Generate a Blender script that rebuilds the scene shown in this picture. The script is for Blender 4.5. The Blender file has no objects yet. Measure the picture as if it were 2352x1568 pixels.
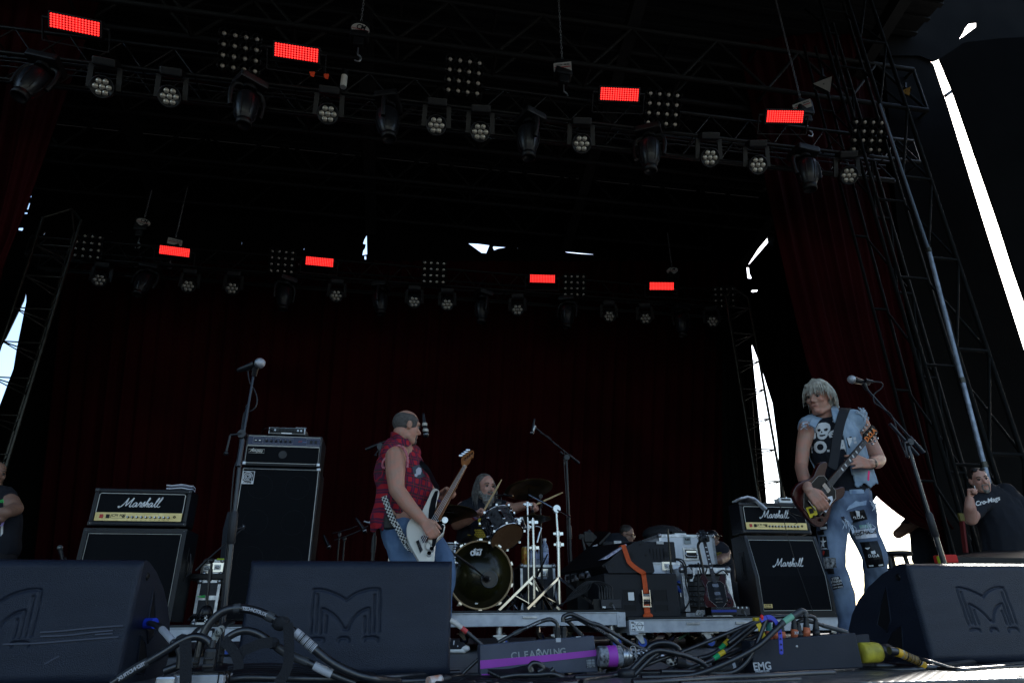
import bpy, bmesh, math, random
from mathutils import Vector, Matrix, noise
from mathutils.bvhtree import BVHTree
random.seed(7)
S = bpy.context.scene
COL = S.collection
R = math.radians
V = Vector
# ------------------------------------------------------------------ camera, sky, sun, exposure
EYE = V((0, 0, 0.16)); FPX = 1490.0
PITCH, YAW, ROLL = R(23.8), R(10.3), R(0.7)
_f = V((math.sin(YAW)*math.cos(PITCH), math.cos(YAW)*math.cos(PITCH), math.sin(PITCH)))
_r0 = V((math.cos(YAW), -math.sin(YAW), 0)); _u0 = _r0.cross(_f)
_r = math.cos(ROLL)*_r0 - math.sin(ROLL)*_u0
_u = math.sin(ROLL)*_r0 + math.cos(ROLL)*_u0
cd = bpy.data.cameras.new('camera'); cam = bpy.data.objects.new('camera', cd); COL.objects.link(cam)
m3 = Matrix((_r, _u, -_f)).transposed()
cam.matrix_world = Matrix.Translation(EYE) @ m3.to_4x4()
cd.sensor_width = 36; cd.lens = FPX/2352*36; cd.clip_start = 0.05; cd.clip_end = 2000
S.camera = cam
SUN_EL, SUN_AZ = 33, 54.3
w = bpy.data.worlds.new('World'); S.world = w; w.use_nodes = True
sk = w.node_tree.nodes.new('ShaderNodeTexSky'); sk.sky_type = 'NISHITA'; sk.sun_disc = False
sk.sun_elevation = R(SUN_EL); sk.sun_rotation = R(SUN_AZ); sk.dust_density = 1.6; sk.air_density = 1.2; sk.ozone_density = 2.5
w.node_tree.links.new(sk.outputs[0], w.node_tree.nodes['Background'].inputs[0])
w.node_tree.nodes['Background'].inputs[1].default_value = 0.15
sd = bpy.data.lights.new('sun', 'SUN'); sd.energy = 4.0; sd.angle = R(0.5); sd.color = (1, .95, .87)
so = bpy.data.objects.new('sun', sd); COL.objects.link(so)
sv = V((math.sin(R(SUN_AZ))*math.cos(R(SUN_EL)), math.cos(R(SUN_AZ))*math.cos(R(SUN_EL)), math.sin(R(SUN_EL))))
so.rotation_euler = sv.to_track_quat('Z', 'Y').to_euler(); so.location = sv*40
S.view_settings.view_transform = 'Standard'; S.view_settings.look = 'None'
S.view_settings.gamma = 1; S.view_settings.exposure = 1.6

# ------------------------------------------------------------------ measuring the photograph
def P(p, Y=None, Z=None):
    """point of the world seen at pixel p of the 2352 px wide photograph, at depth Y (or height Z)"""
    d = _f + (p[0]-1176)/FPX*_r + (784-p[1])/FPX*_u
    t = Y/d.y if Y is not None else (Z-EYE.z)/d.z
    return EYE + d*t
def Q(v):
    v = V(v)-EYE; k = v.dot(_f)
    return (1176+FPX*v.dot(_r)/k, 784-FPX*v.dot(_u)/k)
def crop(x0, y0, s):
    return lambda a, b: ((x0+a/s)/1.7415, (y0+b/s)/1.7415)
D = lambda a, b: (a, b)
cA = crop(0,1800,1.6846); cB = crop(800,1600,1.3867); cC = crop(1700,1700,1.96); cD = crop(2200,1950,2.0073)
cE = crop(2900,1400,1.1781); t1 = crop(0,0,1.68); t2 = crop(1300,0,1.568); t3 = crop(2700,0,1.6848)
t4 = crop(0,700,1.68); t5 = crop(1300,800,1.3067); g1 = crop(3130,1460,2.614); g2 = crop(3130,1900,2.45)
cBA = crop(1450,1600,2.412); cRH = crop(3500,1750,2.8507); cFL = crop(0,2300,1.8092); cFC = crop(1750,2380,1.8816)
cFR = crop(2850,2380,1.8876); cAMP = crop(800,1380,1.912); cRC = crop(2900,700,1.2065); cDK = crop(2300,2050,3.36)
cBL = crop(1250,2000,3.1364); cLF = crop(740,2180,4.127)

# ------------------------------------------------------------------ materials
MATS = {}
def mat(name, col, rough=.6, metal=0., nz=None, bump=None, col2=None, coat=0., emit=None, spec=.32, sheen=0.):
    if name in MATS: return MATS[name]
    m = bpy.data.materials.new(name); m.use_nodes = True; MATS[name] = m
    nt = m.node_tree; N = nt.nodes; L = nt.links; b = N['Principled BSDF']
    b.inputs['Base Color'].default_value = (*col, 1); b.inputs['Roughness'].default_value = rough
    b.inputs['Metallic'].default_value = metal; b.inputs['Coat Weight'].default_value = coat
    b.inputs['Specular IOR Level'].default_value = spec; b.inputs['Sheen Weight'].default_value = sheen
    tc = N.new('ShaderNodeTexCoord')
    if nz:
        t = N.new('ShaderNodeTexNoise'); t.inputs['Scale'].default_value = nz; t.inputs['Detail'].default_value = 5
        L.new(tc.outputs['Object'], t.inputs['Vector'])
        r = N.new('ShaderNodeValToRGB'); r.color_ramp.elements[0].position = .35; r.color_ramp.elements[1].position = .65
        r.color_ramp.elements[0].color = (*col, 1); r.color_ramp.elements[1].color = (*(col2 or [c*.6 for c in col]), 1)
        L.new(t.outputs['Fac'], r.inputs['Fac']); L.new(r.outputs['Color'], b.inputs['Base Color'])
        rr = N.new('ShaderNodeMapRange'); rr.inputs['To Min'].default_value = max(0, rough-.08); rr.inputs['To Max'].default_value = min(1, rough+.12)
        L.new(t.outputs['Fac'], rr.inputs['Value']); L.new(rr.outputs['Result'], b.inputs['Roughness'])
    if bump:
        t = N.new('ShaderNodeTexNoise'); t.inputs['Scale'].default_value = bump[0]; t.inputs['Detail'].default_value = 4
        L.new(tc.outputs['Object'], t.inputs['Vector'])
        bp = N.new('ShaderNodeBump'); bp.inputs['Strength'].default_value = bump[1]; bp.inputs['Distance'].default_value = bump[2]
        L.new(t.outputs['Fac'], bp.inputs['Height']); L.new(bp.outputs['Normal'], b.inputs['Normal'])
    if emit:
        b.inputs['Emission Color'].default_value = (*emit[:3], 1); b.inputs['Emission Strength'].default_value = emit[3]
    return m
def nodes(m): return m.node_tree.nodes, m.node_tree.links, m.node_tree.nodes['Principled BSDF']
M_BLACK = mat('black_paint', (.018,.018,.02), .5, nz=30)
M_TRUSS = mat('black_truss_paint', (.0035,.0035,.0035), .4, nz=9, col2=(.006,.0057,.0054), spec=.22)
M_DIM = mat('dark_steel', (.0025,.0022,.002), .7, nz=3)
M_ALU = mat('worn_aluminium', (.42,.44,.48), .45, .35, nz=14, col2=(.32,.34,.38), bump=(60,.1,.002))
M_CHROME = mat('chrome', (.36,.36,.38), .14, 1.)
M_STEEL = mat('brushed_steel', (.42,.43,.45), .35, .9, nz=20)
M_GALV = mat('galvanised_pipe', (.26,.30,.37), .45, .5, nz=12)
M_TOLEX = mat('black_tolex', (.007,.008,.011), .42, bump=(380,.6,.002))
M_GRILL = mat('black_grill_cloth', (.003,.0035,.005), .85, bump=(500,.5,.002), spec=.15)
M_WHITE = mat('white_paint', (.75,.75,.75), .5)
M_PIPE = mat('white_piping', (.62,.6,.55), .5)
M_GOLD = mat('gold_panel', (.66,.52,.24), .35, .35, nz=8, col2=(.55,.42,.17))
M_PLAST = mat('black_plastic', (.007,.007,.009), .35)
M_RUB = mat('black_rubber', (.009,.0095,.012), .45, nz=25, col2=(.014,.0145,.017))
M_KNOB = mat('knob', (.005,.005,.006), .4, spec=.22)
M_CLOTH = mat('black_drape', (.004,.0038,.0036), .95, nz=2, col2=(.003,.003,.003), spec=.05)
M_RED = mat('dark_red_velour', (.021,.0010,.0017), .9, nz=.9, col2=(.012,.0005,.001), spec=.05)

# ------------------------------------------------------------------ mesh builder
def frame_of(d, side=None):
    d = d.normalized()
    a = side if side is not None else (V((0,0,1)) if abs(d.z) < .9 else V((1,0,0)))
    x = a.cross(d)
    if x.length < 1e-6: x = V((0,1,0)).cross(d)
    x.normalize(); y = d.cross(x).normalized()
    return x, y
class MB:
    def __init__(s): s.v = []; s.f = []; s.mi = []; s.m = 0; s.sm = []; s.smooth = False
    def add(s, vs, fs, smooth=None):
        o = len(s.v); s.v += [V(v) for v in vs]; s.f += [tuple(i+o for i in f) for f in fs]
        s.mi += [s.m]*len(fs); s.sm += [s.smooth if smooth is None else smooth]*len(fs); return s
    def box(s, c, d, M=None, bev=0):
        c = V(c); x, y, z = [a/2 for a in d]
        if bev:
            b = min(bev, x*.9, y*.9, z*.9); vs = []; fs = []
            bm = bmesh.new(); bmesh.ops.create_cube(bm, size=1)
            for v in bm.verts: v.co = V((v.co.x*2*x, v.co.y*2*y, v.co.z*2*z))
            bmesh.ops.bevel(bm, geom=bm.edges[:], offset=b, segments=2, profile=.6, affect='EDGES')
            vs = [v.co.copy() for v in bm.verts]; bm.verts.index_update(); fs = [[v.index for v in f.verts] for f in bm.faces]; bm.free()
            if M: vs = [M @ v for v in vs]
            return s.add([v+c for v in vs], fs)
        vs = [V((sx*x, sy*y, sz*z)) for sx in (-1,1) for sy in (-1,1) for sz in (-1,1)]
        if M: vs = [M @ v for v in vs]
        return s.add([v+c for v in vs], [(0,1,3,2),(4,6,7,5),(0,4,5,1),(2,3,7,6),(0,2,6,4),(1,5,7,3)])
    def cyl(s, p0, p1, r0, r1=None, n=12, caps=True):
        p0, p1 = V(p0), V(p1); r1 = r0 if r1 is None else r1
        if (p1-p0).length < 1e-7: return s
        x, y = frame_of(p1-p0); vs = []
        for p, r in ((p0, r0), (p1, r1)):
            for i in range(n):
                a = 2*math.pi*i/n; vs.append(p+(x*math.cos(a)+y*math.sin(a))*r)
        fs = [(i, (i+1)%n, n+(i+1)%n, n+i) for i in range(n)]
        s.add(vs, fs, True)
        if caps: s.add(vs, [tuple(reversed(range(n))), tuple(range(n, 2*n))], False)
        return s
    def bar(s, p0, p1, w_, h=None, up=None):
        p0, p1 = V(p0), V(p1); h = h or w_; x, y = frame_of(p1-p0, up); vs = []
        for p in (p0, p1):
            for a, b in ((-1,-1),(1,-1),(1,1),(-1,1)): vs.append(p+x*a*w_/2+y*b*h/2)
        return s.add(vs, [(0,1,5,4),(1,2,6,5),(2,3,7,6),(3,0,4,7),(3,2,1,0),(4,5,6,7)])
    def tube(s, pts, r, n=8, closed=False):
        pts = [V(p) for p in pts]; k = len(pts); rs = r if isinstance(r, (list, tuple)) else [r]*k
        vs = []; prev = None
        for i, p in enumerate(pts):
            t = (pts[(i+1)%k]-pts[i-1]) if closed else (pts[min(i+1,k-1)]-pts[max(i-1,0)])
            if t.length < 1e-9: t = V((0,0,1))
            t.normalize()
            if prev is None: x, y = frame_of(t)
            else:
                x = prev-t*prev.dot(t)
                if x.length < 1e-6: x, y = frame_of(t)
                x.normalize(); y = t.cross(x)
            prev = x
            for j in range(n):
                a = 2*math.pi*j/n; vs.append(p+(x*math.cos(a)+y*math.sin(a))*rs[i])
        fs = []; m_ = k if closed else k-1
        for i in range(m_):
            for j in range(n):
                a = i*n+j; b = i*n+(j+1)%n; i2 = (i+1)%k
                fs.append((a, b, i2*n+(j+1)%n, i2*n+j))
        s.add(vs, fs, True)
        if not closed: s.add(vs, [tuple(reversed(range(n))), tuple(range((k-1)*n, k*n))], False)
        return s
    def ell(s, c, r, M=None, u=16, v=10):
        c = V(c); r = r if isinstance(r, (tuple, list, Vector)) else (r, r, r)
        vs = [V((0,0,r[2]))]; fs = []
        for i in range(1, v):
            t = math.pi*i/v
            for j in range(u):
                a = 2*math.pi*j/u; vs.append(V((r[0]*math.sin(t)*math.cos(a), r[1]*math.sin(t)*math.sin(a), r[2]*math.cos(t))))
        vs.append(V((0,0,-r[2])))
        for j in range(u): fs.append((0, 1+j, 1+(j+1)%u))
        for i in range(v-2):
            for j in range(u):
                a = 1+i*u+j; b = 1+i*u+(j+1)%u; fs.append((a, a+u, b+u, b))
        o = 1+(v-2)*u
        for j in range(u): fs.append((o+j, len(vs)-1, o+(j+1)%u))
        if M: vs = [M @ x for x in vs]
        return s.add([x+c for x in vs], fs, True)
    def cap(s, p0, p1, r0, r1=None, side=None, k=1., n=14):
        """tapered capsule; side/k widens it along one axis"""
        p0, p1 = V(p0), V(p1); r1 = r0 if r1 is None else r1; d = p1-p0
        if d.length < 1e-5: d = V((0,0,1e-4)); p1 = p0+d
        t = d.normalized(); x, y = frame_of(t, side)   # y lies along side's projection
        rings = []
        for q in (-80,-50,-20,0): rings.append((p0+t*r0*math.sin(R(q)), r0*math.cos(R(q))))
        for q in (0,20,50,80): rings.append((p1+t*r1*math.sin(R(q)), r1*math.cos(R(q))))
        vs = []
        for c, r in rings:
            for j in range(n):
                a = 2*math.pi*j/n; vs.append(c+x*math.cos(a)*r+y*math.sin(a)*r*k)
        fs = [(i*n+j, i*n+(j+1)%n, (i+1)*n+(j+1)%n, (i+1)*n+j) for i in range(len(rings)-1) for j in range(n)]
        fs += [tuple(reversed(range(n))), tuple(range((len(rings)-1)*n, len(rings)*n))]
        return s.add(vs, fs, True)
    def lathe(s, prof, c=(0,0,0), axis=(0,0,1), n=24, M=None):
        c = V(c); z = V(axis).normalized(); x, y = frame_of(z); vs = []
        for r, h in prof:
            for j in range(n):
                a = 2*math.pi*j/n; vs.append(c+z*h+(x*math.cos(a)+y*math.sin(a))*max(r, 1e-4))
        fs = [(i*n+j, i*n+(j+1)%n, (i+1)*n+(j+1)%n, (i+1)*n+j) for i in range(len(prof)-1) for j in range(n)]
        return s.add(vs, fs, True)
    def prism(s, pts, d):
        """pts: 3-D outline, extruded by vector d"""
        pts = [V(p) for p in pts]; d = V(d); n = len(pts)
        return s.add(pts+[p+d for p in pts], [tuple(range(n)), tuple(reversed(range(n, 2*n)))]+[(i, i+n, (i+1)%n+n, (i+1)%n) for i in range(n)])
    def grid(s, fn, nu, nv, th=None):
        vs = [fn(i/nu, j/nv) for j in range(nv+1) for i in range(nu+1)]; w_ = nu+1
        fs = [(j*w_+i, j*w_+i+1, (j+1)*w_+i+1, (j+1)*w_+i) for j in range(nv) for i in range(nu)]
        s.add(vs, fs, True); return s
    def mesh(s, name):
        me = bpy.data.meshes.new(name); me.from_pydata([tuple(v) for v in s.v], [], s.f)
        me.polygons.foreach_set('material_index', s.mi); me.polygons.foreach_set('use_smooth', s.sm)
        me.update(); return me
def spline(pts, n=6, closed=False):
    pts = [V(p) for p in pts]; out = []; k = len(pts); m_ = k if closed else k-1
    for i in range(m_):
        if closed: a, b, c, d = pts[i-1], pts[i], pts[(i+1)%k], pts[(i+2)%k]
        else: a, b, c, d = pts[max(i-1,0)], pts[i], pts[i+1], pts[min(i+2,k-1)]
        for j in range(n):
            t = j/n; out.append(.5*((2*b)+(c-a)*t+(2*a-5*b+4*c-d)*t*t+(3*b-a-3*c+d)*t**3))
    if not closed: out.append(pts[-1])
    return out
def recalc(me):
    bm = bmesh.new(); bm.from_mesh(me); bmesh.ops.recalc_face_normals(bm, faces=bm.faces[:]); bm.to_mesh(me); bm.free()
def obj(name, mb, m=None, parent=None, label=None, world=False, fix=True, kind=None):
    me = mb if isinstance(mb, bpy.types.Mesh) else mb.mesh(name)
    if fix: recalc(me)
    o = bpy.data.objects.new(name, me); COL.objects.link(o)
    for x in (m if isinstance(m, (list, tuple)) else [m] if m else []): me.materials.append(x)
    if parent:
        o.parent = parent
        if world:
            M = parent.matrix_basis.copy(); q = parent.parent
            while q: M = q.matrix_basis @ M; q = q.parent
            # parents of sub-parts sit at their thing's origin, so one inverse is enough
            me.transform(M.inverted())
    if label: o['label'] = label
    if kind: o['kind'] = kind
    return o
def thing(name, label, cat, loc=(0,0,0), rz=0., group=None):
    o = bpy.data.objects.new(name, None); COL.objects.link(o); o.empty_display_size = .1
    o.location = loc; o.rotation_euler = (0,0,rz); o['label'] = label; o['category'] = cat
    if group: o['group'] = group
    return o
def tag(o, label, cat, group=None):
    o['label'] = label; o['category'] = cat
    if group: o['group'] = group
    return o
def struct(name, mb, m): return obj(name, mb, m, kind='structure')
def dup(root, loc, rz=None, label=None, group=None, rx=None):
    r = root.copy(); COL.objects.link(r); r.location = loc
    if rz is not None: r.rotation_euler = (root.rotation_euler.x if rx is None else rx, 0, rz)
    if label: r['label'] = label
    if group: r['group'] = group
    for ch in [c for c in bpy.data.objects if c.parent == root]:
        c = ch.copy(); COL.objects.link(c); c.parent = r
        for g in [q for q in bpy.data.objects if q.parent == ch]:
            d = g.copy(); COL.objects.link(d); d.parent = c
    return r
def text_mesh(txt, size, depth=.001, shear=0., bold=0., spacing=1., align='CENTER'):
    c = bpy.data.curves.new('t', 'FONT'); c.body = txt; c.size = size; c.extrude = depth; c.shear = shear; c.offset = bold
    c.space_character = spacing; c.align_x = align; c.align_y = 'CENTER'; c.resolution_u = 3
    o = bpy.data.objects.new('t', c); COL.objects.link(o)
    dg = bpy.context.evaluated_depsgraph_get(); me = bpy.data.meshes.new_from_object(o.evaluated_get(dg))
    bpy.data.objects.remove(o); bpy.data.curves.remove(c); me.materials.clear(); return me
def text(name, txt, size, o, x, y, m, parent, world=True, **k):
    """lettering lying in the plane (x, y) at o"""
    me = text_mesh(txt, size, **k); x = V(x).normalized(); z = x.cross(V(y)).normalized(); y = z.cross(x)
    M = Matrix((x, y, z)).transposed().to_4x4(); M.translation = V(o); me.transform(M)
    return obj(name, me, m, parent, world=world, fix=False)
def evalmesh(o):
    dg = bpy.context.evaluated_depsgraph_get(); me = bpy.data.meshes.new_from_object(o.evaluated_get(dg)); return me
def remesh(mb, vox, smooth=3, fac=.6, disp=None):
    me = mb.mesh('tmp'); recalc(me); o = bpy.data.objects.new('tmp', me); COL.objects.link(o)
    md = o.modifiers.new('r', 'REMESH'); md.mode = 'VOXEL'; md.voxel_size = vox; md.use_smooth_shade = True
    if smooth: sm = o.modifiers.new('s', 'SMOOTH'); sm.iterations = smooth; sm.factor = fac
    me2 = evalmesh(o); bpy.data.objects.remove(o); bpy.data.meshes.remove(me)
    if disp:
        sc, amt, st = disp   # folds
        nrm = [v.normal.copy() for v in me2.vertices]
        for v, n in zip(me2.vertices, nrm):
            p = V((v.co.x*sc, v.co.y*sc, v.co.z*sc*st)); v.co += n*amt*noise.noise(p)
            v.co += n*amt*.4*noise.noise(p*2.7)
        me2.update()
    me2.materials.clear(); return me2
def inside(poly, p):
    c = False; n = len(poly)
    for i in range(n):
        a, b = poly[i], poly[i-1]
        if (a[1] > p[1]) != (b[1] > p[1]) and p[0] < (b[0]-a[0])*(p[1]-a[1])/(b[1]-a[1])+a[0]: c = not c
    return c
# ------------------------------------------------------------------ the setting: ground, deck, roof, drapes
g = MB(); g.box((0, 300, -1.56), (1400, 1400, .1)); struct('ground', g, mat('outside_ground', (.10,.095,.085), .9, nz=.3))
M_FLOOR = mat('stage_floor_ply', (.030,.030,.032), .42, nz=6, col2=(.045,.045,.046), bump=(90,.25,.004))
N, L, B = nodes(M_FLOOR)
tc = N.new('ShaderNodeTexCoord'); br = N.new('ShaderNodeTexBrick'); br.inputs['Scale'].default_value = 1; br.inputs['Brick Width'].default_value = 2.44
br.inputs['Row Height'].default_value = 1.22; br.inputs['Mortar Size'].default_value = .004; br.inputs['Color1'].default_value = (.080,.083,.088,1); br.inputs['Color2'].default_value = (.10,.102,.108,1)
br.inputs['Mortar'].default_value = (.006,.006,.006,1); L.new(tc.outputs['Object'], br.inputs['Vector'])
mx = N.new('ShaderNodeMixRGB'); mx.blend_type = 'MULTIPLY'; mx.inputs[0].default_value = .8
nn = N.new('ShaderNodeTexNoise'); nn.inputs['Scale'].default_value = 4; nn.inputs['Detail'].default_value = 9; nn.inputs['Roughness'].default_value = .7
mp = N.new('ShaderNodeMapping'); mp.inputs['Scale'].default_value = (1, 9, 1); L.new(tc.outputs['Object'], mp.inputs['Vector']); L.new(mp.outputs['Vector'], nn.inputs['Vector'])
rp = N.new('ShaderNodeMapRange'); rp.inputs['To Min'].default_value = .3; rp.inputs['To Max'].default_value = 2.; L.new(nn.outputs['Fac'], rp.inputs['Value'])
L.new(br.outputs['Color'], mx.inputs[1]); L.new(rp.outputs['Result'], mx.inputs[2]); L.new(mx.outputs['Color'], B.inputs['Base Color'])
g = MB(); g.box((0.5, 8.02, -.10), (22, 12.04, .2)); struct('stage_floor', g, M_FLOOR)
# diamond-tread steel sill along the stage edge
M_TREAD = mat('diamond_tread_plate', (.16,.165,.17), .38, .6, nz=15)
N, L, B = nodes(M_TREAD); tc = N.new('ShaderNodeTexCoord'); mp = N.new('ShaderNodeMapping'); mp.inputs['Rotation'].default_value = (0,0,R(45)); mp.inputs['Scale'].default_value = (40,40,40)
L.new(tc.outputs['Object'], mp.inputs['Vector']); ck = N.new('ShaderNodeTexVoronoi'); ck.inputs['Scale'].default_value = 1; ck.inputs['Randomness'].default_value = .15
L.new(mp.outputs['Vector'], ck.inputs['Vector']); bp = N.new('ShaderNodeBump'); bp.inputs['Strength'].default_value = .9; bp.inputs['Distance'].default_value = .004; bp.invert = True
L.new(ck.outputs['Distance'], bp.inputs['Height']); L.new(bp.outputs['Normal'], B.inputs['Normal'])
g = MB(); g.box((3.2, 2.2, -.014), (7.0, .6, .04), bev=.004); tag(obj('tread_plate', g, M_TREAD), 'steel diamond tread plate along the front edge of the stage floor', 'plate')
# roof sheet, carried forward over the audience to cut the front skylight
g = MB(); g.box((-.7, 5.2, 10.9), (20.6, 16.4, .12))
for i in range(48): g.box((-.7, -2.5+i*.33, 10.8), (20.6, .09, .05))
g.box((-.7, -3.0, 9.15), (20.6, .1, 3.6))  # front fascia out of view, added to block light from the audience side
tag(obj('stage_roof', g, mat('black_roof_skin', (.010,.010,.010), .8, spec=.15)), 'black ribbed roof over the whole stage', 'roof')

def drape(name, label, poly, Y, holes=(), m=M_CLOTH, th=.03, cat='curtain'):
    """cloth cut to an outline with openings, hanging in one plane of depth Y"""
    bm = bmesh.new(); es = []
    for k, pl in enumerate([poly]+list(holes)):
        vs = []
        n = len(pl)
        for i in range(n):
            a, b = V(pl[i]), V(pl[(i+1)%n]); q = max(1, int((b-a).length/.5)) if k == 0 else 1
            for j in range(q): vs.append(bm.verts.new(a.lerp(b, j/q)))
        for i in range(len(vs)): es.append(bm.edges.new((vs[i], vs[(i+1)%len(vs)])))
    bmesh.ops.triangle_fill(bm, use_beauty=True, use_dissolve=False, edges=es)
    r = bmesh.ops.extrude_face_region(bm, geom=bm.faces[:])
    for e in r['geom']:
        if isinstance(e, bmesh.types.BMVert): e.co.y += th
    me = bpy.data.meshes.new(name); bm.to_mesh(me); bm.free()
    return tag(obj(name, me, m), label, cat)
def PP(c, pts, Y): return [P(c(*p), Y=Y) for p in pts]
# rear black wall with the tears where the sky shows
YB = 13.2
rear = [V((-11,YB,-.2)), V((P((1888,1200),Y=YB).x,YB,-.2)), V((P((1888,1200),Y=YB).x,YB,3.15)), V((9.35,YB,3.15)), V((9.35,YB,10.8)), V((-11,YB,10.8))]
holes = [PP(t5, [(746,224),(800,226),(860,234),(842,278),(818,276)], YB), PP(t5, [(880,240),(936,243),(952,246),(905,254),(884,262),(878,250)], YB),
         PP(t5, [(1000,249),(1020,251),(1008,254)], YB),
         PP(t5, [(1232,266),(1300,271),(1403,281),(1402,285),(1340,282),(1270,275)], YB),
         PP(t5, [(218,182),(220,284),(195,288),(200,262),(210,248),(213,232),(198,228),(206,204)], YB), PP(t5, [(206,290),(215,290),(215,311),(207,310)], YB),
         PP(t5, [(810,352),(817,352),(818,377),(806,375)], YB),
         ] + [PP(t5, [(x,y),(x+3,y),(x+2,y+h),(x,y+h)], YB) for x, y, h in ((1094,355,9),(1374,378,9),(1375,399,6),(1642,404,6),(1642,422,7),(1902,423,7))] + \
         [PP(t4, [(x+3,y),(x+6,y),(x+3,y+h),(x,y+h)], YB) for x, y, h in ((1189,410,14),(1622,450,16),(2040,488,14),(744,375,12),(437,186,5),(712,214,5))] + \
         [PP(t4, pl, YB) for pl in ([(178,80),(212,130),(210,150),(195,148),(165,98)], [(155,128),(172,150),(166,154),(152,136)], [(196,172),(206,176),(190,232),(177,230)],
                                    [(162,248),(184,248),(184,262),(158,260)], [(115,352),(152,350),(156,360),(150,375),(125,370)], [(300,376),(303,384),(296,402),(289,400)])] + \
         [PP(t4, [(175,778),(176,850),(110,1176),(90,1300),(-60,1700),(-170,1700),(-60,1250),(40,1090),(160,840)], YB)]
holes += [PP(cRC, [(128,818),(136,820),(182,940),(232,1100),(258,1300),(270,1568),(272,1640),(205,1640),(200,1560),(176,1300),(152,1060)], YB),
          PP(cRC, [(258,240),(266,246),(262,262),(118,430),(108,432),(106,422)], YB), PP(cRC, [(104,444),(118,444),(120,472),(130,492),(128,500),(110,498)], YB),
          PP(cRC, [(132,553),(160,551),(156,562),(134,566),(126,562)], YB)
          ]
drape('rear_black_drape', 'black cloth around the red backdrop at the back, torn along its top', rear, YB, holes)
def folded(name, label, left, right, Y, folds, amp, m, cat='curtain', nu=90, nv=26, seed=0):
    """curtain between two edge curves (pixel lists from top to bottom), with hanging folds"""
    Lc = spline([P(p, Y=Y) for p in left], 8); Rc = spline([P(p, Y=Y) for p in right], 8)
    def at(c, t):
        k = t*(len(c)-1); i = min(int(k), len(c)-2); return c[i].lerp(c[i+1], k-i)
    rnd = random.Random(seed); ph = [rnd.uniform(0, 6.28) for _ in range(5)]
    def fn(u, v):
        p = at(Lc, v).lerp(at(Rc, v), u)
        a = math.sin(u*folds*6.283+ph[0]+1.1*math.sin(u*7+ph[1]))+.4*math.sin(u*folds*2.3*6.283+ph[2]+v)
        nn_ = noise.noise(V((u*folds*.55, v*1.3, seed+.5))); a = a*(.75+.9*nn_)+.8*noise.noise(V((u*folds*1.7, v*3, seed)))
        return p+V((0, a*amp*(.6+.6*v), 0))
    g = MB(); g.grid(fn, nu, nv); g.grid(lambda u, v: fn(u, v)+V((0,.012,0)), nu, nv)
    return tag(obj(name, g, m), label, cat)
folded('red_backdrop', 'dark red velour backdrop hanging behind the drum kit', [(150,600),(60,1500)], [(1700,600),(1685,1500)], 12.9, 46, .06, M_RED, nu=420, nv=4)
folded('red_side_curtain', 'dark red side curtain at the right, tied back above the bright gap',
       [(1700,100),(1782,500),(1870,860),(1935,1010),(2000,1112),(2050,1165),(2100,1198),(2150,1217)], [(1990,60),(2040,400),(2080,700),(2110,900),(2140,1060),(2165,1150),(2172,1195),(2178,1217)], 8.0, 9, .07, M_RED, seed=3)
folded('curtain_tail', 'straight lower tail of the red side curtain under its tie', [(2155,1212),(2160,1245),(2166,1300),(2166,1370)], [(2180,1212),(2220,1240),(2240,1300),(2240,1370)], 8.02, 4, .03, M_RED, seed=4, nu=40)
folded('red_side_curtain', 'dark red curtain at the upper left corner of the stage', [(-200,-250),(-260,800),(-300,1000)], [(260,-100),(80,420),(-5,640)], 8.0, 8, .07, M_RED, seed=5)
# black masking legs
folded('black_side_drape', 'black pleated drape behind the right truss tower and the guitarist',
       [(1775,560),(1786,800),(1800,1000),(1812,1100),(1850,1450)], [(1880,300),(1960,700),(2015,1000),(2022,1112),(1970,1180),(1893,1210),(1882,1450)], 12.6, 8, .07, M_CLOTH, seed=6)
folded('black_side_drape', 'black pleated drape left of the right truss tower', [(1660,700),(1662,1000),(1670,1480)], [(1715,700),(1738,1000),(1772,1480)], 12.7, 4, .05, M_CLOTH, seed=8)
# right wing: big black cloth left of the bright slot, with its stepped edge, and the PA cloth to the right of it
drape('black_wing_cloth', 'black wing cloth with a stepped outer edge left of the tall bright slot',
      [P(p, Y=7.9) for p in [(2030,120),(2112,120),(2144,148),(2169,223),(2174,235),(2217,375),(2261,517),(2306,658),(2352,802),(2600,1500),(2222,1500),(2150,1100),(2060,500)]], 7.9)
drape('black_scrim', 'black scrim of the speaker tower to the right of the bright slot',
      [P(p, Y=6.5) for p in [(2215,98),(2159,135),(2188,204),(2194,221),(2230,325),(2297,517),(2330,620),(2400,820),(2700,1000),(2900,60),(2300,88)]], 6.5)
g = MB(); g.prism([(10.6,6.45,-1.4),(15,.5,-1.4),(15,.5,12),(10.6,6.45,12)], (.05,.05,0)); tag(obj('black_scrim', g, M_CLOTH), 'added black cloth blocking daylight from the right, unseen beyond the right edge', 'curtain')  # unseen side return, added to stop skylight entering from the right front
drape('black_corner_cloth', 'black cloth strip crossing the top of the bright slot under the roof corner',
      [P(p, Y=7.85) for p in [(2020,128),(2030,30),(2230,-60),(2700,-300),(2700,170),(2165,132),(2144,141),(2112,128)]], 7.85,
      [[P(p, Y=7.85) for p in [(2227,53),(2244,51),(2244,61),(2227,73),(2213,84),(2203,90),(2212,77),(2217,65)]]])
g = MB(); g.box((-6.6,-.2,4.0), (.1,5.6,13)); tag(obj('black_scrim', g, M_CLOTH), 'added black cloth blocking daylight from the front, out of view at the left', 'curtain')  # unseen counterpart at the left, added to narrow the opening and darken the stage
g = MB(); g.box(P(D(2182,213), Y=7.8), (.34, .05, .06), Matrix.Rotation(R(-38), 3, 'Y')); tag(obj('cross_pipe', g, M_TRUSS), 'short dark pipe crossing the bright slot near its top', 'pipe')
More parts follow.
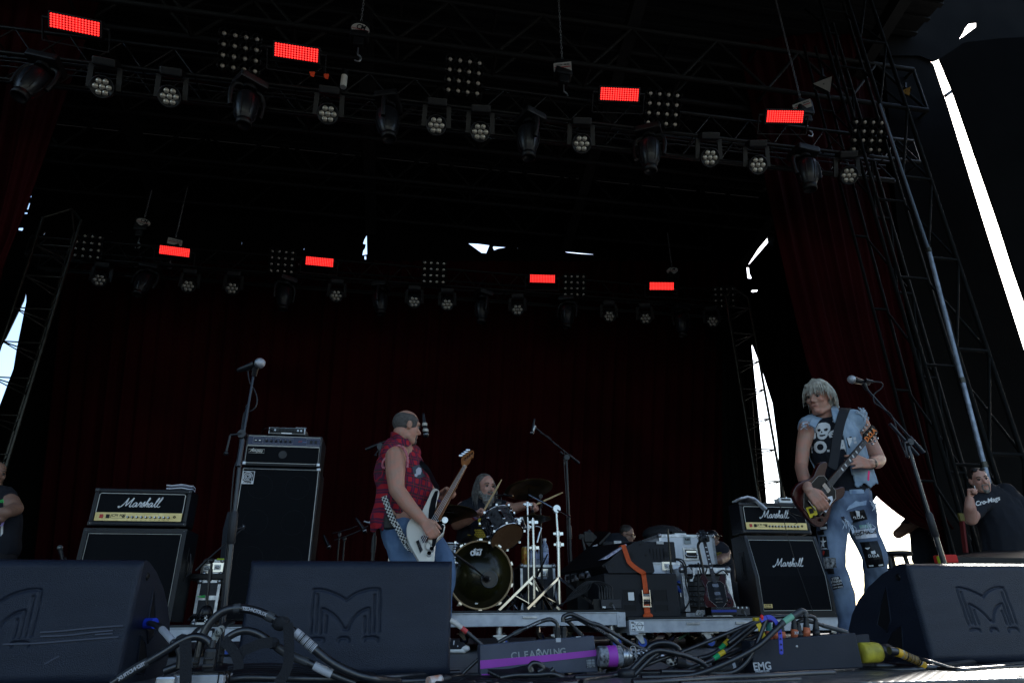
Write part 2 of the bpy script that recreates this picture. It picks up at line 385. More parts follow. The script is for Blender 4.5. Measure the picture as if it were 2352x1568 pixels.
# side walls added to keep the daylight out of the wings
g = MB(); g.prism([(9.3,8.0,-.2),(9.3,8.0,10.8),(9.3,13.2,10.8),(9.3,13.2,3.2),(9.3,12.4,3.1),(9.3,10.3,1.95),(9.3,9.7,1.9),(9.3,9.7,-.2)], (.04,0,0)); tag(obj('daylight_block_wall', g, M_CLOTH), 'added black cloth wall keeping daylight out of the right wing behind the red side curtain', 'wall')
g = MB(); g.box((-11, 8.6, 5.2), (.05, 9.2, 11.3)); tag(obj('daylight_block_wall', g, M_CLOTH), 'added black cloth wall keeping daylight out of the left wing', 'wall')
drape('black_wing_cloth', 'black cloth hanging in the left wing behind the crossed-arms man', [P(p, Y=10) for p in [(-900,1600),(-900,400),(-20,420),(-40,700),(-190,1000),(-190,1600)]], 10)

# roof trusses, dim
def lattice(mb, a, b, h, wd, bay, r=.024, rd=.014, vert=V((0,0,1)), across=V((0,1,0)), alt=True):
    """box truss between a and b (its lower front chord), h high and wd wide"""
    a, b = V(a), V(b); n = max(1, round((b-a).length/bay)); U = vert*h; W = across*wd
    for o in (V(), U, W, U+W): mb.cyl(a+o, b+o, r, n=8)
    for i in range(n+1):
        p = a.lerp(b, i/n)
        mb.cyl(p, p+W, rd, n=6); mb.cyl(p+U, p+U+W, rd, n=6)
        if not alt or i in (0, n): mb.cyl(p, p+U, rd, n=6); mb.cyl(p+W, p+U+W, rd, n=6)
        if i < n:
            q = a.lerp(b, (i+1)/n); md = (p+q)/2
            for o in (V(), W):
                if alt: mb.cyl(p+o, md+U+o, rd, n=6); mb.cyl(md+U+o, q+o, rd, n=6)
                else: mb.cyl(p+o, q+U+o, rd, n=6) if i % 2 else mb.cyl(q+o, p+U+o, rd, n=6)
roofy = [(7.7,'nearest the audience'),(9.6,'second from the audience'),(11.3,'third from the audience'),(12.8,'along the back wall')]
for y, t in roofy:
    g = MB(); lattice(g, (-10,y,8.75), (9.2 if y < 12 else 7.4,y,8.75), 1.0, .5, 1.6, .045, .03, alt=True)
    tag(obj('roof_truss', g, M_DIM), 'deep dark roof truss spanning the stage, ' + t, 'truss', 'roof trusses')
for i, x in enumerate((-5.5,-1.0,3.6,8.2)):
    g = MB(); g.bar((x,6.4,10.2), (x+.1,13,8.55), .22, .26); 
    g.box((x+.07,9.4,9.25), (.30,.3,.34))
    tag(obj('roof_rafter', g, M_DIM), ('leftmost','second from left','third from left','rightmost')[i]+' sloping roof rafter under the black roof', 'rafter', 'roof rafters')
# truss towers
def tower(x, y, z0, z1, label, s=.42, lean=0):
    g = MB(); th = thing('truss_tower', label, 'truss tower', (x, y, 0))
    for a, b in ((0,0),(s,0),(s/2,s*.8)): g.cyl((a,b,z0), (a+lean,b,z1), .026, n=8)
    f = MB(); z = z0+.2
    while z < z1:
        o = lean*(z-z0)/(z1-z0); A, B2, C2 = V((o,0,z)), V((s+o,0,z)), V((s/2+o,s*.8,z))
        for p, q in ((A,B2),(B2,C2),(C2,A)): f.cyl(p, q, .012, n=6)
        f.cyl(A, C2+V((0,0,-.12)), .010, n=6); f.cyl(B2, C2+V((0,0,-.12)), .010, n=6)
        z += .62
    for p in ((0,0),(s,0),(s/2,s*.8)): f.cyl((p[0]+lean,p[1],z1), (s/2+lean,s*.3,z1+.35), .018, n=6)
    g.add(f.v, f.f, True); obj('lattice', g, M_STL, th); return th
M_STL = mat('tower_steel', (.06,.058,.05), .35, .7, nz=6)
tower(P(D(1742,1140), Y=11.4).x, 11.4, 0, 6.65, 'slim triangular truss tower at the right in front of the bright slit', .52)
tower(P(D(14,900), Y=11.0).x-.30, 11.0, 0, 6.95, 'slim triangular truss tower at the left edge in front of the bright slit', .62)
# right wing scaffold: long tubes, lattice legs, downpipe
for k, (xs, y, lab) in enumerate((((2168,2205),6.9,'dark scaffold frame just right of the red side curtain'), ((2275,2350),6.0,'dark scaffold frame behind the man with the goatee'))):
    a = P((xs[0],1050), Y=y); b = P((xs[1],1050), Y=y); g = MB()
    for x in (a.x, b.x): g.cyl((x,y,0), (x,y,9.6), .026, n=8); g.cyl((x,y+.5,0), (x,y+.5,9.6), .022, n=8)
    z = .6
    while z < 9.4:
        g.cyl((a.x,y,z), (b.x,y,z), .022, n=6); g.cyl((a.x,y,z), (b.x,y,z+1.2), .018, n=6); g.cyl((b.x,y,z), (b.x,y+.5,z+1.2), .018, n=6); g.cyl((a.x,y+.5,z), (b.x,y+.5,z), .02, n=6); z += 1.25
    tag(obj('scaffold_frame', g, mat('dark_scaffold', (.0035,.004,.004), .75, 0, nz=5, spec=.12)), lab, 'scaffold', 'scaffold frames in the right wing')
g = MB(); p0, p1 = P((2247,1075), Y=5.9), P((2132,570), Y=5.9); top = P((2020,240), Y=5.9)
th = thing('long_pipe', 'pale blue-grey upright pipe rising above the man with the goatee', 'pipe', (p0.x, 5.9, 0))
g.cyl(V((p0.x-.01,5.9,0)), p1, .026, n=12); obj('lower_tube', g, M_GALV, th, world=True)
g = MB(); g.cyl(p1, top, .018, n=12); obj('upper_tube', g, mat('dark_galvanised', (.09,.11,.14), .5, .4), th, world=True)
for t in (.18,.47,.99): q = V((p0.x-.01,5.9,0)).lerp(p1, .25+t*.75); g = MB(); g.cyl(q-V((0,0,.03)), q+V((0,0,.03)), .034, n=12); obj('collar', g, M_STL, th, world=True)
# ------------------------------------------------------------------ lighting rig
M_LEDON = mat('lit_red_led', (.2,.0,.0), .4, emit=(1,.012,.012,1.0))
M_LEDCORE = mat('lit_red_core', (.3,.0,.0), .4, emit=(1,.06,.045,1.0))
M_LENS = mat('unlit_lens', (.40,.36,.30), .18, .35, coat=.6)
M_LENSD = mat('lens_bowl', (.05,.045,.04), .2, .6)
M_FIX = mat('fixture_black', (.004,.004,.005), .5)
def along(pxs, c, Y): return [P(c(*p), Y=Y) for p in pxs]
def truss(y, x0, x1, zlo, zup, label):
    th = thing('lighting_truss', label, 'truss', ((x0+x1)/2, y, zlo), 0, 'black lighting trusses')
    g = MB(); lattice(g, (x0,y,zlo), (x1,y,zlo), zup-zlo, .5, .62, .026, .011); obj('lattice', g, M_TRUSS, th, world=True)
    g = MB(); g.cyl((x0+.3,y+.25,zlo-.18), (x1-.3,y+.25,zlo-.18), .022, n=8); obj('hanging_bar', g, M_TRUSS, th, world=True)
    g = MB()
    for k in range(3): g.tube(spline([V((x0+.4+q*(x1-x0-.8)/24, y+.1+.12*k, zlo+.03+.03*k+.05*noise.noise(V((q*.7,k,y))))) for q in range(25)], 3), .011, 6)
    obj('cable_run', g, M_RUB, th, world=True, kind='stuff'); return th
truss(6.75, -6.5, 7.6, 6.6, 7.0, 'front black lighting truss nearest the audience')
truss(12.05, -7.2, 7.6, 6.75, 7.15, 'rear black lighting truss above the red backdrop')

def aim(p): return (EYE+V((0,0,.3))-V(p)).normalized()
def basis(n_, up=V((0,0,1))):
    z = V(n_).normalized(); x = up.cross(z).normalized(); y = z.cross(x); return Matrix((x, y, z)).transposed()
def put(o, p, tilt, yaw=0):
    """local -Y faces the audience; tilt leans the face downwards"""
    o.location = p; o.rotation_euler = (tilt, 0, yaw)
# red wash panel
def led_panel(label):
    t = thing('led_wash_light', label, 'stage light', (0,0,0), 0, 'red lit wash panels')
    g = MB(); g.box((0,.06,0), (.58,.11,.21), bev=.012); 
    for i in range(9): g.box((-.24+i*.06,.13,0), (.012,.05,.18))
    obj('housing', g, M_FIX, t)
    g = MB()
    for i in range(16):
        for j in range(6):
            q = V((-.251+i*.0335, .002, -.068+j*.0272)); g.cyl(q, q+V((0,-.008,0)), .0128, .0120, n=10); g.m = 1; g.cyl(q+V((0,-.0082,0)), q+V((0,-.010,0)), .006, n=8); g.m = 0
    g.m = 2; g.box((0,.0045,0), (.54,.006,.17)); obj('led_array', g, [M_LEDON, M_LEDCORE, M_FIX], t)
    g = MB(); 
    for s_ in (-1,1): g.bar((s_*.36,.05,.02), (s_*.36,.05,-.24), .03, .012)
    g.bar((-.36,.05,-.24), (.36,.05,-.24), .03, .012); g.cyl((-.365,.05,.02), (.365,.05,.02), .022, n=10); obj('yoke', g, M_FIX, t)
    return t
fr = [(172,57),(681,121),(1423,217),(1803,268)]; rr = [(401,577),(734,601),(1246,640),(1520,657)]
nm = ['leftmost','second from left','third from left','rightmost']
p0 = led_panel('leftmost red lit panel on the front truss')
for i, p in enumerate(fr+rr):
    Y = 6.45 if i < 4 else 11.8; o = p0 if i == 0 else dup(p0, (0,0,0), label='%s red lit panel on the %s truss' % (nm[i%4], 'front' if i < 4 else 'rear'))
    q = P(p, Y=Y); put(o, q, R(38 if i < 4 else 24), [R(6),R(2),R(-6),R(-8)][i%4])
# 4x4 matrix blinder
def matrix_lamp(label):
    t = thing('matrix_blinder', label, 'stage light', (0,0,0), 0, 'unlit sixteen-lamp matrix blinders')
    g = MB()
    for i in range(4): g.box((-.195+i*.13,.06,0), (.02,.08,.52)); g.box((0,.062,-.195+i*.13), (.52,.08,.02))
    g.box((0,.11,0), (.3,.06,.3)); obj('frame', g, M_DIM, t)
    cup = MB(); cup.lathe([(.058,.0),(.062,-.01),(.060,.07),(.03,.09)], (0,0,0), (0,1,0), 16); cme = cup.mesh('lamp_cup'); recalc(cme)
    ln = MB(); ln.lathe([(0,-.006),(.02,-.004),(.030,.004),(.030,.012),(0,.014)], (0,0,0), (0,1,0), 14); lme = ln.mesh('lamp_lens'); recalc(lme)
    for i in range(4):
        for j in range(4):
            c_ = obj('lamp_cup', cme, M_FIX if not cme.materials else None, t, fix=False); c_.location = (-.195+i*.13, 0, -.195+j*.13)
            l_ = obj('lamp_lens', lme, M_LENS if not lme.materials else None, c_, fix=False); l_.location = (0,.02,0)
    return t
fm = [(550,120),(1066,175),(1524,250),(1996,312)]; rm = [(200,565),(647,600),(997,625),(1320,655),(1665,683)]
m0 = matrix_lamp('leftmost matrix blinder of unlit round lamps on the front truss')
mn = ['leftmost','second from left','third from left','rightmost']; mn5 = ['leftmost','second from left','middle','second from right','rightmost']
for i, p in enumerate(fm+rm):
    f_ = i < 4; o = m0 if i == 0 else dup(m0, (0,0,0), label='%s matrix blinder of unlit round lamps on the %s truss' % (mn[i] if f_ else mn5[i-4], 'front' if f_ else 'rear'))
    put(o, P(p, Y=6.5 if f_ else 11.85), R(32 if f_ else 20), R(4-3.5*(i if f_ else i-4)))
# seven-lens wash light
def wash(label):
    t = thing('wash_light', label, 'stage light', (0,0,0), 0, 'round seven-lens wash lights')
    g = MB(); g.box((0,.12,.30), (.26,.2,.10), bev=.02); obj('base', g, M_FIX, t)
    g = MB()
    for s_ in (-1,1): g.bar((s_*.155,.12,.26), (s_*.165,.05,-.02), .03, .06)
    g.bar((-.16,.12,.25), (.16,.12,.25), .05, .03); obj('yoke', g, M_FIX, t)
    g = MB(); g.lathe([(0,.16),(.07,.15),(.12,.09),(.135,.02),(.137,-.01),(.125,-.014),(.120,0),(0,.002)], (0,0,0), (0,1,0), 28); obj('head', g, M_FIX, t)
    h = [c for c in bpy.data.objects if c.parent == t and c.name.startswith('head')][0]
    ln = MB(); ln.lathe([(0,-.018),(.02,-.014),(.033,-.004),(.036,.002),(0,.004)], (0,0,0), (0,1,0), 16); lme = ln.mesh('lens'); recalc(lme)
    for k in range(7):
        a = math.pi/3*k; q = (0,0,0) if k == 6 else (.075*math.cos(a), 0, .075*math.sin(a))
        l_ = obj('lens', lme, M_LENS if not lme.materials else None, h, fix=False); l_.location = q
    return t
fw = [(234,200),(389,222),(753,262),(1002,288),(1103,303),(1336,330),(1631,362),(1741,379),(1950,403)]
rw = [(228,643),(432,657),(533,662),(772,679),(951,693),(1027,699),(1189,711),(1400,726),(1483,731),(1637,738)]
o9 = ['first','second','third','fourth','fifth','sixth','seventh','eighth','ninth','tenth']
w0 = wash('first round seven-lens wash light from the left under the front truss')
for i, p in enumerate(fw+rw):
    f_ = i < 9; k = i if f_ else i-9
    o = w0 if i == 0 else dup(w0, (0,0,0), label='%s round seven-lens wash light from the left under the %s truss' % (o9[k], 'front' if f_ else 'rear'))
    put(o, P(p, Y=6.7 if f_ else 12.0), R(34 if f_ else 20), R(5-2.2*k))
# moving head
def mover(label):
    t = thing('moving_head_light', label, 'stage light', (0,0,0), 0, 'large moving head lights')
    g = MB(); g.box((0,0,.42), (.42,.36,.13), bev=.03); obj('base', g, M_FIX, t)
    g = MB()
    for s_ in (-1,1): g.tube(spline([(s_*.08,0,.34),(s_*.20,0,.31),(s_*.245,0,.18),(s_*.24,0,.0),(s_*.22,0,-.10)], 5), [.035]*21, 8)
    g.cyl((0,0,.3), (0,0,.38), .11, n=20); obj('yoke', g, M_FIX, t)
    h = V((0,-.10,-1)).normalized(); g = MB(); g.lathe([(0,.22),(.11,.215),(.155,.17),(.175,.08),(.170,-.10),(.135,-.24),(.105,-.30),(.10,-.31)], (0,0,.02), h*-1, 24)
    hd = obj('head', g, mat('moving_head_shell', (.005,.006,.009), .4, coat=.1), t)
    g = MB(); g.lathe([(.105,-.295),(.112,-.30),(.112,-.39),(.09,-.40),(.088,-.37),(0,-.36)], (0,0,.02), h*-1, 24); obj('lens_barrel', g, M_FIX, hd)
    g = MB()
    for a in range(0,360,45): 
        x, y = frame_of(h*-1); d = x*math.cos(R(a))+y*math.sin(R(a)); g.tube([V((0,0,.02))-h*.16+d*.155, V((0,0,.02))-h*.06+d*.178, V((0,0,.02))+h*.10+d*.172, V((0,0,.02))+h*.24+d*.137], .008, 6)
    obj('cooling_rib', g, M_FIX, hd); return t
fh = [(75,190),(565,245),(890,280),(1213,320),(1492,350),(1855,395)]; rh = [(330,650),(652,680),(873,692),(1106,710),(1303,722),(1567,742)]
h0 = mover('first large moving head from the left under the front truss')
for i, p in enumerate(fh+rh):
    f_ = i < 6; k = i%6
    o = h0 if i == 0 else dup(h0, (0,0,0), label='%s large moving head from the left under the %s truss' % (o9[k], 'front' if f_ else 'rear'))
    o.location = P(p, Y=6.75 if f_ else 12.05); o.rotation_euler = (R([-6,4,-2,5,2,3][k]), R([8,-2,3,-3,-4,-2][k]), R(k*37)); o.scale = (.86,.86,.82)
# chain hoists
def hoist(p, label, sign, ztop=8.75):
    t = thing('chain_hoist', label, 'hoist', p, 0, 'chain hoists')
    g = MB(); g.box((0,0,-.10), (.26,.2,.30), bev=.04); g.box((0,0,-.30), (.14,.14,.16), bev=.02); obj('motor_body', g, M_FIX, t)
    g = MB(); L_ = ztop-p[2]; n = int(L_/.055)
    for i in range(n):
        z = .05+i*.055; a = (i%2)*math.pi/2; pts = [V((math.cos(q)*.014*math.cos(a), math.cos(q)*.014*math.sin(a), z+math.sin(q)*.034)) for q in [k*math.pi/4 for k in range(8)]]
        g.tube(pts, .005, 5, True)
    obj('chain', g, M_STEEL, t)
    g = MB(); g.cyl((0,0,-.38), (0,0,-.52), .012); g.tube(spline([(0,0,-.5),(.05,0,-.55),(.03,0,-.63),(-.03,0,-.62)],4), .014, 8); obj('hook', g, M_STEEL, t)
    pl = MB(); F_ = basis(aim(p)); n_ = F_ @ V((0,0,1)); c_ = n_*.15+V((0,0,-.02))
    if sign == 'oval':
        pl.add([c_+F_ @ V((.125*math.cos(a*math.pi/12), .075*math.sin(a*math.pi/12), 0)) for a in range(24)]+[c_+n_*.004+F_ @ V((.125*math.cos(a*math.pi/12), .075*math.sin(a*math.pi/12), 0)) for a in range(24)],
               [tuple(range(24,48)), tuple(reversed(range(24)))]+[(i,(i+1)%24,24+(i+1)%24,24+i) for i in range(24)])
        s_ = obj('name_plate', pl, mat('plate_cream', (.5,.48,.42), .5), t)
        o1 = V(p)+c_+n_*.007
        x, y = F_ @ V((1,0,0)), F_ @ V((0,1,0)); text('lettering', 'CM', .085, o1+y*.028, x, y, M_KNOB, s_, bold=.003, shear=.3); text('lettering', 'LODESTAR', .042, o1-y*.032, x, y, M_KNOB, s_, bold=.001)
        b = MB(); b.box(o1, (.24,.008,.002), F_); obj('stripe', b, mat('sign_red', (.4,.02,.02), .5), s_, world=True)
    else:
        pl.box(c_, (.26,.12,.006), F_); s_ = obj('name_plate', pl, mat('plate_cream', (.5,.48,.42), .5), t)
        o1 = V(p)+c_+n_*.007; x, y = F_ @ V((1,0,0)), F_ @ V((0,1,0))
        text('lettering', '1/2 TON - 500 KG', .026, o1+y*.028, x, y, M_KNOB, s_, bold=.001); b = MB(); b.box(o1-y*.002, (.24,.012,.002), F_); obj('stripe', b, mat('sign_red', (.4,.02,.02), .5), s_, world=True)
    return t
hoist(P((828,66), Y=6.95), 'chain hoist with oval cream plate above the front truss', 'oval', 10.5)
hoist(P((1292,152), Y=6.95), 'chain hoist with white rectangular plate above the middle of the front truss', 'rect', 10.5)
hoist(P((1842,241), Y=6.95), 'chain hoist with white rectangular plate above the right of the front truss', 'rect', 10.5)
hoist(P((330,509), Y=12.25), 'chain hoist with oval plate above the left of the rear truss', 'oval')
hoist(P((402,554), Y=12.2), 'chain hoist just above the leftmost rear red panel', 'rect')
hoist(P((1544,620), Y=12.25), 'chain hoist with tilted oval plate above the rightmost rear red panel', 'oval')
# floodlight and warm lamp in the right upper corner
def flood(p, label, m1, sz, up):
    t = thing('flood_light', label, 'stage light', p); B_ = basis(aim(p)+V(up)*.5)
    g = MB(); g.lathe([(sz*.35,-sz*.9),(sz*.4,-sz*.5),(sz,0)], (0,0,0), B_ @ V((0,0,1)), 4); obj('housing', g, M_FIX, t)
    g = MB(); g.prism([B_ @ V(q)*sz for q in ((-.9,.5,0),(.9,.5,0),(.35,-.9,0))], B_ @ V((0,0,.006))); obj('reflector', g, m1, t)
    g = MB(); g.bar(V((0,0,.0)), V((.05,0,sz*2.2)), .03, .03); obj('hanger', g, M_FIX, t)
flood(P(t3(1003,572), Y=6.9), 'pale triangular reflector of a flood light high at the right', mat('reflector_pale', (.30,.28,.24), .5), .16, (0,0,.4))
flood(P(t3(1555,620), Y=6.9), 'small amber flood light high at the right', mat('reflector_amber', (.30,.17,.03), .4), .09, (0,0,.2))
g = MB(); q = P(t2(118,515), Y=6.7); g.cyl(q+V((0,0,.10)), q-V((0,0,.09)), .042, n=14); th = thing('beacon_lamp', 'small white cylindrical lamp hanging inside the front truss', 'lamp', q); obj('lamp_tube', g, mat('milky', (.55,.53,.48), .4), th, world=True)
g = MB(); g.cyl(q+V((0,0,.18)), q+V((0,0,.10)), .05, n=14); obj('lamp_cap', g, M_FIX, th, world=True)
for (a, b), Y, l in (((2095,500),6.6,'bright orange ratchet tab hanging left in the front truss'), ((2190,515),6.6,'second orange tab beside the white cylindrical lamp')):
    g = MB(); q = P(t1(a,b), Y=Y); g.prism([q+V(v) for v in ((-.035,0,.04),(.035,0,.05),(.03,0,-.04),(-.01,0,-.03))], (0,.01,0)); tag(obj('orange_tab', g, mat('orange_tab', (.7,.07,.02), .5)), l, 'tab')
# ------------------------------------------------------------------ risers
def riser(x0, x1, y0, y1, ztop, label, n_leg=3, extra=()):
    t = thing('riser', label, 'riser', ((x0+x1)/2, y0, 0), 0, 'rolling risers')
    g = MB(); g.box(((x0+x1)/2, (y0+y1)/2, ztop-.012), (x1-x0, y1-y0, .024)); obj('deck', g, mat('riser_deck_black', (.012,.012,.012), .6, nz=8), t, world=True)
    g = MB(); h = .085; z = ztop-.024-h/2
    g.box(((x0+x1)/2, y0+.012, z), (x1-x0-.10, .024, h), bev=.003); g.box(((x0+x1)/2, y1-.012, z), (x1-x0-.10, .024, h)); g.box((x0+.012, (y0+y1)/2, z), (.024, y1-y0-.1, h)); g.box((x1-.012, (y0+y1)/2, z), (.024, y1-y0-.1, h))
    g.box(((x0+x1)/2, y0+.004, ztop-.020), (x1-x0-.1, .03, .006)); obj('frame', g, M_ALU, t, world=True)
    for x in (x0+.035, x1-.035):
        for y in (y0+.03, y1-.03):
            g = MB(); g.box((x, y, z-.005), (.07, .075, h+.02), bev=.006)
            if y < y0+.1:
                for q in (-.02,.02): g.cyl((x-.01 if x > (x0+x1)/2 else x+.01, y-.042, z+q), (x-.01 if x > (x0+x1)/2 else x+.01, y-.036, z+q), .009, n=8)
            obj('corner_block', g, M_ALU, t, world=True)
    for q in [.5]+list(extra):
        g = MB(); x = x0+(x1-x0)*q; g.box((x, y0-.004, ztop-.048), (.11, .008, .022), bev=.004); g.box((x, y0-.008, ztop-.048), (.075, .004, .008)); obj('coupler_slot', g, M_STEEL, t, world=True)
    for i in range(n_leg):
        x = x0+.09+(x1-x0-.18)*i/(n_leg-1)
        for y in (y0+.08, y1-.08):
            g = MB(); g.cyl((x,y,.10), (x,y,z), .025, n=12); g.box((x,y,.107), (.10,.08,.012)); g.prism([(x-.03,y-.03,.10),(x+.03,y-.03,.10),(x+.045,y-.03,.045),(x+.02,y-.03,.04)], (0,.006,0)); g.prism([(x-.03,y+.03,.10),(x+.03,y+.03,.10),(x+.045,y+.03,.045),(x+.02,y+.03,.04)], (0,.006,0))
            l = obj('caster', g, M_STEEL, t, world=True)
            g = MB(); c = V((x+.03,y,.05)); g.lathe([(.0,-.018),(.036,-.018),(.05,-.014),(.05,.014),(.036,.018),(0,.018)], c, (0,1,0), 18); obj('tyre', g, M_RUB, l, world=True)
            g = MB(); g.cyl(c-V((0,.021,0)), c+V((0,.021,0)), .034, n=16); obj('wheel', g, mat('caster_blue', (.02,.06,.30), .4), l, world=True)
    return t
YR = 5.15
xs = lambda p, Y=YR: P(p, Y=Y).x
rC = riser(.30, xs((1436,1410)), YR, 8.0, .280, 'middle riser carrying the drum kit', 4)
rR = riser(xs((1441,1430)), xs((1944,1430)), YR-.03, 7.4, .225, 'right riser with a square white sticker, under the silver cases', 4, (.28,))
rL = riser(-3.7, .22, YR+.05, 7.4, .205, 'left riser under the amplifiers', 4)
a = P(cD(666,1108), Y=YR-.04); g = MB(); g.box(a, (.035,.003,.065)); s_ = obj('size_tag', g, M_WHITE, rR, world=True); text('lettering', '2 x 8', .030, a-V((0,.003,0)), (0,0,1), (-1,0,0), M_KNOB, s_, bold=.0006)
a = P(cD(720,1110), Y=YR-.04); g = MB(); g.box(a, (.068,.003,.065)); s_ = obj('owner_sticker', g, M_WHITE, rR, world=True); text('lettering', 'GUARDIAN', .0125, a-V((0,.003,-.006)), (1,0,0), (0,0,1), M_KNOB, s_)
g = MB(); q = [a+V((math.sin(k*math.pi/6)*.022*(1 if k < 4 or k > 8 else .8), -.0025, math.cos(k*math.pi/6)*.026)) for k in range(12)]; g.tube(q, .0014, 5, True); obj('shield_mark', g, M_KNOB, s_, world=True)

# ------------------------------------------------------------------ amplifiers
def script_text(name, strokes, o, wd, m, parent, r=.0032, shear=.30, sy=1.):
    """lettering written with a round brush; strokes in units of the word's width"""
    g = MB()
    for st in strokes:
        pts = [V((x+shear*y, 0, y*sy)) for x, y in st]
        sp = spline(pts, 5); g.tube([V(o)+V((p.x*wd, 0, p.z*wd)) for p in sp], [r*(.75+.5*abs(math.sin(i*.5))) for i in range(len(sp))], 6)
    return obj(name, g, m, parent, world=True)
# the flowing word on the amplifiers, letter by letter (x 0..1, height of small letters .11)
MARSH = [[(-.06,.02),(-.09,.0),(-.06,-.02),(-.01,.02),(.04,.12),(.07,.24)], [(.07,.24),(.075,.12),(.09,.02)], [(.09,.02),(.15,.14),(.205,.245)], [(.205,.245),(.19,.12),(.19,.02),(.215,.0),(.25,.04)],
         [(.345,.10),(.30,.115),(.265,.07),(.275,.01),(.315,.01),(.35,.10)], [(.35,.11),(.345,.02),(.375,.01),(.40,.06)], [(.40,.05),(.425,.135),(.432,.105),(.462,.112),(.452,.05),(.458,.01),(.48,.01)],
         [(.48,.01),(.525,.145),(.530,.09),(.538,.03),(.515,.0),(.495,.015)], [(.54,.02),(.575,.08),(.62,.22),(.60,.245),(.585,.16),(.58,.0)], [(.585,.05),(.62,.11),(.635,.08),(.63,.01),(.66,.02)],
         [(.745,.10),(.70,.115),(.67,.07),(.68,.01),(.715,.01),(.745,.10)], [(.745,.11),(.745,.02),(.77,.01),(.80,.06)], [(.80,.06),(.855,.22),(.84,.25),(.82,.18),(.82,.04),(.85,.0),(.88,.04)], [(.875,.05),(.935,.24),(.92,.26),(.90,.19),(.89,.04),(.93,.0),(.97,.03)]]
def corner(g, c, s_=.028): g.ell(c, (s_,s_,s_), u=10, v=6)
def marsh_head(x, y, z, w_, label, group='guitar amplifier heads', lean=0):
    h, d = .30, .22
    t = thing('amplifier_head', label, 'amplifier', (x, y, z), 0, group)
    # cabinet shell with a recessed front
    g = MB(); 
    g.box((0,d/2+.02,h/2), (w_-.02,d-.04,h-.02)); 
    g.box((0,d/2,h-.018), (w_,d,.036), bev=.012); g.box((0,d/2,.018), (w_,d,.036), bev=.012)
    for s_ in (-1,1): g.box((s_*(w_/2-.016),d/2,h/2), (.032,d,h-.06), bev=.008)
    obj('cabinet', g, M_TOLEX, t)
    g = MB()
    for s_ in (-1,1): g.box((s_*w_*.16, d/2, h+.003), (.10,.03,.006))
    for s_ in (-1,1): g.box((s_*w_*.38, d/2, -.006), (.04,.04,.012))
    obj('rubber_pads', g, M_RUB, t, kind='stuff')
    for sx in (-1,1):
        for sz in (0,1):
            g = MB(); g.box((sx*(w_/2-.014), .012, (h-.016) if sz else .016), (.034,.032,.036), bev=.008); c_ = obj('metal_corner', g, M_PLAST, t); g = MB(); g.ell((sx*(w_/2-.018), -.006, (h-.018) if sz else .018), .005, u=8, v=5); obj('rivet', g, M_CHROME, c_)
    iw = w_-.085; zt, zb = h-.042, .105
    g = MB(); g.box((0,.004,(zt+zb)/2), (iw,.012,zt-zb)); fp = obj('fret_cloth', g, M_GRILL, t)
    g = MB(); g.tube([V((-iw/2,-.003,zb)), V((-iw/2,-.003,zt-.01)), V((-iw/2+.01,-.003,zt)), V((iw/2-.01,-.003,zt)), V((iw/2,-.003,zt-.01)), V((iw/2,-.003,zb))], .0028, 6); obj('piping', g, M_PIPE, t)
    g = MB(); g.box((0,.0,.071), (iw,.012,.066)); p_ = obj('control_panel', g, M_GOLD, t)
    T = (x, y, z)
    script_text('lettering', MARSH, (x-.155+.01, y-.006, z+zb+.045), .30, M_WHITE, fp, .0037)
    for k, mm in ((0, mat('switch_red', (.25,.01,.01), .3, emit=(1,.02,.02,.02))), (1, M_KNOB)):
        g = MB(); g.box((-iw/2+.05+k*.048,-.009,.073), (.026,.008,.030), bev=.002); obj('rocker_switch', g, mm, p_)
    for k in range(10):
        g = MB(); q = V((-.08+k*.0345,-.006,.068)); g.cyl(q, q+V((0,-.017,0)), .0095, .0085, n=12); kn = obj('knob', g, M_PLAST, p_); g = MB(); g.cyl(q+V((0,-.017,0)), q+V((0,-.0185,0)), .0065, n=10); g.box(q+V((0,-.019,.004)), (.002,.002,.01)); obj('knob_cap', g, M_STEEL, kn)
    for xx in (-.115, .275):
        g = MB(); q = V((xx,-.006,.073)); g.lathe([(.004,0),(.004,-.003),(.010,-.004),(.0105,0)], q, (0,1,0), 12); obj('jack_socket', g, M_KNOB, p_)
    text('lettering', 'JCM 900', .031, (x-iw/2+.172, y-.0075, z+.080), (1,0,0), (0,0,1), M_KNOB, p_, shear=.2)
    g = MB()
    for k in range(26): g.box((-iw/2+.122+k*.0042,-.0065,.060), (.0022,.001,.004))
    for k in range(10): g.box((-.08+k*.0345,-.0065,.046), (.012,.001,.002))
    g.tube([V((-.02,-.0065,.085)), V((-.02,-.0065,.096)), V((.15,-.0065,.096)), V((.15,-.0065,.085))], .0006, 4)
    obj('panel_print', g, M_KNOB, p_, kind='stuff'); return t
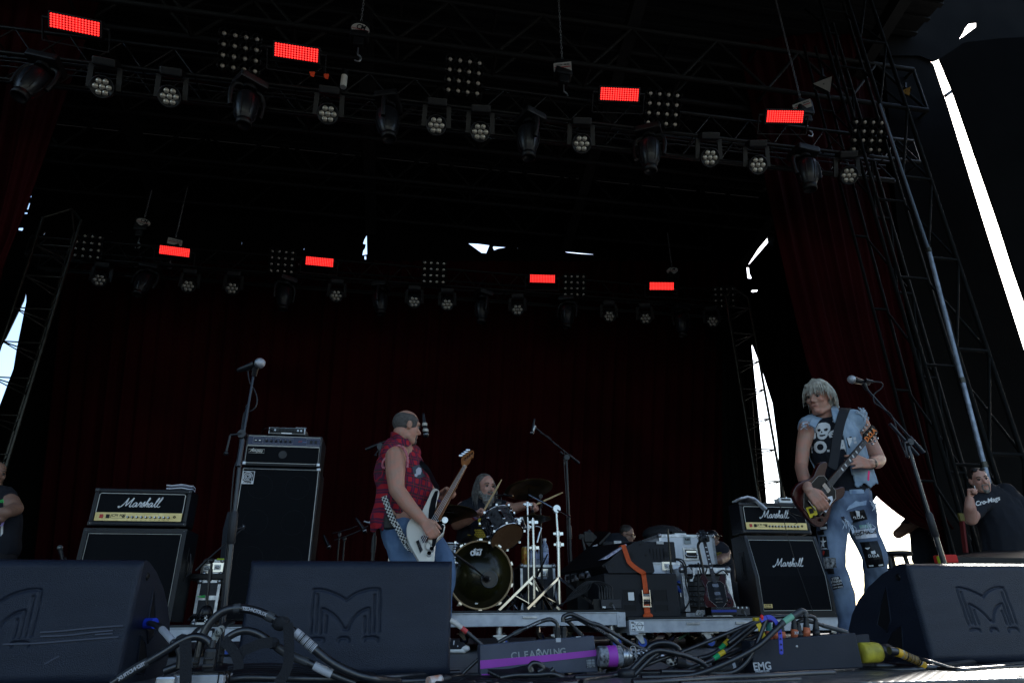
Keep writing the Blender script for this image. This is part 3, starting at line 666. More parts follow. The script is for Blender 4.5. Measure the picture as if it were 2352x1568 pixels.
def cab_4x12(x, y, z, w_, h, label, slant=0., logo=False):
    d = .36; t = thing('speaker_cabinet', label, 'speaker cabinet', (x, y, z), 0, 'guitar speaker cabinets')
    zm = h*.48 if slant else h
    g = MB(); n_ = .032
    prof = [V((0,0,0)), V((0,0,zm)), V((0,slant,h)), V((0,d,h)), V((0,d,0))] if slant else [V((0,0,0)), V((0,0,h)), V((0,d,h)), V((0,d,0))]
    for s_ in (-1,1): g.prism([p+V((s_*(w_/2)-(0 if s_ < 0 else .035),0,0)) for p in prof], (.035,0,0))
    g.box((0,(d+slant)/2,h-.018), (w_-.07,d-slant,.036)); g.box((0,d/2,.02), (w_-.07,d,.040)); g.box((0,d-.02,h/2), (w_-.07,.02,h-.08))
    obj('shell', g, M_TOLEX, t)
    iw = w_-.07
    def fy(zz): return (.012 if zz <= zm else .012+slant*(zz-zm)/(h-zm))
    g = MB(); zs = [.04, zm, h-.036] if slant else [.04, h-.036]
    vs = []; 
    for zz in zs: vs += [V((-iw/2,fy(zz),zz)), V((iw/2,fy(zz),zz)), V((-iw/2,fy(zz)+.02,zz)), V((iw/2,fy(zz)+.02,zz))]
    fs = []
    for i in range(len(zs)-1): o = i*4; fs += [(o,o+1,o+5,o+4), (o+2,o+6,o+7,o+3), (o,o+4,o+6,o+2), (o+1,o+3,o+7,o+5)]
    g.add(vs, fs); gr = obj('grill_cloth', g, M_GRILL, t)
    g = MB(); e = .006; q = [V((-iw/2+e,fy(.045)-.002,.045))]+([V((-iw/2+e,fy(zm)-.002,zm))] if slant else [])+[V((-iw/2+e,fy(h-.04)-.002,h-.042)), V((iw/2-e,fy(h-.04)-.002,h-.042))]+([V((iw/2-e,fy(zm)-.002,zm))] if slant else [])+[V((iw/2-e,fy(.045)-.002,.045))]
    g.tube(q, .0026, 6, True); obj('piping', g, M_PIPE, t)
    for sx in (-1,1):
        for zz in (.018, h-.018):
            g = MB(); g.box((sx*(w_/2-.016),fy(zz)+.006,zz), (.038,.034,.038), bev=.009); c_ = obj('metal_corner', g, M_PLAST, t); g = MB(); g.ell((sx*(w_/2-.02),fy(zz)-.013,zz), .005, u=8, v=5); obj('rivet', g, M_CHROME, c_)
        g = MB(); xx = sx*(w_/2+.001); g.box((xx,d*.55,h*.62), (.006,.10,.26), bev=.002); hd = obj('side_handle', g, M_KNOB, t)
        g = MB(); g.tube(spline([(xx+sx*.004,d*.55,h*.62-.09),(xx+sx*.014,d*.55,h*.62-.04),(xx+sx*.014,d*.55,h*.62+.04),(xx+sx*.004,d*.55,h*.62+.09)],4), .008, 6); obj('grip', g, M_RUB, hd)
    if logo:
        zz = h*.60; script_text('lettering', MARSH, (x-.155+.01, y+fy(zz+.03)-.010, z+zz), .30, M_WHITE, gr, .0037)
        g = MB(); a = V((-iw/2+.055,fy(.07)-.004,.085)); g.box(a, (.085,.003,.034)); b_ = obj('badge', g, M_GOLD, t); text('lettering', 'JCM 900', .017, V((x,y,z))+a+V((0,-.003,.007)), (1,0,0), (0,0,1), M_KNOB, b_); text('lettering', 'LEAD-1960', .0125, V((x,y,z))+a+V((0,-.003,-.009)), (1,0,0), (0,0,1), M_KNOB, b_)
    return t
YL = 5.9
a = P((203,1208), Y=YL); b = P((433,1208), Y=YL); xm = (P((205,1160), Y=YL).x+P((441,1160), Y=YL).x)/2; zc = a.z
cab_4x12(xm, YL, .235, .78, zc-.235-.012, 'tall black guitar cabinet with an unlettered front under the left amplifier head')
marsh_head(xm, YL, zc+.008, .745, 'black amplifier head with gold panel and folded towel at the left of the stage')
YM = 6.1
a = P((1707,1226), Y=YM); b = P((1867,1226), Y=YM); zc2 = a.z; xm2 = (P((1707,1226),Y=YM).x+P((1867,1226),Y=YM).x)/2+.015
cab_4x12(xm2, YM-.10, .235, .78, zc2-.235-.012, 'angled black guitar cabinet with white script lettering beside the guitarist', slant=.10, logo=True)
marsh_head(xm2-.02, YM, zc2+.010, .745, 'black amplifier head with gold panel and white pedal on top beside the guitarist')
# folded towels
def towel(c, w_, d_, h_, label, rz=0, seed=1):
    def fn(u, v):
        x = (u-.5)*w_; q = v*3.0; k = int(min(q, 2.999)); f_ = q-k
        y = (f_-.5)*d_*(1 if k % 2 == 0 else -1); z = k*h_/3+h_*.12*noise.noise(V((u*3, v*5, seed)))+.25*h_*max(0, 1-abs(u-.55)*3)
        if f_ > .9 or f_ < .1: z += h_/6*(1 if (f_ > .9) else -1)*(.5)
        return Matrix.Rotation(rz, 3, 'Z') @ V((x+.02*noise.noise(V((v*4,seed,u))), y, z+.01))+V(c)
    g = MB(); g.grid(fn, 26, 40); m_ = mat('towel_white', (.55,.56,.62), .95, bump=(250,.5,.004))
    o = obj('towel', g, m_); md = o.modifiers.new('thick', 'SOLIDIFY'); md.thickness = .010; return tag(o, label, 'towel')
q = P((416,1121), Y=YL+.10); towel((q.x-.0, YL+.11, zc+.318), .20, .16, .04, 'folded white towel on top of the left amplifier head', .1, 2)
q = P(cD(1600,108), Y=YM+.08)
def drooped(c):
    def fn(u, v):
        x = (u-.5)*.26; y = (v-.5)*.17; z = .045*math.exp(-((u-.35)*2.6)**2)+.012*noise.noise(V((u*6,v*6,3)))
        if u > .72: z -= (u-.72)*.30
        return V(c)+V((x, y-.04*(u > .7)*(u-.7)*3, z))
    g = MB(); g.grid(fn, 30, 20); o = obj('towel', g, MATS['towel_white']); md = o.modifiers.new('thick', 'SOLIDIFY'); md.thickness = .018; return o
tag(drooped((xm2-.02-.24, YM+.05, zc2+.010+.312)), 'white towel drooping over the left corner of the right amplifier head', 'towel')
g = MB(); c = V((xm2+.165, YM+.10, zc2+.335)); th = thing('tuner_pedal', 'small white pedal standing on the right amplifier head', 'pedal', c)
g.box((0,0,.012), (.15,.10,.05), bev=.006); obj('housing', g, M_WHITE, th); g = MB(); g.box((0,-.052,.02), (.10,.004,.018)); obj('display', g, M_KNOB, th)
g = MB(); 
for s_ in (-1,1): g.cyl((s_*.04,0,.03), (s_*.04,0,.055), .012, n=10)
obj('footswitch', g, M_CHROME, th)
# loose cable hanging over the amp and cabinet
pl = spline([P(cD(1830,110), Y=YM-.02)]+[P(cD(*q), Y=YM-.13) for q in ((1870,200),(1885,290),(1910,390),(1945,510),(1985,640),(2030,760),(2070,880),(2105,980),(2125,1060))], 5)
g = MB(); g.tube(pl, .0035, 6); tag(obj('guitar_cable', g, M_RUB), 'thin black cable hanging down across the right amplifier stack', 'cable')
pl = spline([P(cD(*q), Y=YM-.06) for q in ((1965,292),(1990,275),(1960,235),(1915,200),(1925,170),(1990,150),(2030,170))], 5); g = MB(); g.tube(pl, .003, 6); tag(obj('guitar_cable', g, M_RUB), 'thin black lead looping from the gold panel of the right amplifier', 'cable')
pl = spline([P(cD(1925,195), Y=YM-.08), P(cD(1990,222), Y=5.4), P(cD(2045,232), Y=4.6), P(cD(2085,233), Y=4.0)], 5); g = MB(); g.tube(pl, .0035, 6)
tag(obj('guitar_cable', g, M_RUB), 'lead running from the right amplifier to the jack of the dark red guitar', 'cable')

# ------------------------------------------------------------------ bass rig
YA = 6.0
xa, xb = P((555,1076), Y=YA).x, P((736,1076), Y=YA).x; W8 = xb-xa; xc = (xa+xb)/2; zt8 = P((640,1072), Y=YA).z
t = thing('bass_cabinet', 'tall black eight-speaker bass cabinet with white edge piping and square badge', 'speaker cabinet', (xc, YA, .235))
H8 = zt8-.235; g = MB(); g.box((0,.22,H8/2), (W8,.40,H8), bev=.014); obj('shell', g, M_TOLEX, t)
g = MB(); g.box((0,.013,H8/2), (W8-.03,.02,H8-.04)); gr = obj('grill_cloth', g, M_GRILL, t)
for i in range(4):
    for j in (-1,1):
        g = MB(); g.tube([V((j*W8*.235+.105*math.cos(a*.524), .002, H8*(.14+.24*i)+.105*math.sin(a*.524))) for a in range(12)], .0015, 4, True)
        obj('speaker_ring', g, mat('ring_hint', (.010,.011,.012), .7), gr)
g = MB(); e = W8/2-.015; g.tube([V((-e,0,.03)), V((-e,0,H8-.022)), V((e-.0,0,H8-.022)), V((e,0,.03))], .0032, 6); obj('piping', g, M_PIPE, t)
g = MB(); g.box((W8/2-.016,.01,H8-.014), (.034,.03,.03), bev=.006); obj('metal_corner', g, M_STEEL, t)
bq = P(cAMP(370,1012), Y=YA); c = V((bq.x, YA, bq.z)); g = MB(); g.box(c+V((0,-.004,0)), (.098,.006,.112)); b_ = obj('badge', g, mat('badge_silver', (.5,.5,.52), .4, .2), t, world=True)
g = MB(); g.box(c+V((0,-.008,.012)), (.086,.003,.078)); obj('badge_field', g, M_KNOB, b_, world=True)
g = MB()
def ring(g, c, r0, a0=0, a1=360, rr=.004, n=24): g.tube([c+V((r0*math.cos(R(a0+(a1-a0)*k/n)), 0, r0*math.sin(R(a0+(a1-a0)*k/n)))) for k in range(n+1)], rr, 5)
o_ = c+V((-.004,-.011,.008)); ring(g, o_, .013); ring(g, o_, .024, rr=.0045); ring(g, o_, .037, 0, 300, .005); g.bar(o_+V((.037,0,0)), o_+V((.037,0,-.034)), .010, .003); obj('logo_mark', g, MATS['badge_silver'], b_, world=True)
AMP_ = [[(0,0),(.12,.2),(.17,.24),(.15,.1),(.15,0)], [(.03,.1),(.20,.1)], [(.22,.0),(.25,.13),(.31,.12),(.30,0)], [(.31,.11),(.38,.12),(.37,0)], [(.46,-.1),(.47,.13),(.55,.11),(.53,0),(.46,.02)], [(.60,.06),(.68,.07),(.66,.13),(.60,.09),(.62,.0),(.69,.01)], [(.80,.11),(.74,.11),(.73,.01),(.80,.03),(.82,.13),(.80,-.1)]]
script_text('lettering', AMP_, (bq.x-.034, YA-.009, bq.z-.044), .075, M_KNOB, b_, .0016)
# bass head
zb_, zh_ = zt8+.008, P((650,998), Y=YA).z; HH = zh_-zb_; W9 = P((737,1040), Y=YA).x-P((560,1040), Y=YA).x
t = thing('bass_amplifier_head', 'black bass amplifier head with dark blue control strip and two small meters', 'amplifier', (xc-.005, YA, zb_))
g = MB(); g.box((0,.19,HH/2), (W9,.36,HH), bev=.012); obj('cabinet', g, M_TOLEX, t)
g = MB(); g.box((0,.007,HH*.36), (W9-.04,.012,HH*.52)); gr = obj('grill_cloth', g, M_GRILL, t)
g = MB(); g.box((0,.005,HH*.79), (W9-.04,.012,HH*.27)); cp = obj('control_panel', g, mat('navy_panel', (.012,.018,.06), .35), t)
g = MB()
for zz in (HH*.935, HH*.64, HH*.615, HH*.085): g.bar((-W9/2+.02,-.003,zz), (W9/2-.02,-.003,zz), .002, .0035)
for s_ in (-1,1): g.bar((s_*(W9/2-.018),-.003,HH*.08), (s_*(W9/2-.018),-.003,HH*.61), .0035, .002)
obj('piping', g, M_PIPE, t)
for s_ in (-1,1): g = MB(); g.box((s_*(W9/2-.014),.008,.020), (.030,.03,.032), bev=.006); obj('metal_corner', g, M_STEEL, t)
def outline(g, cx, cz, w_, h_, y=-.003, r=.0009): g.tube([V((cx-w_/2,y,cz-h_/2)), V((cx+w_/2,y,cz-h_/2)), V((cx+w_/2,y,cz+h_/2)), V((cx-w_/2,y,cz+h_/2))], r, 4, True)
g = MB(); zc_ = HH*.79; outline(g, -W9*.345, zc_, W9*.125, .055); outline(g, -W9*.08, zc_, W9*.385, .055); outline(g, W9*.385, zc_, W9*.19, .055); obj('panel_print', g, M_PIPE, cp)
for k in range(2):
    g = MB(); c = V((-W9*.345+(k-.5)*.034,-.004,zc_)); g.cyl(c, c+V((0,-.004,0)), .012, n=14); m_ = obj('meter', g, M_KNOB, cp); g = MB(); g.prism([c+V((-.008,-.005,-.004)),c+V((.008,-.005,-.004)),c+V((.008,-.005,.004)),c+V((-.008,-.005,.004))], (0,-.001,0)); obj('meter_face', g, M_WHITE, m_)
for k in range(6):
    g = MB(); c = V((-W9*.235+k*W9*.062+(W9*.06 if k else 0)*0,-.001,zc_)); g.cyl(c, c+V((0,-.02,0)), .012, .010, n=14); kn = obj('knob', g, M_KNOB, cp); g = MB(); g.box(c+V((0,-.021,.006)), (.0015,.001,.008)); obj('pointer', g, M_WHITE, kn)
for k in range(2): g = MB(); g.box((W9*.355+k*.04,-.005,zc_), (.022,.008,.028), bev=.002); obj('rocker_switch', g, M_KNOB, cp)
text('lettering', 'SVT', .019, (xc-.005+W9*.205, YA-.002, zb_+zc_), (1,0,0), (0,0,1), mat('print_red', (.5,.02,.03), .4), cp, shear=.4); text('lettering', 'CLASSIC', .011, (xc-.005+W9*.262, YA-.002, zb_+zc_-.003), (1,0,0), (0,0,1), mat('print_blue', (.15,.25,.6), .4), cp, shear=.3)
g = MB(); c = V((-W9*.36,-.002,HH*.45)); outline(g, c.x+.01, c.z, .135, .034, -.004, .0018); nb = obj('name_badge', g, M_PIPE, gr)
script_text('lettering', AMP_, (xc-.005+c.x-.045, YA-.006, zb_+c.z-.008), .125, M_PIPE, gr, .0026)
g = MB(); g.cyl((W9*.0,-.000,HH*.36), (0,-.003,HH*.36), .036, n=30); obj('round_emblem', g, mat('emblem_dim', (.03,.03,.032), .6), gr)
# small silver amp on top
a, b = P(cAMP(527,630), Y=YA+.02), P(cAMP(803,680), Y=YA+.02); t = thing('small_bass_amplifier', 'small silver bass amplifier lying on top of the black bass head', 'amplifier', ((a.x+b.x)/2, YA+.02, zh_))
wq, hq = b.x-a.x, .062; g = MB(); g.box((0,.12,hq/2+.012), (wq,.24,hq), bev=.005); obj('chassis', g, M_STEEL, t)
g = MB(); g.box((0,-.002,hq/2+.012), (wq-.02,.006,hq-.014)); fp = obj('front_panel', g, M_KNOB, t)
for k in range(10):
    g = MB(); c = V((-wq*.40+k*wq*.088,-.005,hq/2+.012)); g.cyl(c, c+V((0,-.014,0)), .0085, n=10); obj('knob', g, M_STEEL if k in (1,8,9) else M_RUB, fp)
g = MB(); g.box((.0,-.006,.018), (.09,.003,.012)); obj('name_strip', g, M_WHITE, fp)
for k in range(8): g = MB(); g.box((wq*.24+k*.012,.02,hq+.016), (.006,.03,.006)); obj('vent_rib', g, M_ALU, t)
pl = spline([P(cAMP(550,650), Y=YA), P(cAMP(530,640), Y=YA-.02), P(cAMP(490,640), Y=YA+.1), P(cAMP(468,668), Y=YA+.2)], 6); g = MB(); g.tube(pl, .004, 6); tag(obj('instrument_lead', g, M_RUB), 'short black lead leaving the small silver amplifier', 'cable')
# dark covered case behind the bass cabinet
g = MB(); g.prism([P((505,1290),Y=6.7), P((512,1215),Y=6.7), P((523,1175),Y=6.7), P((560,1175),Y=6.7), P((560,1290),Y=6.7)], (0,.3,0)); tag(obj('covered_case', g, mat('grey_cover', (.03,.035,.045), .7)), 'dark grey covered case peeking out left of the bass cabinet', 'case')
# ------------------------------------------------------------------ drum kit
ZD = .28      # top of the middle riser
M_HOOP = mat('wood_hoop', (.42,.28,.15), .35, nz=6)
M_SHELL = mat('black_pearl_wrap', (.02,.02,.022), .18, coat=1, nz=22, col2=(.07,.07,.075))
M_CYM = mat('old_bronze', (.10,.075,.035), .32, .85, nz=5, col2=(.06,.045,.02))
YBD = 5.85
c = P((1103,1320), Y=YBD); Rb = (P((1103,1240),Y=YBD).z-P((1103,1400),Y=YBD).z)/2; bc = V((c.x, YBD, (P((1103,1240),Y=YBD).z+P((1103,1400),Y=YBD).z)/2))
t = thing('bass_drum', 'large bass drum with a dark front head and wooden hoop', 'drum', (bc.x, YBD, ZD))
g = MB(); g.lathe([(Rb*.94,.02),(Rb*.94,.42)], bc, (0,1,0), 48); obj('shell', g, M_SHELL, t, world=True)
M_HEAD = mat('dark_drum_head', (.004,.004,.003), .22, nz=3.0, col2=(.020,.018,.002), coat=.15, spec=.25)
g = MB(); g.lathe([(Rb*.955,.012),(Rb*.955,.004),(0,.004)], bc, (0,1,0), 48); hd = obj('front_head', g, M_HEAD, t, world=True)
g = MB(); g.lathe([(Rb*.95,.03),(Rb,.03),(Rb,-.012),(Rb*.95,-.012),(Rb*.95,.03)], bc, (0,1,0), 56); obj('hoop', g, M_HOOP, t, world=True)
for k in range(10):
    a = R(18+36*k); q = bc+V((math.cos(a)*Rb, 0, math.sin(a)*Rb)); u = V((math.cos(a),0,math.sin(a))); g = MB(); g.bar(q+u*.004+V((0,-.02,0)), q+u*.004+V((0,.035,0)), .030, .014, u); g.cyl(q+u*.012+V((0,.0,0)), q+u*.008+V((0,.13,0)), .004); g.box(q+u*.003+V((0,.16,0)), (.03,.06,.03)); obj('claw_hook', g, M_CHROME, t, world=True)
# port ring; a dark disc paints the shade inside its hole
pc = V((P(cC(505,1205), Y=YBD).x, YBD-.001, P(cC(505,1205), Y=YBD).z)); g = MB(); g.lathe([(.066,-.004),(.074,-.004),(.074,.0),(.066,.0),(.066,-.004)], pc, (0,1,0), 32); obj('port_ring', g, mat('port_ring_grey', (.06,.065,.07), .3), hd, world=True)
g = MB(); g.lathe([(.066,.0),(0,.0)], pc+V((0,-.0005,0)), (0,1,0), 28); obj('port_hole_shade', g, mat('inside_drum_shade', (.006,.006,.007), .3, nz=9, col2=(.03,.028,.03)), hd, world=True)
lc = P(cC(398,995), Y=YBD); k_ = MB(); u_ = .00067  # two-letter mark, drawn as rounded strokes
def LP(*pts): return [V((lc.x+(x-398)*u_*1.35, YBD-.003, lc.z-(y-995)*u_*1.35)) for x, y in pts]
for st in ([(383,964),(383,1022)], [(383,1003),(374,988),(357,988),(350,1003),(357,1020),(374,1020),(383,1003)], [(396,984),(397,1008),(404,1019),(414,1014),(417,990)], [(417,990),(420,1014),(430,1020),(440,1012),(444,980)]):
    k_.tube(spline(LP(*st), 4) if len(st) > 2 else LP(*st), .0075, 6)
obj('logo_mark', k_, M_WHITE, hd, world=True)
text('lettering', 'drums', .029, LP((418,969))[0], (1,0,0), (0,0,1), M_WHITE, hd, bold=.0008, shear=.25)
text('lettering', 'dw', .020, P(cC(403,1395), Y=YBD)+V((0,-.003,0)), (1,0,0), (0,0,1), M_WHITE, hd, bold=.001)
for s_ in (-1,1):
    g = MB(); a = bc+V((s_*Rb*.85,.10,-Rb*.55)); b_ = V((bc.x+s_*(Rb*1.18), YBD-.02, ZD+.01)); g.cyl(a, b_, .008); g.cyl(a.lerp(b_,.1), a.lerp(b_,.5), .012); g.ell(b_, .014); obj('spur', g, M_CHROME, t, world=True)
def drum(name, label, c, ax, r, h, head, n_l=8, group='drums of the kit'):
    t = thing(name, label, 'drum', c-V((0,0,h/2)), 0, group); ax = V(ax).normalized(); x, y = frame_of(ax)
    g = MB(); g.lathe([(r*.95,-h/2),(r*.95,h/2)], c, ax, 40); obj('shell', g, M_SHELL, t, world=True)
    for s_ in (-1,1):
        g = MB(); g.lathe([(r*.94,s_*h/2-s_*.012),(r,s_*h/2-s_*.014),(r*1.02,s_*h/2-s_*.004),(r,s_*h/2+s_*.008),(r*.96,s_*h/2+s_*.009)], c, ax, 40); obj('hoop', g, M_CHROME, t, world=True)
        g = MB(); g.lathe([(r*.965,s_*h/2+s_*.002),(0,s_*h/2+s_*.003)], c, ax, 40); obj('drum_head', g, head[0] if s_ < 0 else head[1], t, world=True)
    for k in range(n_l):
        a = 2*math.pi*k/n_l+.3; d = x*math.cos(a)+y*math.sin(a); g = MB(); q = c+d*r*.985
        g.cyl(q-ax*h*.22, q+ax*h*.22, .011, n=8)
        for s_ in (-1,1): g.ell(q+ax*s_*h*.22, .017, u=10, v=6); g.cyl(q+ax*s_*h*.22+d*.008, q+ax*s_*(h/2+.004)+d*.008, .0035); g.box(q+ax*s_*(h/2)+d*.010, (.018,.018,.018))
        obj('lug', g, M_CHROME, t, world=True)
    return t
M_HC = mat('coated_head', (.35,.34,.33), .5); M_HB = mat('amber_resonant_head', (.16,.085,.045), .25, coat=.5, nz=5, col2=(.12,.06,.03))
tc_ = (P(cC(590,760), Y=5.9)+P(cC(590,760), Y=5.9))/2; top_, bot_ = P(cC(560,720), Y=5.92), P(cC(628,895), Y=5.80)
ax = V((-.30,.66,.82)); drum('rack_tom', 'black rack tom with an amber lower head, mounted over the bass drum', P(cC(603,800), Y=5.88), ax, .158, .24, (M_HB, M_HC))
drum('floor_tom', 'black floor tom between the bassist and the bass drum', P(cC(185,975), Y=5.95)+V((0,.05,-.05)), (0,.1,1), .155, .17, (M_HB, M_HC))
def cymbal(name, label, c, ax, r, stand=None, bell=.22, m=M_CYM):
    ax = V(ax).normalized(); t = thing(name, label, 'cymbal', c, 0, 'cymbals'); g = MB()
    g.lathe([(.006,.045),(r*bell*.6,.040),(r*bell,.020),(r*.6,.008),(r,-.012),(r,-.014),(r*.6,.005),(r*bell,.017),(.006,.041)], c, ax, 56); o = obj('plate', g, m, t, world=True)
    g = MB(); g.cyl(c+ax*.03, c+ax*.10, .006); g.cyl(c+ax*.05, c+ax*.07, .018, .012); obj('wing_nut', g, M_PLAST, t, world=True); return t, c, ax
cc_ = P(cC(812,492), Y=6.15)
cymbal('crash_cymbal', 'large dark crash cymbal above the drummer\'s outstretched hand', cc_, (-.08,.24,.96), (P(cC(998,490), Y=6.15).x-P(cC(626,490), Y=6.15).x)/2*1.0)
ch = P(cC(845,725), Y=6.05); cymbal('ride_cymbal', 'thin dark cymbal seen edge-on below the crash cymbal', ch, (0,.08,1), .17)
cb = P(cC(165,690), Y=6.15); t_, c_, a_ = cymbal('crash_cymbal', 'dark cymbal partly hidden behind the white bass guitar', cb, (0,.15,.99), .29)
text('lettering', 'SABIAN', .07, cb+V((-.02,-.12,-.012)), (1,0,0), (0,1,-.05), mat('print_grey', (.05,.05,.05), .5), t_, bold=.003)
# stands
def leg_set(g, c, z0, n, r, h, a0=0, rr=.009):
    for k in range(n):
        a = R(a0+360*k/n); e = V((c.x+math.cos(a)*r, c.y+math.sin(a)*r, z0+.01)); u_ = V((c.x, c.y, z0+h)); g.bar(u_, e, .024, .008); m_ = u_.lerp(e, .55); g.bar(V((c.x, c.y, z0+.05)), m_, .018, .006); g.ell(e, .016, u=8, v=6)
def stand(name, label, base, parts, z0=ZD, legs=(3,.30,.36,20), cat='stand', mm=M_CHROME, group='drum stands'):
    t = thing(name, label, cat, (base.x, base.y, z0), 0, group); g = MB()
    pts = parts
    pts = [(a, b_*.82) for a, b_ in pts]
    for i in range(len(pts)-1):
        (a, ra), (b_, rb) = pts[i], pts[i+1]; g.cyl(a, b_, ra, ra, 14)
    obj('tube', g, mm, t, world=True)
    for p_, r_ in pts[1:-1]:
        g = MB(); g.cyl(p_-V((0,0,.022)), p_+V((0,0,.022)), r_*1.5+.004, n=14); g.bar(p_, p_+V((.045,-.01,0)), .010, .024); g.bar(p_+V((-.04,0,0)), p_, .018, .018); obj('clamp', g, mm, t, world=True)
    g = MB(); n_, r_, h_, a0 = legs
    for k in range(n_):
        a = R(a0+360*k/n_); e = V((base.x+math.cos(a)*r_, base.y+math.sin(a)*r_, z0+.012)); u_ = V((base.x, base.y, z0+h_)); g = MB()
        for s_ in (-1,1): o_ = V((-math.sin(a), math.cos(a), 0))*s_*.012; g.bar(u_+o_, e+o_, .005, .018, V((0,0,1)))
        g.bar(u_, e, .020, .004, V((0,0,1))); m_ = u_.lerp(e, .55); g.bar(V((base.x, base.y, z0+.045)), m_, .020, .006); l_ = obj('leg', g, mm, t, world=True); g = MB(); g.ell(e, .018, u=10, v=6); obj('rubber_foot', g, M_RUB, l_, world=True)
    return t
Ys = 5.55
def q_(x, y, Y=Ys): return P(cC(x, y), Y=Y)
b1 = V((q_(1055,1400).x, Ys, ZD))
stand('boom_stand', 'shiny boom stand with its arm slanting down to the right', b1, [(b1+V((0,0,.04)), .019), (q_(1045,935), .016), (q_(1040,850), .012), (q_(1028,660), .010)], legs=(3,.34,.26,-35))
t = thing('cymbal_boom', 'white-chrome boom arm slanting across the front of the crash cymbal', 'boom arm', q_(1028,660)); g = MB(); g.cyl(q_(818,545,5.75), q_(1003,645), .011, n=12); g.cyl(q_(1003,645), q_(1142,720,5.45), .007, n=10); obj('rod', g, M_CHROME, t, world=True)
g = MB(); g.cyl(q_(1028,658)+V((0,-.03,0)), q_(1028,658)+V((0,.02,0)), .032, n=18); obj('tilter', g, M_CHROME, t, world=True)
Y2 = 5.75; b2 = V((q_(857,1400,Y2).x, Y2, ZD))
stand('cymbal_stand', 'straight shiny stand left of the boom stand', b2, [(b2+V((0,0,.04)), .017), (q_(852,960,Y2), .015), (q_(845,760,Y2), .010), (q_(845,725,Y2), .006)], legs=(3,.30,.28,50))
Y3 = 5.95; b3 = V((q_(812,1400,Y3).x, Y3, ZD))
stand('cymbal_stand', 'straight shiny stand under the large crash cymbal', b3, [(b3+V((0,0,.04)), .014), (q_(806,800,Y3), .012), (q_(803,620,Y3), .009), (cc_, .006)], legs=(3,.28,.26,100))
g = MB(); a = q_(868,790,Y2); g.tube(spline([a, q_(905,800,Y2), q_(908,825,Y2), q_(880,918,Y2)], 5), .007, 8); g.cyl(q_(902,835,Y2), q_(880,918,Y2), .011, n=10); tag(obj('l_rod', g, M_CHROME), 'bent chrome rod hanging from the straight shiny stand', 'rod')
g = MB(); g.tube(spline([q_(690,760,5.9), q_(730,745,5.85), q_(762,735,5.82), q_(780,790,5.85)], 5), .010, 8); g.box(q_(735,745,5.84), (.05,.04,.04), bev=.006); g.box(q_(755,732,5.83), (.03,.03,.03), bev=.006); tag(obj('tom_clamp', g, M_CHROME), 'chrome clamp holding the rack tom on its right side', 'clamp')
Y4 = 6.0; b4 = V((P(cBL(965,900), Y=Y4).x, Y4, ZD)); th = stand('hi_hat_stand', 'bright chrome stand tube behind the bassist\'s hip', b4, [(b4+V((0,0,.04)), .017), (P(cBL(972,580), Y=Y4), .014), (P(cBL(975,380), Y=Y4), .010), (P(cBL(976,330), Y=Y4), .007)], legs=(3,.26,.25,10))
g = MB(); q = P(cC(155,745), Y=5.9); g.cyl(q+V((-.12,0,-.01)), q, .007); g.cyl(q+V((0,-.02,0)), q+V((0,.02,0)), .027, n=18); g.cyl(q, cb, .006); tag(obj('cymbal_tilter', g, M_CHROME), 'round chrome tilter beside the strings of the white bass', 'tilter')
# bass drum pedal area mic stand: long boom running into the drum port
def mic(g, p, d, L=.16, r=.024): d = V(d).normalized(); g.cyl(p-d*L, p, r*.55, r*.8, 14)
def mic_thing(label, p, d, L=.17, r=.026, grille=M_STEEL, group='microphones'):
    d = V(d).normalized(); t = thing('microphone', label, 'microphone', p-d*L, 0, group)
    g = MB(); g.lathe([(0,-L),(r*.42,-L),(r*.5,-L*.9),(r*.85,-r*1.2),(r*.9,-r*.9)], p, d, 20); obj('body', g, M_PLAST, t, world=True)
    g = MB(); g.ell(p, (r*1.02,r*1.02,r*.98), u=20, v=12); obj('grille', g, grille, t, world=True)
    g = MB(); g.lathe([(r*.98,-r*.35),(r*1.06,-r*.2),(r*1.06,.0),(r*.98,r*.1)], p, d, 20); obj('ring', g, M_STEEL, t, world=True); return t
M_MESHG = mat('mic_mesh', (.42,.43,.46), .42, .6, bump=(900,.9,.002))
g = MB(); g.cyl(P(cC(140,945), Y=5.5), P(cC(385,1120), Y=5.65), .011, n=10); g.cyl(P(cC(385,1120), Y=5.65), P(cC(455,1180), Y=5.78), .007, n=8)
th = thing('boom_mic_stand', 'low black boom running into the port of the bass drum', 'microphone stand', (P(cC(140,945), Y=5.5).x, 5.5, ZD)); obj('boom', g, M_PLAST, th, world=True)
g = MB(); a = P(cC(140,945), Y=5.5); g.cyl((a.x,5.5,ZD), a, .012); g.cyl((a.x,5.5,ZD), (a.x,5.5,ZD+.03), .10, .09, 24); obj('pole', g, M_PLAST, th, world=True)
mic_thing('black microphone at the port of the bass drum', P(cC(490,1205), Y=5.82), (.5,.8,-.2), .08, .024, M_PLAST)
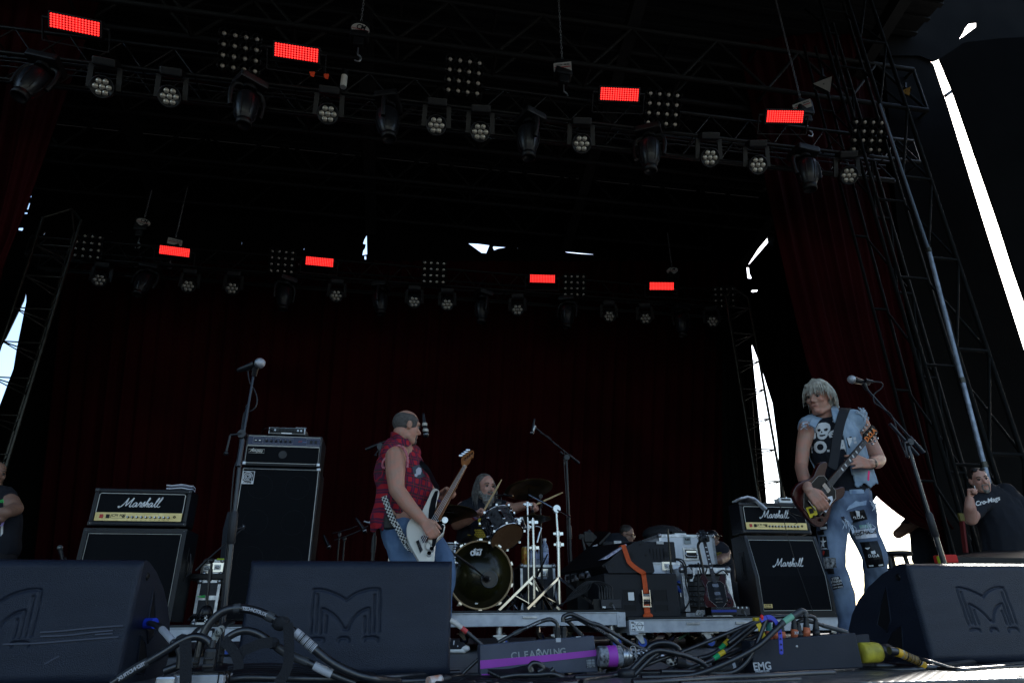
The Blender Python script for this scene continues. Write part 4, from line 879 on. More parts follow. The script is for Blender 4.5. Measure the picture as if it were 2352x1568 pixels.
# tall mic stand right of the drummer
def boomstand(label, base, top, tip, tail, z0, r=.013, mc=M_PLAST, col=None, feet='round'):
    t = thing('microphone_stand', label, 'microphone stand', (base.x, base.y, z0), 0, 'black microphone stands')
    g = MB(); mid = V((base.x,base.y,z0)).lerp(top, .52); g.cyl((base.x,base.y,z0), mid, r*1.15, n=14); g.cyl(mid, top, r*.85, n=12); obj('pole', g, mc, t, world=True)
    g = MB(); g.cyl(mid-V((0,0,.09)), mid+V((0,0,.03)), r*1.55, r*1.4, 14); obj('height_grip', g, M_PLAST, t, world=True)
    g = MB(); g.cyl(tip, tail, r*.62, n=10); d = (tail-tip).normalized(); g.cyl(tail-d*.14, tail, r*1.05, n=12); g.cyl(top.lerp(tip,.12), top.lerp(tip,.20), r*.9); bm_ = obj('boom', g, mc, t, world=True)
    g = MB(); g.cyl(top+V((0,-.03,0)), top+V((0,.03,0)), r*2, n=16); g.cyl(top+V((0,-.02,0)), top+V((-.035,-.03,-.07)), .006); g.ell(top+V((-.035,-.03,-.075)), .012, u=8, v=6); obj('clutch', g, M_PLAST, t, world=True)
    if feet == 'round': g = MB(); g.lathe([(0,.03),(.03,.03),(.11,.018),(.125,.006),(.125,0),(0,0)], (base.x,base.y,z0), (0,0,1), 32); obj('base', g, M_PLAST, t, world=True)
    else:
        for k in range(3): a = R(k*120+20); g = MB(); g.cyl(V((base.x,base.y,z0+.14)), V((base.x+.26*math.cos(a), base.y+.26*math.sin(a), z0+.01)), .008); obj('leg', g, M_PLAST, t, world=True)
    return t
Y5 = 6.35; tp = P(cC(1108,255), Y=Y5); tip = P(cC(868,22), Y=Y5-.1); tail = P(cC(1208,298), Y=Y5+.05); bs = P(cC(1158,1385), Y=Y5)
boomstand('tall black boom microphone stand right of the drummer', V((bs.x,Y5,0)), tp, tip, tail, ZD, .0145)
t = mic_thing('thin silver microphone hanging from the tall boom stand over the drums', P(cC(838,62), Y=Y5-.1), (-.2,0,-1), .16, .020, M_PLAST)
g = MB(); g.cyl(P(cC(862,5), Y=Y5-.1), P(cC(843,48), Y=Y5-.1), .0165, n=14); tag(obj('microphone_sleeve', g, M_STEEL), 'silver barrel of the microphone on the tall boom stand', 'microphone')
g = MB(); g.tube(spline([P(cC(900,60), Y=Y5-.1), P(cC(970,90), Y=Y5-.12), P(cC(1010,140), Y=Y5-.1), P(cC(1090,205), Y=Y5-.06), P(cC(1090,300), Y=Y5-.05), P(cC(1108,600), Y=Y5-.04), P(cC(1120,1000), Y=Y5-.04), P(cC(1150,1380), Y=Y5-.1)], 6), .004, 6); tag(obj('microphone_cable', g, M_RUB), 'thin cable running down the tall boom microphone stand', 'cable')
# second dark stand beside the cymbal stands, and small boom in front of the drummer
Y6 = 6.2; a = P(cC(903,560), Y=Y6); boomstand('thin dark microphone stand behind the shiny cymbal stands', V((P(cC(920,1390),Y=Y6).x,Y6,0)), a, P(cC(960,1010), Y=6.0), P(cC(880,1180), Y=6.3), ZD, .010)
g = MB(); g.cyl(P(cC(552,545), Y=6.2), P(cC(690,552), Y=6.1), .007); g.cyl(P(cC(615,540), Y=6.15), P(cC(640,548), Y=6.15), .013); g.tube(spline([P(cC(560,560), Y=6.2), P(cC(595,560), Y=6.2), P(cC(595,590), Y=6.2), P(cC(570,610), Y=6.2), P(cC(578,650), Y=6.2)], 5), .006, 6); g.box(P(cC(578,620), Y=6.2), (.05,.04,.07), bev=.01); tag(obj('clip_microphone', g, M_PLAST), 'small black clip microphone above the rack tom', 'microphone')
# stand behind the bassist: its boom tip shows left of his shoulder and a microphone beside his face
Y7 = 5.45; tp = P(cBA(172,455), Y=Y7); boomstand('black microphone stand hidden behind the bassist', V((P(cBA(105,1500),Y=Y7).x,Y7,0)), tp, P(cBA(560,260), Y=Y7-.05), P(cBA(30,475), Y=Y7+.02), .0, .014)
t = mic_thing('black microphone with a pale ring just in front of the bassist\'s face', P(cBA(612,335), Y=Y7-.10), (.15,-.1,-1), .20, .024, M_PLAST)
g = MB(); p_ = P(cBA(600,235), Y=Y7-.10); g.cyl(p_-V((0,0,.012)), p_+V((0,0,.012)), .022, n=16); p_ = P(cBA(609,292), Y=Y7-.10); g.cyl(p_-V((0,0,.012)), p_+V((0,0,.012)), .0235, n=16); obj('pale_ring', g, mat('cream_ring', (.45,.42,.36), .4), t, world=True)
# dark mic stands at the back left
def smallstand(label, pole, boom, Y, z0, ball=None):
    a, b_ = P(cBL(*pole[0]), Y=Y), P(cBL(*pole[1]), Y=Y); t = thing('microphone_stand', label, 'microphone stand', (b_.x, Y, z0), 0, 'black microphone stands')
    g = MB(); g.cyl((b_.x,Y,z0+.02), a, .010); obj('pole', g, M_PLAST, t, world=True); g = MB(); g.lathe([(0,.03),(.03,.03),(.11,.018),(.12,.0),(0,0)], (b_.x,Y,z0), (0,0,1), 24); obj('base', g, M_PLAST, t, world=True)
    g = MB(); g.tube([P(cBL(*p), Y=Y-.05) for p in boom], .0075, 8); obj('boom', g, M_PLAST, t, world=True); g = MB(); g.ell(a, .022, u=10, v=8); g.box(a, (.03,.05,.04), bev=.006); obj('clutch', g, mat('worn_black', (.04,.045,.05), .4), t, world=True)
smallstand('black boom stand with its pale arm rising right, behind the bass cabinet', ((402,480),(386,760)), [(270,500),(402,458),(560,395),(700,320)], 6.9, .0)
smallstand('dark upright stand left of the pale-armed boom stand', ((338,430),(318,760)), [(245,415),(338,395),(470,355),(565,320)], 7.3, .0)
mic_thing('black microphone with a silver neck on the boom behind the bass cabinet', P(cBL(655,385), Y=6.8), (.45,0,-.6), .16, .024, M_PLAST)
mic_thing('small silver-tipped microphone hanging right of the bass cabinet', P(cBL(205,585), Y=6.6), (.45,0,-.8), .13, .022, M_PLAST)
g = MB(); g.cyl(P(cBL(645,262), Y=6.6), P(cBL(715,285), Y=6.6), .010); g.cyl(P(cBL(705,275), Y=6.6), P(cBL(775,300), Y=6.6), .016); tag(obj('pencil_microphone', g, M_STEEL), 'slim silver pencil microphone left of the bassist\'s shirt hem', 'microphone')
q = P(D(135,1260), Y=6.6); mic_thing('grey microphone pointing up behind the left monitor', P(cA(405,655), Y=6.6), (-.4,0,.9), .18, .024, mat('grey_mesh', (.06,.08,.085), .5))
g = MB(); g.cyl(P(cA(440,720), Y=6.6), P(cA(455,800), Y=6.62), .010); g.cyl(P(cA(455,800), Y=6.62), V((P(cA(455,800), Y=6.62).x, 6.62, .205)), .010); tag(obj('microphone_stand', g, M_PLAST), 'short black stand mostly hidden behind the left monitor', 'microphone stand', 'black microphone stands')

# ------------------------------------------------------------------ cases, console, monitors on the risers
M_CASE = mat('case_laminate_black', (.012,.015,.024), .45, nz=20); M_CASEG = mat('case_laminate_grey', (.72,.74,.78), .45, nz=4, col2=(.64,.66,.70)); M_EDGE = mat('case_edge', (.62,.64,.68), .35, .5, nz=20)
def flight_case(name, label, x0, x1, z0, z1, y, d, m=M_CASE, split=None, latch=(), handle=None, e=.022, group='flight cases'):
    t = thing(name, label, 'flight case', ((x0+x1)/2, y, z0), 0, group); w_ = x1-x0; h = z1-z0
    g = MB(); g.box((0,d/2,h/2), (w_-.008,d-.008,h-.008)); obj('panels', g, m, t)
    g = MB()
    for sx in (-1,1):
        for yy in (0,d): g.box((sx*(w_/2-e/2),yy+(e/2 if yy == 0 else -e/2),h/2), (e,e,h-2*e))
    for zz in ([e/2, h-e/2]+([split*h] if split else [])):
        ee = e if zz in (e/2, h-e/2) else e*1.6
        for yy in (e/2, d-e/2): g.box((0,yy,zz), (w_-2*e if ee == e else w_-2*e,e+.004,ee))
        for sx in (-1,1): g.box((sx*(w_/2-e/2),d/2,zz), (e+.003,d-2*e,ee))
    obj('edging', g, M_EDGE, t)
    for sx in (-1,1):
        for zz in (0,h):
            g = MB(); g.ell((sx*(w_/2-.012),.012,(.012 if zz == 0 else h-.012)), .026, u=14, v=8); obj('ball_corner', g, M_STEEL, t)
    for lx, lz in latch:
        g = MB(); g.box((lx*w_,-.003,lz*h), (.10,.008,.085), bev=.004); l_ = obj('latch', g, M_CHROME, t)
        g = MB(); g.box((lx*w_,-.008,lz*h), (.055,.006,.045), bev=.003); g.ell((lx*w_,-.012,lz*h), (.02,.006,.012), u=12, v=6); obj('latch_wing', g, M_STEEL, l_)
    if handle:
        hx, hz = handle; g = MB(); g.box((hx*w_,-.003,hz*h), (.17,.008,.13), bev=.006); l_ = obj('handle_dish', g, M_STEEL, t); g = MB(); g.box((hx*w_,-.008,hz*h), (.125,.006,.085), bev=.003); obj('dish_recess', g, M_KNOB, l_)
        g = MB(); g.tube(spline([V((hx*w_-.055,-.012,hz*h+.02)), V((hx*w_-.055,-.016,hz*h-.02)), V((hx*w_+.055,-.016,hz*h-.02)), V((hx*w_+.055,-.012,hz*h+.02))], 4), .007, 8); g.box((hx*w_,-.014,hz*h+.022), (.11,.006,.018)); obj('handle', g, M_CHROME, l_)
    return t
def span(c, x0, y0, x1, y1, Y): a, b_ = P(c(x0,y1), Y=Y), P(c(x1,y0), Y=Y); return a.x, b_.x, a.z, b_.z
# small cases behind the mic stand at left
X0, X1, Z0, Z1 = span(cLF, 130, 570, 600, 1140, 6.3); flight_case('flight_case', 'black metal-edged flight case with green tape, left of the bass cabinet', X0, X1, .21, Z1, 6.3, .4, split=.60)
g = MB(); a, b_ = P(cLF(180,845), Y=6.28), P(cLF(330,842), Y=6.28); g.prism([a, b_+V((0,0,-.012)), b_+V((0,0,.012))], (0,-.004,0)); tag(obj('green_tape', g, mat('green_tape', (.02,.45,.08), .5)), 'green tape wedge stuck on the black flight case left of the bass cabinet', 'tape')
X0, X1, ZZ0, Z1b = span(cLF, 285, 235, 650, 490, 6.35); flight_case('flight_case', 'small latched flight case with lime tape on top of another case', X0, X1, ZZ0, Z1b, 6.35, .32, latch=((-.32,.42),(.22,.5)))
g = MB(); a, b_ = P(cLF(525,228), Y=6.34), P(cLF(672,228), Y=6.34); g.box((a+b_)/2, ((b_-a).length,.004,.014)); tag(obj('lime_tape', g, mat('lime_tape', (.45,.60,.02), .5)), 'lime tape stripe on the small flight case left of the bass cabinet', 'tape')
g = MB(); a = P(cLF(400,530), Y=6.4); g.box(a, (.30,.25,.05), bev=.01); tag(obj('rack_shelf', g, M_KNOB), 'dark flat tray between the two stacked flight cases at left', 'tray')
# case behind the drum stands with cans and bottles
X0, X1, _, Z1 = span(cC, 752, 1092, 1018, 1410, 6.45); flight_case('flight_case', 'black flight case with silver edges behind the shiny drum stands', X0, X1, ZD+.0, Z1, 6.45, .4, latch=((.15,.82),), handle=None)
a = P(cC(905,1195), Y=6.44); g = MB(); g.box(a, (.13,.003,.02)); s_ = tag(obj('case_label', g, mat('label_grey', (.25,.26,.28), .6)), 'pale strip label on the case behind the drum stands', 'label')
zt_ = Z1+.001; a = P(cC(778,1040), Y=6.5)
t = thing('drink_can', 'tall drink can with a red and yellow pattern on the case behind the drums', 'can', (a.x, 6.5, zt_)); g = MB(); g.lathe([(0,.0),(.026,0),(.031,.008),(.031,.155),(.027,.166),(0,.166)], (0,0,0), n=20); obj('can_body', g, mat('can_art', (.35,.05,.02), .35, .3, nz=30, col2=(.45,.35,.05)), t)
g = MB(); g.lathe([(.028,.164),(.028,.169),(.024,.169),(.024,.165)], (0,0,0), n=20); obj('can_rim', g, M_STEEL, t)
M_PET = mat('bottle_plastic', (.45,.52,.70), .12, nz=30, col2=(.10,.12,.2)); 
def bottle(x, y, z, label, s_=1.): 
    t = thing('water_bottle', label, 'bottle', (x,y,z), 0, 'water bottles behind the drums'); g = MB(); g.lathe([(0,0),(.030*s_,0),(.032*s_,.01),(.030*s_,.05),(.032*s_,.06),(.032*s_,.13*s_),(.028*s_,.15*s_),(.013*s_,.185*s_),(.013*s_,.20*s_)], (0,0,0), n=18); obj('bottle_body', g, M_PET, t)
    g = MB(); g.cyl((0,0,.197*s_), (0,0,.215*s_), .0155*s_, n=14); obj('cap', g, M_WHITE, t); g = MB(); g.lathe([(.0325*s_,.065),(.0325*s_,.115)], (0,0,0), n=18); obj('wrapper', g, mat('bottle_label', (.25,.35,.7), .5, nz=60, col2=(.6,.62,.7)), t)
a = P(cC(938,950), Y=6.5); bottle(a.x, 6.5, zt_, 'tall clear water bottle at the right end of the case behind the drums', 1.15)
for k in range(3): bottle(P(cC(838+k*32,1040), Y=6.55).x, 6.58, zt_, ['left','middle','right'][k]+' of three small water bottles behind the shiny drum stand', .75)
# stage-right gear: subwoofer, wedge with strap, console, cases
YS = 5.5; X0, X1, _, Z1 = span(cD, 455, 685, 1015, 1035, YS); ZR = .225
t = thing('subwoofer', 'black subwoofer lying on the right riser with an orange strap over it', 'subwoofer', ((X0+X1)/2, YS, ZR)); ws, hs = (X1-X0), Z1-ZR
g = MB(); g.box((0,.30,hs/2), (ws,.6,hs), bev=.012); bd = obj('body', g, mat('black_textured_paint', (.007,.008,.012), .5, bump=(300,.5,.002), spec=.25), t)
M_BTP = MATS['black_textured_paint']
for (a0,b0,a1,b1) in ((588,815,683,915),(590,935,692,988),(838,815,935,912),(848,935,944,988)):
    q0, q1 = P(cD(a0,b1), Y=YS), P(cD(a1,b0), Y=YS); cx, cz = (q0.x+q1.x)/2-(X0+X1)/2, (q0.z+q1.z)/2-ZR; g = MB(); ww, hh = q1.x-q0.x, q1.z-q0.z
    for dx, dz, sx, sz in ((0,hh/2,ww,.006),(0,-hh/2,ww,.006),(ww/2,0,.006,hh),(-ww/2,0,.006,hh)): g.box((cx+dx,-.001,cz+dz), (sx,.006,sz))
    pn = obj('hand_pocket', g, M_BTP, t); g = MB(); g.box((cx,.0005,cz), (ww-.006,.003,hh-.006)); obj('pocket_floor', g, mat('pocket_black', (.004,.004,.005), .7), pn)
g = MB(); q0 = P(cD(770,890), Y=YS-.004); g.lathe([(.058,0),(.062,-.004),(.058,-.006)], (q0.x-(X0+X1)/2, 0, q0.z-ZR), (0,1,0), 30); obj('pole_ring', g, M_BTP, t)
g = MB(); q0 = P(cD(650,870), Y=YS); g.box((q0.x-(X0+X1)/2, -.004, q0.z-ZR), (.05,.003,.062)); obj('paper_label', g, M_WHITE, t)
# wedge seen from its side
YW = 5.48; pts = [(440,622),(500,560),(590,480),(690,432),(730,421),(755,428),(775,452),(820,580),(840,668),(832,683),(470,683)]
t = thing('floor_monitor', 'black wedge monitor on the subwoofer held down by an orange strap', 'monitor speaker', P(cD(650,683), Y=YW))
g = MB(); dz_ = 0; o3 = [P(cD(*p), Y=YW) for p in pts]; g.prism(o3, (0,.5,0)); sd_ = obj('body', g, M_BTP, t, world=True)
g = MB(); f3 = [P(cD(*p), Y=YW) for p in ((440,622),(600,470),(700,428))]; g.prism([f3[0]+V((-.02,.02,0)), f3[2]+V((-.02,.02,.0)), f3[2]+V((-.30,.46,0)), f3[0]+V((-.30,.46,-.03))], (.02,0,-.02)); obj('front_grille', g, M_KNOB, t, world=True)
for pp in (((582,545),(655,510),(672,560),(600,582)), ((598,600),(668,585),(690,610),(685,630),(612,630))):
    q = [P(cD(*p), Y=YW) for p in pp]; g = MB(); g.prism([v+V((0,-.003,0)) for v in q], (0,.004,0)); obj('hand_pocket', g, MATS['pocket_black'], t, world=True)
for p in ((730,452),(772,538),(472,618),(505,618)): q = P(cD(*p), Y=YW); g = MB(); g.cyl(q+V((0,-.004,0)), q, .012, n=14); obj('bolt', g, M_KNOB, t, world=True)
# orange ratchet strap
M_STRAP = mat('orange_strap', (.62,.09,.018), .65, nz=40, col2=(.5,.07,.015), bump=(300,.4,.002))
t = thing('ratchet_strap', 'orange ratchet strap running over the wedge monitor and down the subwoofer', 'strap', P(cD(785,1035), Y=YS-.02))
def ribbon(g, pts, w_, th=.003, side=V((1,0,0)), n=5):
    sp = spline(pts, n); vs = []
    for i, p in enumerate(sp):
        tt = (sp[min(i+1,len(sp)-1)]-sp[max(i-1,0)]).normalized(); nn_ = tt.cross(V((0,1,0)));
        s_ = side if isinstance(side, Vector) else side(i/(len(sp)-1))
        s_ = (s_-tt*s_.dot(tt)).normalized(); u_ = tt.cross(s_)
        for a, b_ in ((-1,-1),(1,-1),(1,1),(-1,1)): vs.append(p+s_*a*w_/2+u_*b_*th/2)
    k = len(sp); fs = [(i*4+j, i*4+(j+1)%4, (i+1)*4+(j+1)%4, (i+1)*4+j) for i in range(k-1) for j in range(4)]+[(3,2,1,0), tuple(range(k*4-4,k*4))]
    return g.add(vs, fs)
g = MB(); ribbon(g, [P(cD(*p), Y=YW-.012) for p in ((588,458),(605,510),(628,575),(640,600),(690,645),(748,682))]+[P(cD(*p), Y=YS-.014) for p in ((752,700),(762,770),(770,850))], .040, .003, V((1,0,0)), 4); obj('webbing', g, M_STRAP, t, world=True)
g = MB(); ribbon(g, [P(cD(*p), Y=YS-.016) for p in ((774,935),(780,985),(786,1035))], .050, .003, V((1,0,0)), 4); g.ell(P(cD(786,1026), Y=YS-.02), (.045,.02,.022)); obj('webbing', g, M_STRAP, t, world=True)
g = MB(); ribbon(g, [P(cD(588,460), Y=YW-.01), P(cD(560,478), Y=YW+.15), P(cD(520,492), Y=YW+.3)], .048, .003, V((1,.5,0)), 4); obj('webbing', g, M_STRAP, t, world=True)
g = MB(); a = P(cD(770,870), Y=YS-.03); 
for s_ in (-1,1): g.box(a+V((s_*.032,0,0)), (.006,.03,.10), bev=.003); g.box(a+V((s_*.032,-.005,-.055)), (.006,.01,.05))
g.cyl(a+V((-.035,0,.01)), a+V((.035,0,.01)), .014, n=12); g.box(a+V((0,-.006,-.012)), (.058,.012,.03), bev=.004); g.box(a+V((0,-.01,-.078)), (.075,.008,.010)); g.cyl(a+V((-.035,0,-.035)), a+V((.035,0,-.035)), .005)
obj('ratchet', g, M_CHROME, t, world=True)
g = MB(); q = [P(cD(*p), Y=YW+.02) for p in ((603,452),(410,577),(450,572),(500,540),(612,462))]; g.prism([v+V((0,-.02,0)) for v in q], (.0,.10,.0)); tag(obj('set_list', g, mat('paper_scribbled', (.55,.55,.62), .8, nz=60, col2=(.22,.22,.35)), ), 'sheet of handwritten paper lying along the sloping face of the strapped wedge', 'paper')
# console in its dark case behind
YC = 6.3; X0, X1, Z0, Z1 = span(cD, 430, 432, 1000, 598, YC)
t = thing('mixing_console', 'dark console lid with vertical slots behind the strapped wedge', 'console', ((X0+X1)/2, YC, Z0)); wc, hc = X1-X0, Z1-Z0
g = MB(); g.box((0,.30,hc/2), (wc,.6,hc), bev=.012); obj('body', g, M_BTP, t)
for k in range(5): g = MB(); q0 = P(cD(805+k*27,530), Y=YC); g.box((q0.x-(X0+X1)/2,-.001,q0.z-Z0), (.013,.004,.105), bev=.0015); obj('slot', g, MATS['pocket_black'], t)
for xx in (540,880): g = MB(); q0 = P(cD(xx,432), Y=YC); g.box((q0.x-(X0+X1)/2,-.004,hc-.012), (.075,.012,.03), bev=.003); obj('hinge', g, M_STEEL, t)
g = MB(); q0 = P(cD(930,535), Y=YC); g.box((q0.x-(X0+X1)/2,-.001,q0.z-Z0), (.05,.004,.05), bev=.0015); obj('square_socket', g, MATS['pocket_black'], t)
YC2 = 6.25; X0, X1, Z0, Z1 = span(cD, 800, 598, 1068, 690, YC2); flight_case('flight_case', 'low pale grey flight case under the dark console', X0-.5, X1, Z0-.02, Z1, YC2, .5, M_CASEG, latch=((.30,.72),))
X0, X1, Z0, Z1 = span(cD, 898, 378, 1315, 640, 6.6); flight_case('flight_case', 'large pale grey flight case with a recessed handle, tallest of the right cases', X0, X1, Z0-.06, Z1, 6.6, .5, M_CASEG, handle=(.04,.50), e=.028)
a = P(cD(1103,420), Y=6.59); g = MB(); g.box(a, (.075,.004,.075)); s_ = tag(obj('case_plate', g, mat('plate_green_grey', (.28,.32,.33), .5)), 'small square maker plate on the tall pale case', 'plate'); text('lettering', 'R&R', .030, a-V((0,.004,-.008)), (1,0,0), (0,0,1), M_KNOB, s_, bold=.001)
YK = 5.9; X0, X1, _, Z1 = span(cD, 1095, 640, 1440, 1030, YK)
t = thing('rack_case', 'open rack case with silver edges, filled with electronics, behind the guitar on its stand', 'flight case', ((X0+X1)/2, YK, ZR)); wk, hk = X1-X0, Z1-ZR
g = MB(); g.box((0,.28,hk/2), (wk-.06,.48,hk-.06)); obj('inner_box', g, MATS['pocket_black'], t)
g = MB()
for sx in (-1,1): g.box((sx*(wk/2-.022),.25,hk/2), (.044,.5,hk-.10), bev=.004)
g.box((0,.25,hk-.028), (wk,.5,.056), bev=.004); g.box((0,.25,.02), (wk,.5,.04)); obj('edging', g, M_EDGE, t)
for sx in (-1,1): g = MB(); g.ell((sx*(wk/2-.015),.015,hk-.018), .034, u=16, v=10); obj('ball_corner', g, M_STEEL, t)
rz_ = random.Random(5)
for k in range(6):
    g = MB(); zz = .08+k*(hk-.16)/6; g.box((0,.02,zz+.03), (wk-.10,.02,(hk-.16)/6-.008)); u_ = obj('rack_unit', g, mat('rack_face', (.007,.008,.010), .5), t)
    if k < 3:
        g = MB()
        for j in range(12): g.box((-wk*.36+j*wk*.065, .008, zz+.03+rz_.uniform(-.01,.01)), (.012,.006,.010))
        obj('socket_row', g, mat('rack_detail', (.05,.055,.06), .5), u_)
# side panel with blue caster and handle behind the rack
q0, q1 = P(cD(1020,700), Y=6.0), P(cD(1095,1030), Y=6.0); g = MB(); g.box(((q0.x+q1.x)/2, 6.2, (q0.z+.225)/2+.0), (q1.x-q0.x+.1,.36,q0.z-.225)); t = thing('road_trunk', 'dark trunk with a blue caster wheel on its side, between the subwoofer and the rack', 'trunk', ((q0.x+q1.x)/2, 6.1, .225)); obj('body', g, mat('trunk_grey', (.03,.034,.042), .5), t, world=True)
q0 = P(cD(1060,793), Y=5.97); g = MB(); g.lathe([(.0,-.02),(.045,-.02),(.06,-.012),(.06,.012),(.045,.02)], q0, (.2,1,0), 24); w_ = obj('caster_wheel', g, MATS['caster_blue'], t, world=True); g = MB(); g.cyl(q0+V((0,-.024,0)), q0+V((0,.03,0)), .032, n=16); g.bar(q0+V((-.06,0,.03)), q0, .05, .02); obj('caster_fork', g, M_KNOB, w_, world=True)
q0 = P(cD(1066,850), Y=5.97); g = MB(); g.box(q0, (.06,.02,.07), bev=.01); obj('side_handle', g, M_STEEL, t, world=True)
# cables on the rack, white adapters
rnd = random.Random(11)
for k in range(9):
    xs_ = 1085+rnd.uniform(0,60); pts = [P(cD(xs_+j*36*rnd.uniform(.7,1.2), 628+rnd.uniform(-16,22)), Y=YK+rnd.uniform(.0,.2)) for j in range(9)]; g = MB(); g.tube(spline(pts, 4), .006, 6)
    tag(obj('patch_cable', g, M_RUB), 'black cable lying tangled along the top of the rack case', 'cable', 'tangled cables on the rack case')
for k, pts in enumerate((((1000,575),(1050,590),(1080,640),(1085,700),(1110,720)), ((1005,568),(1065,580),(1095,650),(1090,760),(1120,900),(1060,1000)), ((1130,640),(1150,680),(1110,720),(1090,690)), ((1190,600),(1215,690),(1240,700),(1260,650)), ((1300,650),(1330,690),(1390,660),(1430,700)), ((1190,660),(1192,900),(1200,1020)))):
    g = MB(); g.tube(spline([P(cD(*p), Y=YK-.03) for p in pts], 5), .007, 6); tag(obj('loose_cable', g, M_RUB), ['thick black cable arching from the console to the rack','black cable hanging down between trunk and rack','short loop at the rack\'s left corner','small loop in front of the rack top','loop at the rack\'s right corner','straight cable hanging inside the open rack'][k], 'cable')
g = MB(); g.tube(spline([P(cD(*p), Y=YK-.05) for p in ((1150,640),(1158,660),(1156,690),(1150,725),(1130,742))], 5), .004, 6); g.box(P(cD(1153,675), Y=YK-.05), (.018,.012,.055)); g.box(P(cD(1135,742), Y=YK-.05), (.024,.014,.018)); tag(obj('white_adapter', g, M_WHITE), 'white adapter with its thin white lead hanging on the rack case', 'adapter')
g = MB(); a = P(cD(1065,368), Y=6.6); g.box(a+V((0,.1,-.005)), (.13,.1,.035), bev=.006); tag(obj('small_box', g, M_WHITE), 'small white box lying on the tall pale case', 'box')
g = MB(); a = P(cD(1050,360), Y=6.9); g.box(a+V((0,.1,0)), (.16,.1,.05), bev=.006); tag(obj('small_box', g, M_KNOB), 'small black box behind the white one on the tall pale case', 'box')
for k in range(4):
    g = MB(); a = P(cD(1175+k*26,1022), Y=YK-.25); g.tube(spline([a, a+V((.02,0,.03)), a+V((.05,0,.02)), a+V((.055,0,-.01))], 4), .012, 8); tag(obj('white_plug', g, mat('dirty_white', (.45,.45,.45), .5)), 'white plug lying in a row at the foot of the rack case', 'plug', 'white plugs under the rack case')
# round things and bag behind the cases
g = MB(); c = P(cD(905,372), Y=7.2); g.ell(c, (.24,.2,.10)); tag(obj('gear_bag', g, mat('bag_black', (.010,.010,.012), .7, bump=(8,.8,.05))), 'rounded black bag behind the tall pale case', 'bag')
# thin mic stand in front of the pale case
a, b_ = P(cD(945,335), Y=6.1), P(cD(975,680), Y=6.1); g = MB(); g.cyl(a, b_, .009); g.cyl(b_+V((0,0,.0)), b_+V((0,0,.07)), .016); g.cyl(b_, V((b_.x,6.1,.23)), .009); g.lathe([(0,.02),(.10,.01),(.10,0)], (b_.x,6.1,.225), (0,0,1), 20); g.ell(a, .012); tag(obj('microphone_stand', g, M_STL), 'thin stand without a microphone in front of the pale cases', 'microphone stand')
# desk lamp / screen arm and music stand left of the wedge
YM2 = 6.0; t = thing('screen_arm', 'black jointed screen arm left of the strapped wedge', 'arm', P(cD(285,620), Y=YM2)); g = MB(); g.cyl(P(cD(240,375),Y=YM2), P(cD(240,412),Y=YM2), .016); g.bar(P(cD(240,385),Y=YM2), P(cD(330,398),Y=YM2), .035, .03); g.box(P(cD(305,395),Y=YM2), (.08,.05,.10), bev=.01); g.bar(P(cD(280,440),Y=YM2), P(cD(345,365),Y=YM2), .10, .02, V((0,1,0))); obj('arm', g, M_KNOB, t, world=True)
g = MB(); g.cyl(P(cD(283,515),Y=YM2), P(cD(287,630),Y=YM2), .022); g.cyl(P(cD(262,420),Y=YM2), P(cD(283,515),Y=YM2), .014); obj('post', g, M_PLAST, t, world=True)
t = thing('music_stand', 'tilted flat screen on a thin support beside the screen arm', 'screen', P(cD(400,440), Y=6.1)); a, b_ = P(cD(392,445),Y=6.1), P(cD(480,352),Y=6.1); g = MB(); g.prism([a, b_, b_+V((-.02,.4,.06)), a+V((-.02,.4,.0))], (.012,0,-.012)); obj('panel', g, M_KNOB, t, world=True)
g = MB(); g.prism([P(cD(*p),Y=6.05) for p in ((352,460),(385,450),(352,550),(312,575),(303,560),(318,490))], (0,.02,0)); tag(obj('white_cloth', g, mat('cloth_dim', (.28,.29,.32), .8)), 'pale sheet hanging below the tilted screen', 'cloth')
X0, X1, Z0, Z1 = span(cD, 205, 670, 300, 745, 6.2); flight_case('flight_case', 'small silver-edged case low at the left of the strapped wedge', X0, X1, Z0, Z1, 6.2, .4, latch=((0,.5),))
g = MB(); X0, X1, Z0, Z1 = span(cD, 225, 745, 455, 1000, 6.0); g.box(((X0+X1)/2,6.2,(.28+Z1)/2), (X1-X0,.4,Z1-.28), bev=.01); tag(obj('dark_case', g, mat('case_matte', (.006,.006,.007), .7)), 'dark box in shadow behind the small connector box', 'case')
g = MB(); g.ell(P(cD(232,645), Y=6.1), (.05,.05,.05)); tag(obj('helmet_shape', g, mat('cloth_dim2', (.12,.13,.15), .6)), 'small rounded grey cover left of the strapped wedge', 'cover')
# small connector boxes on the riser edges
def conn_box(c_, x0, y0, x1, y1, Y, label, strip=None):
    X0, X1, Z0, Z1 = span(c_, x0, y0, x1, y1, Y); t = thing('connector_box', label, 'connector box', ((X0+X1)/2, Y, Z0)); w_, h = X1-X0, Z1-Z0
    g = MB(); g.box((0,.05,h/2), (w_,.10,h), bev=.003); obj('housing', g, mat('box_enamel', (.012,.014,.022), .4), t); g = MB(); g.cyl((0,-.003,h*.45), (0,.0,h*.45), h*.26, n=18); obj('socket', g, M_KNOB, t)
    g = MB()
    for k in range(7): g.tube([V((.01+k*.004+.006*math.cos(a), -.008, h*.45-.006-k*.010+.006*math.sin(a))) for a in (0,1.57,3.14,4.71)], .0016, 4, True)
    obj('chain', g, M_STEEL, t); return t, w_, h, Z0
t, w_, h, Z0 = conn_box(cD, 415, 895, 568, 968, 5.3, 'small dark connector box with a chained cap on the middle riser')
g = MB(); g.box((-w_*.38,-.003,h*.14), (.025,.003,.012)); obj('paper_label', g, M_WHITE, t)
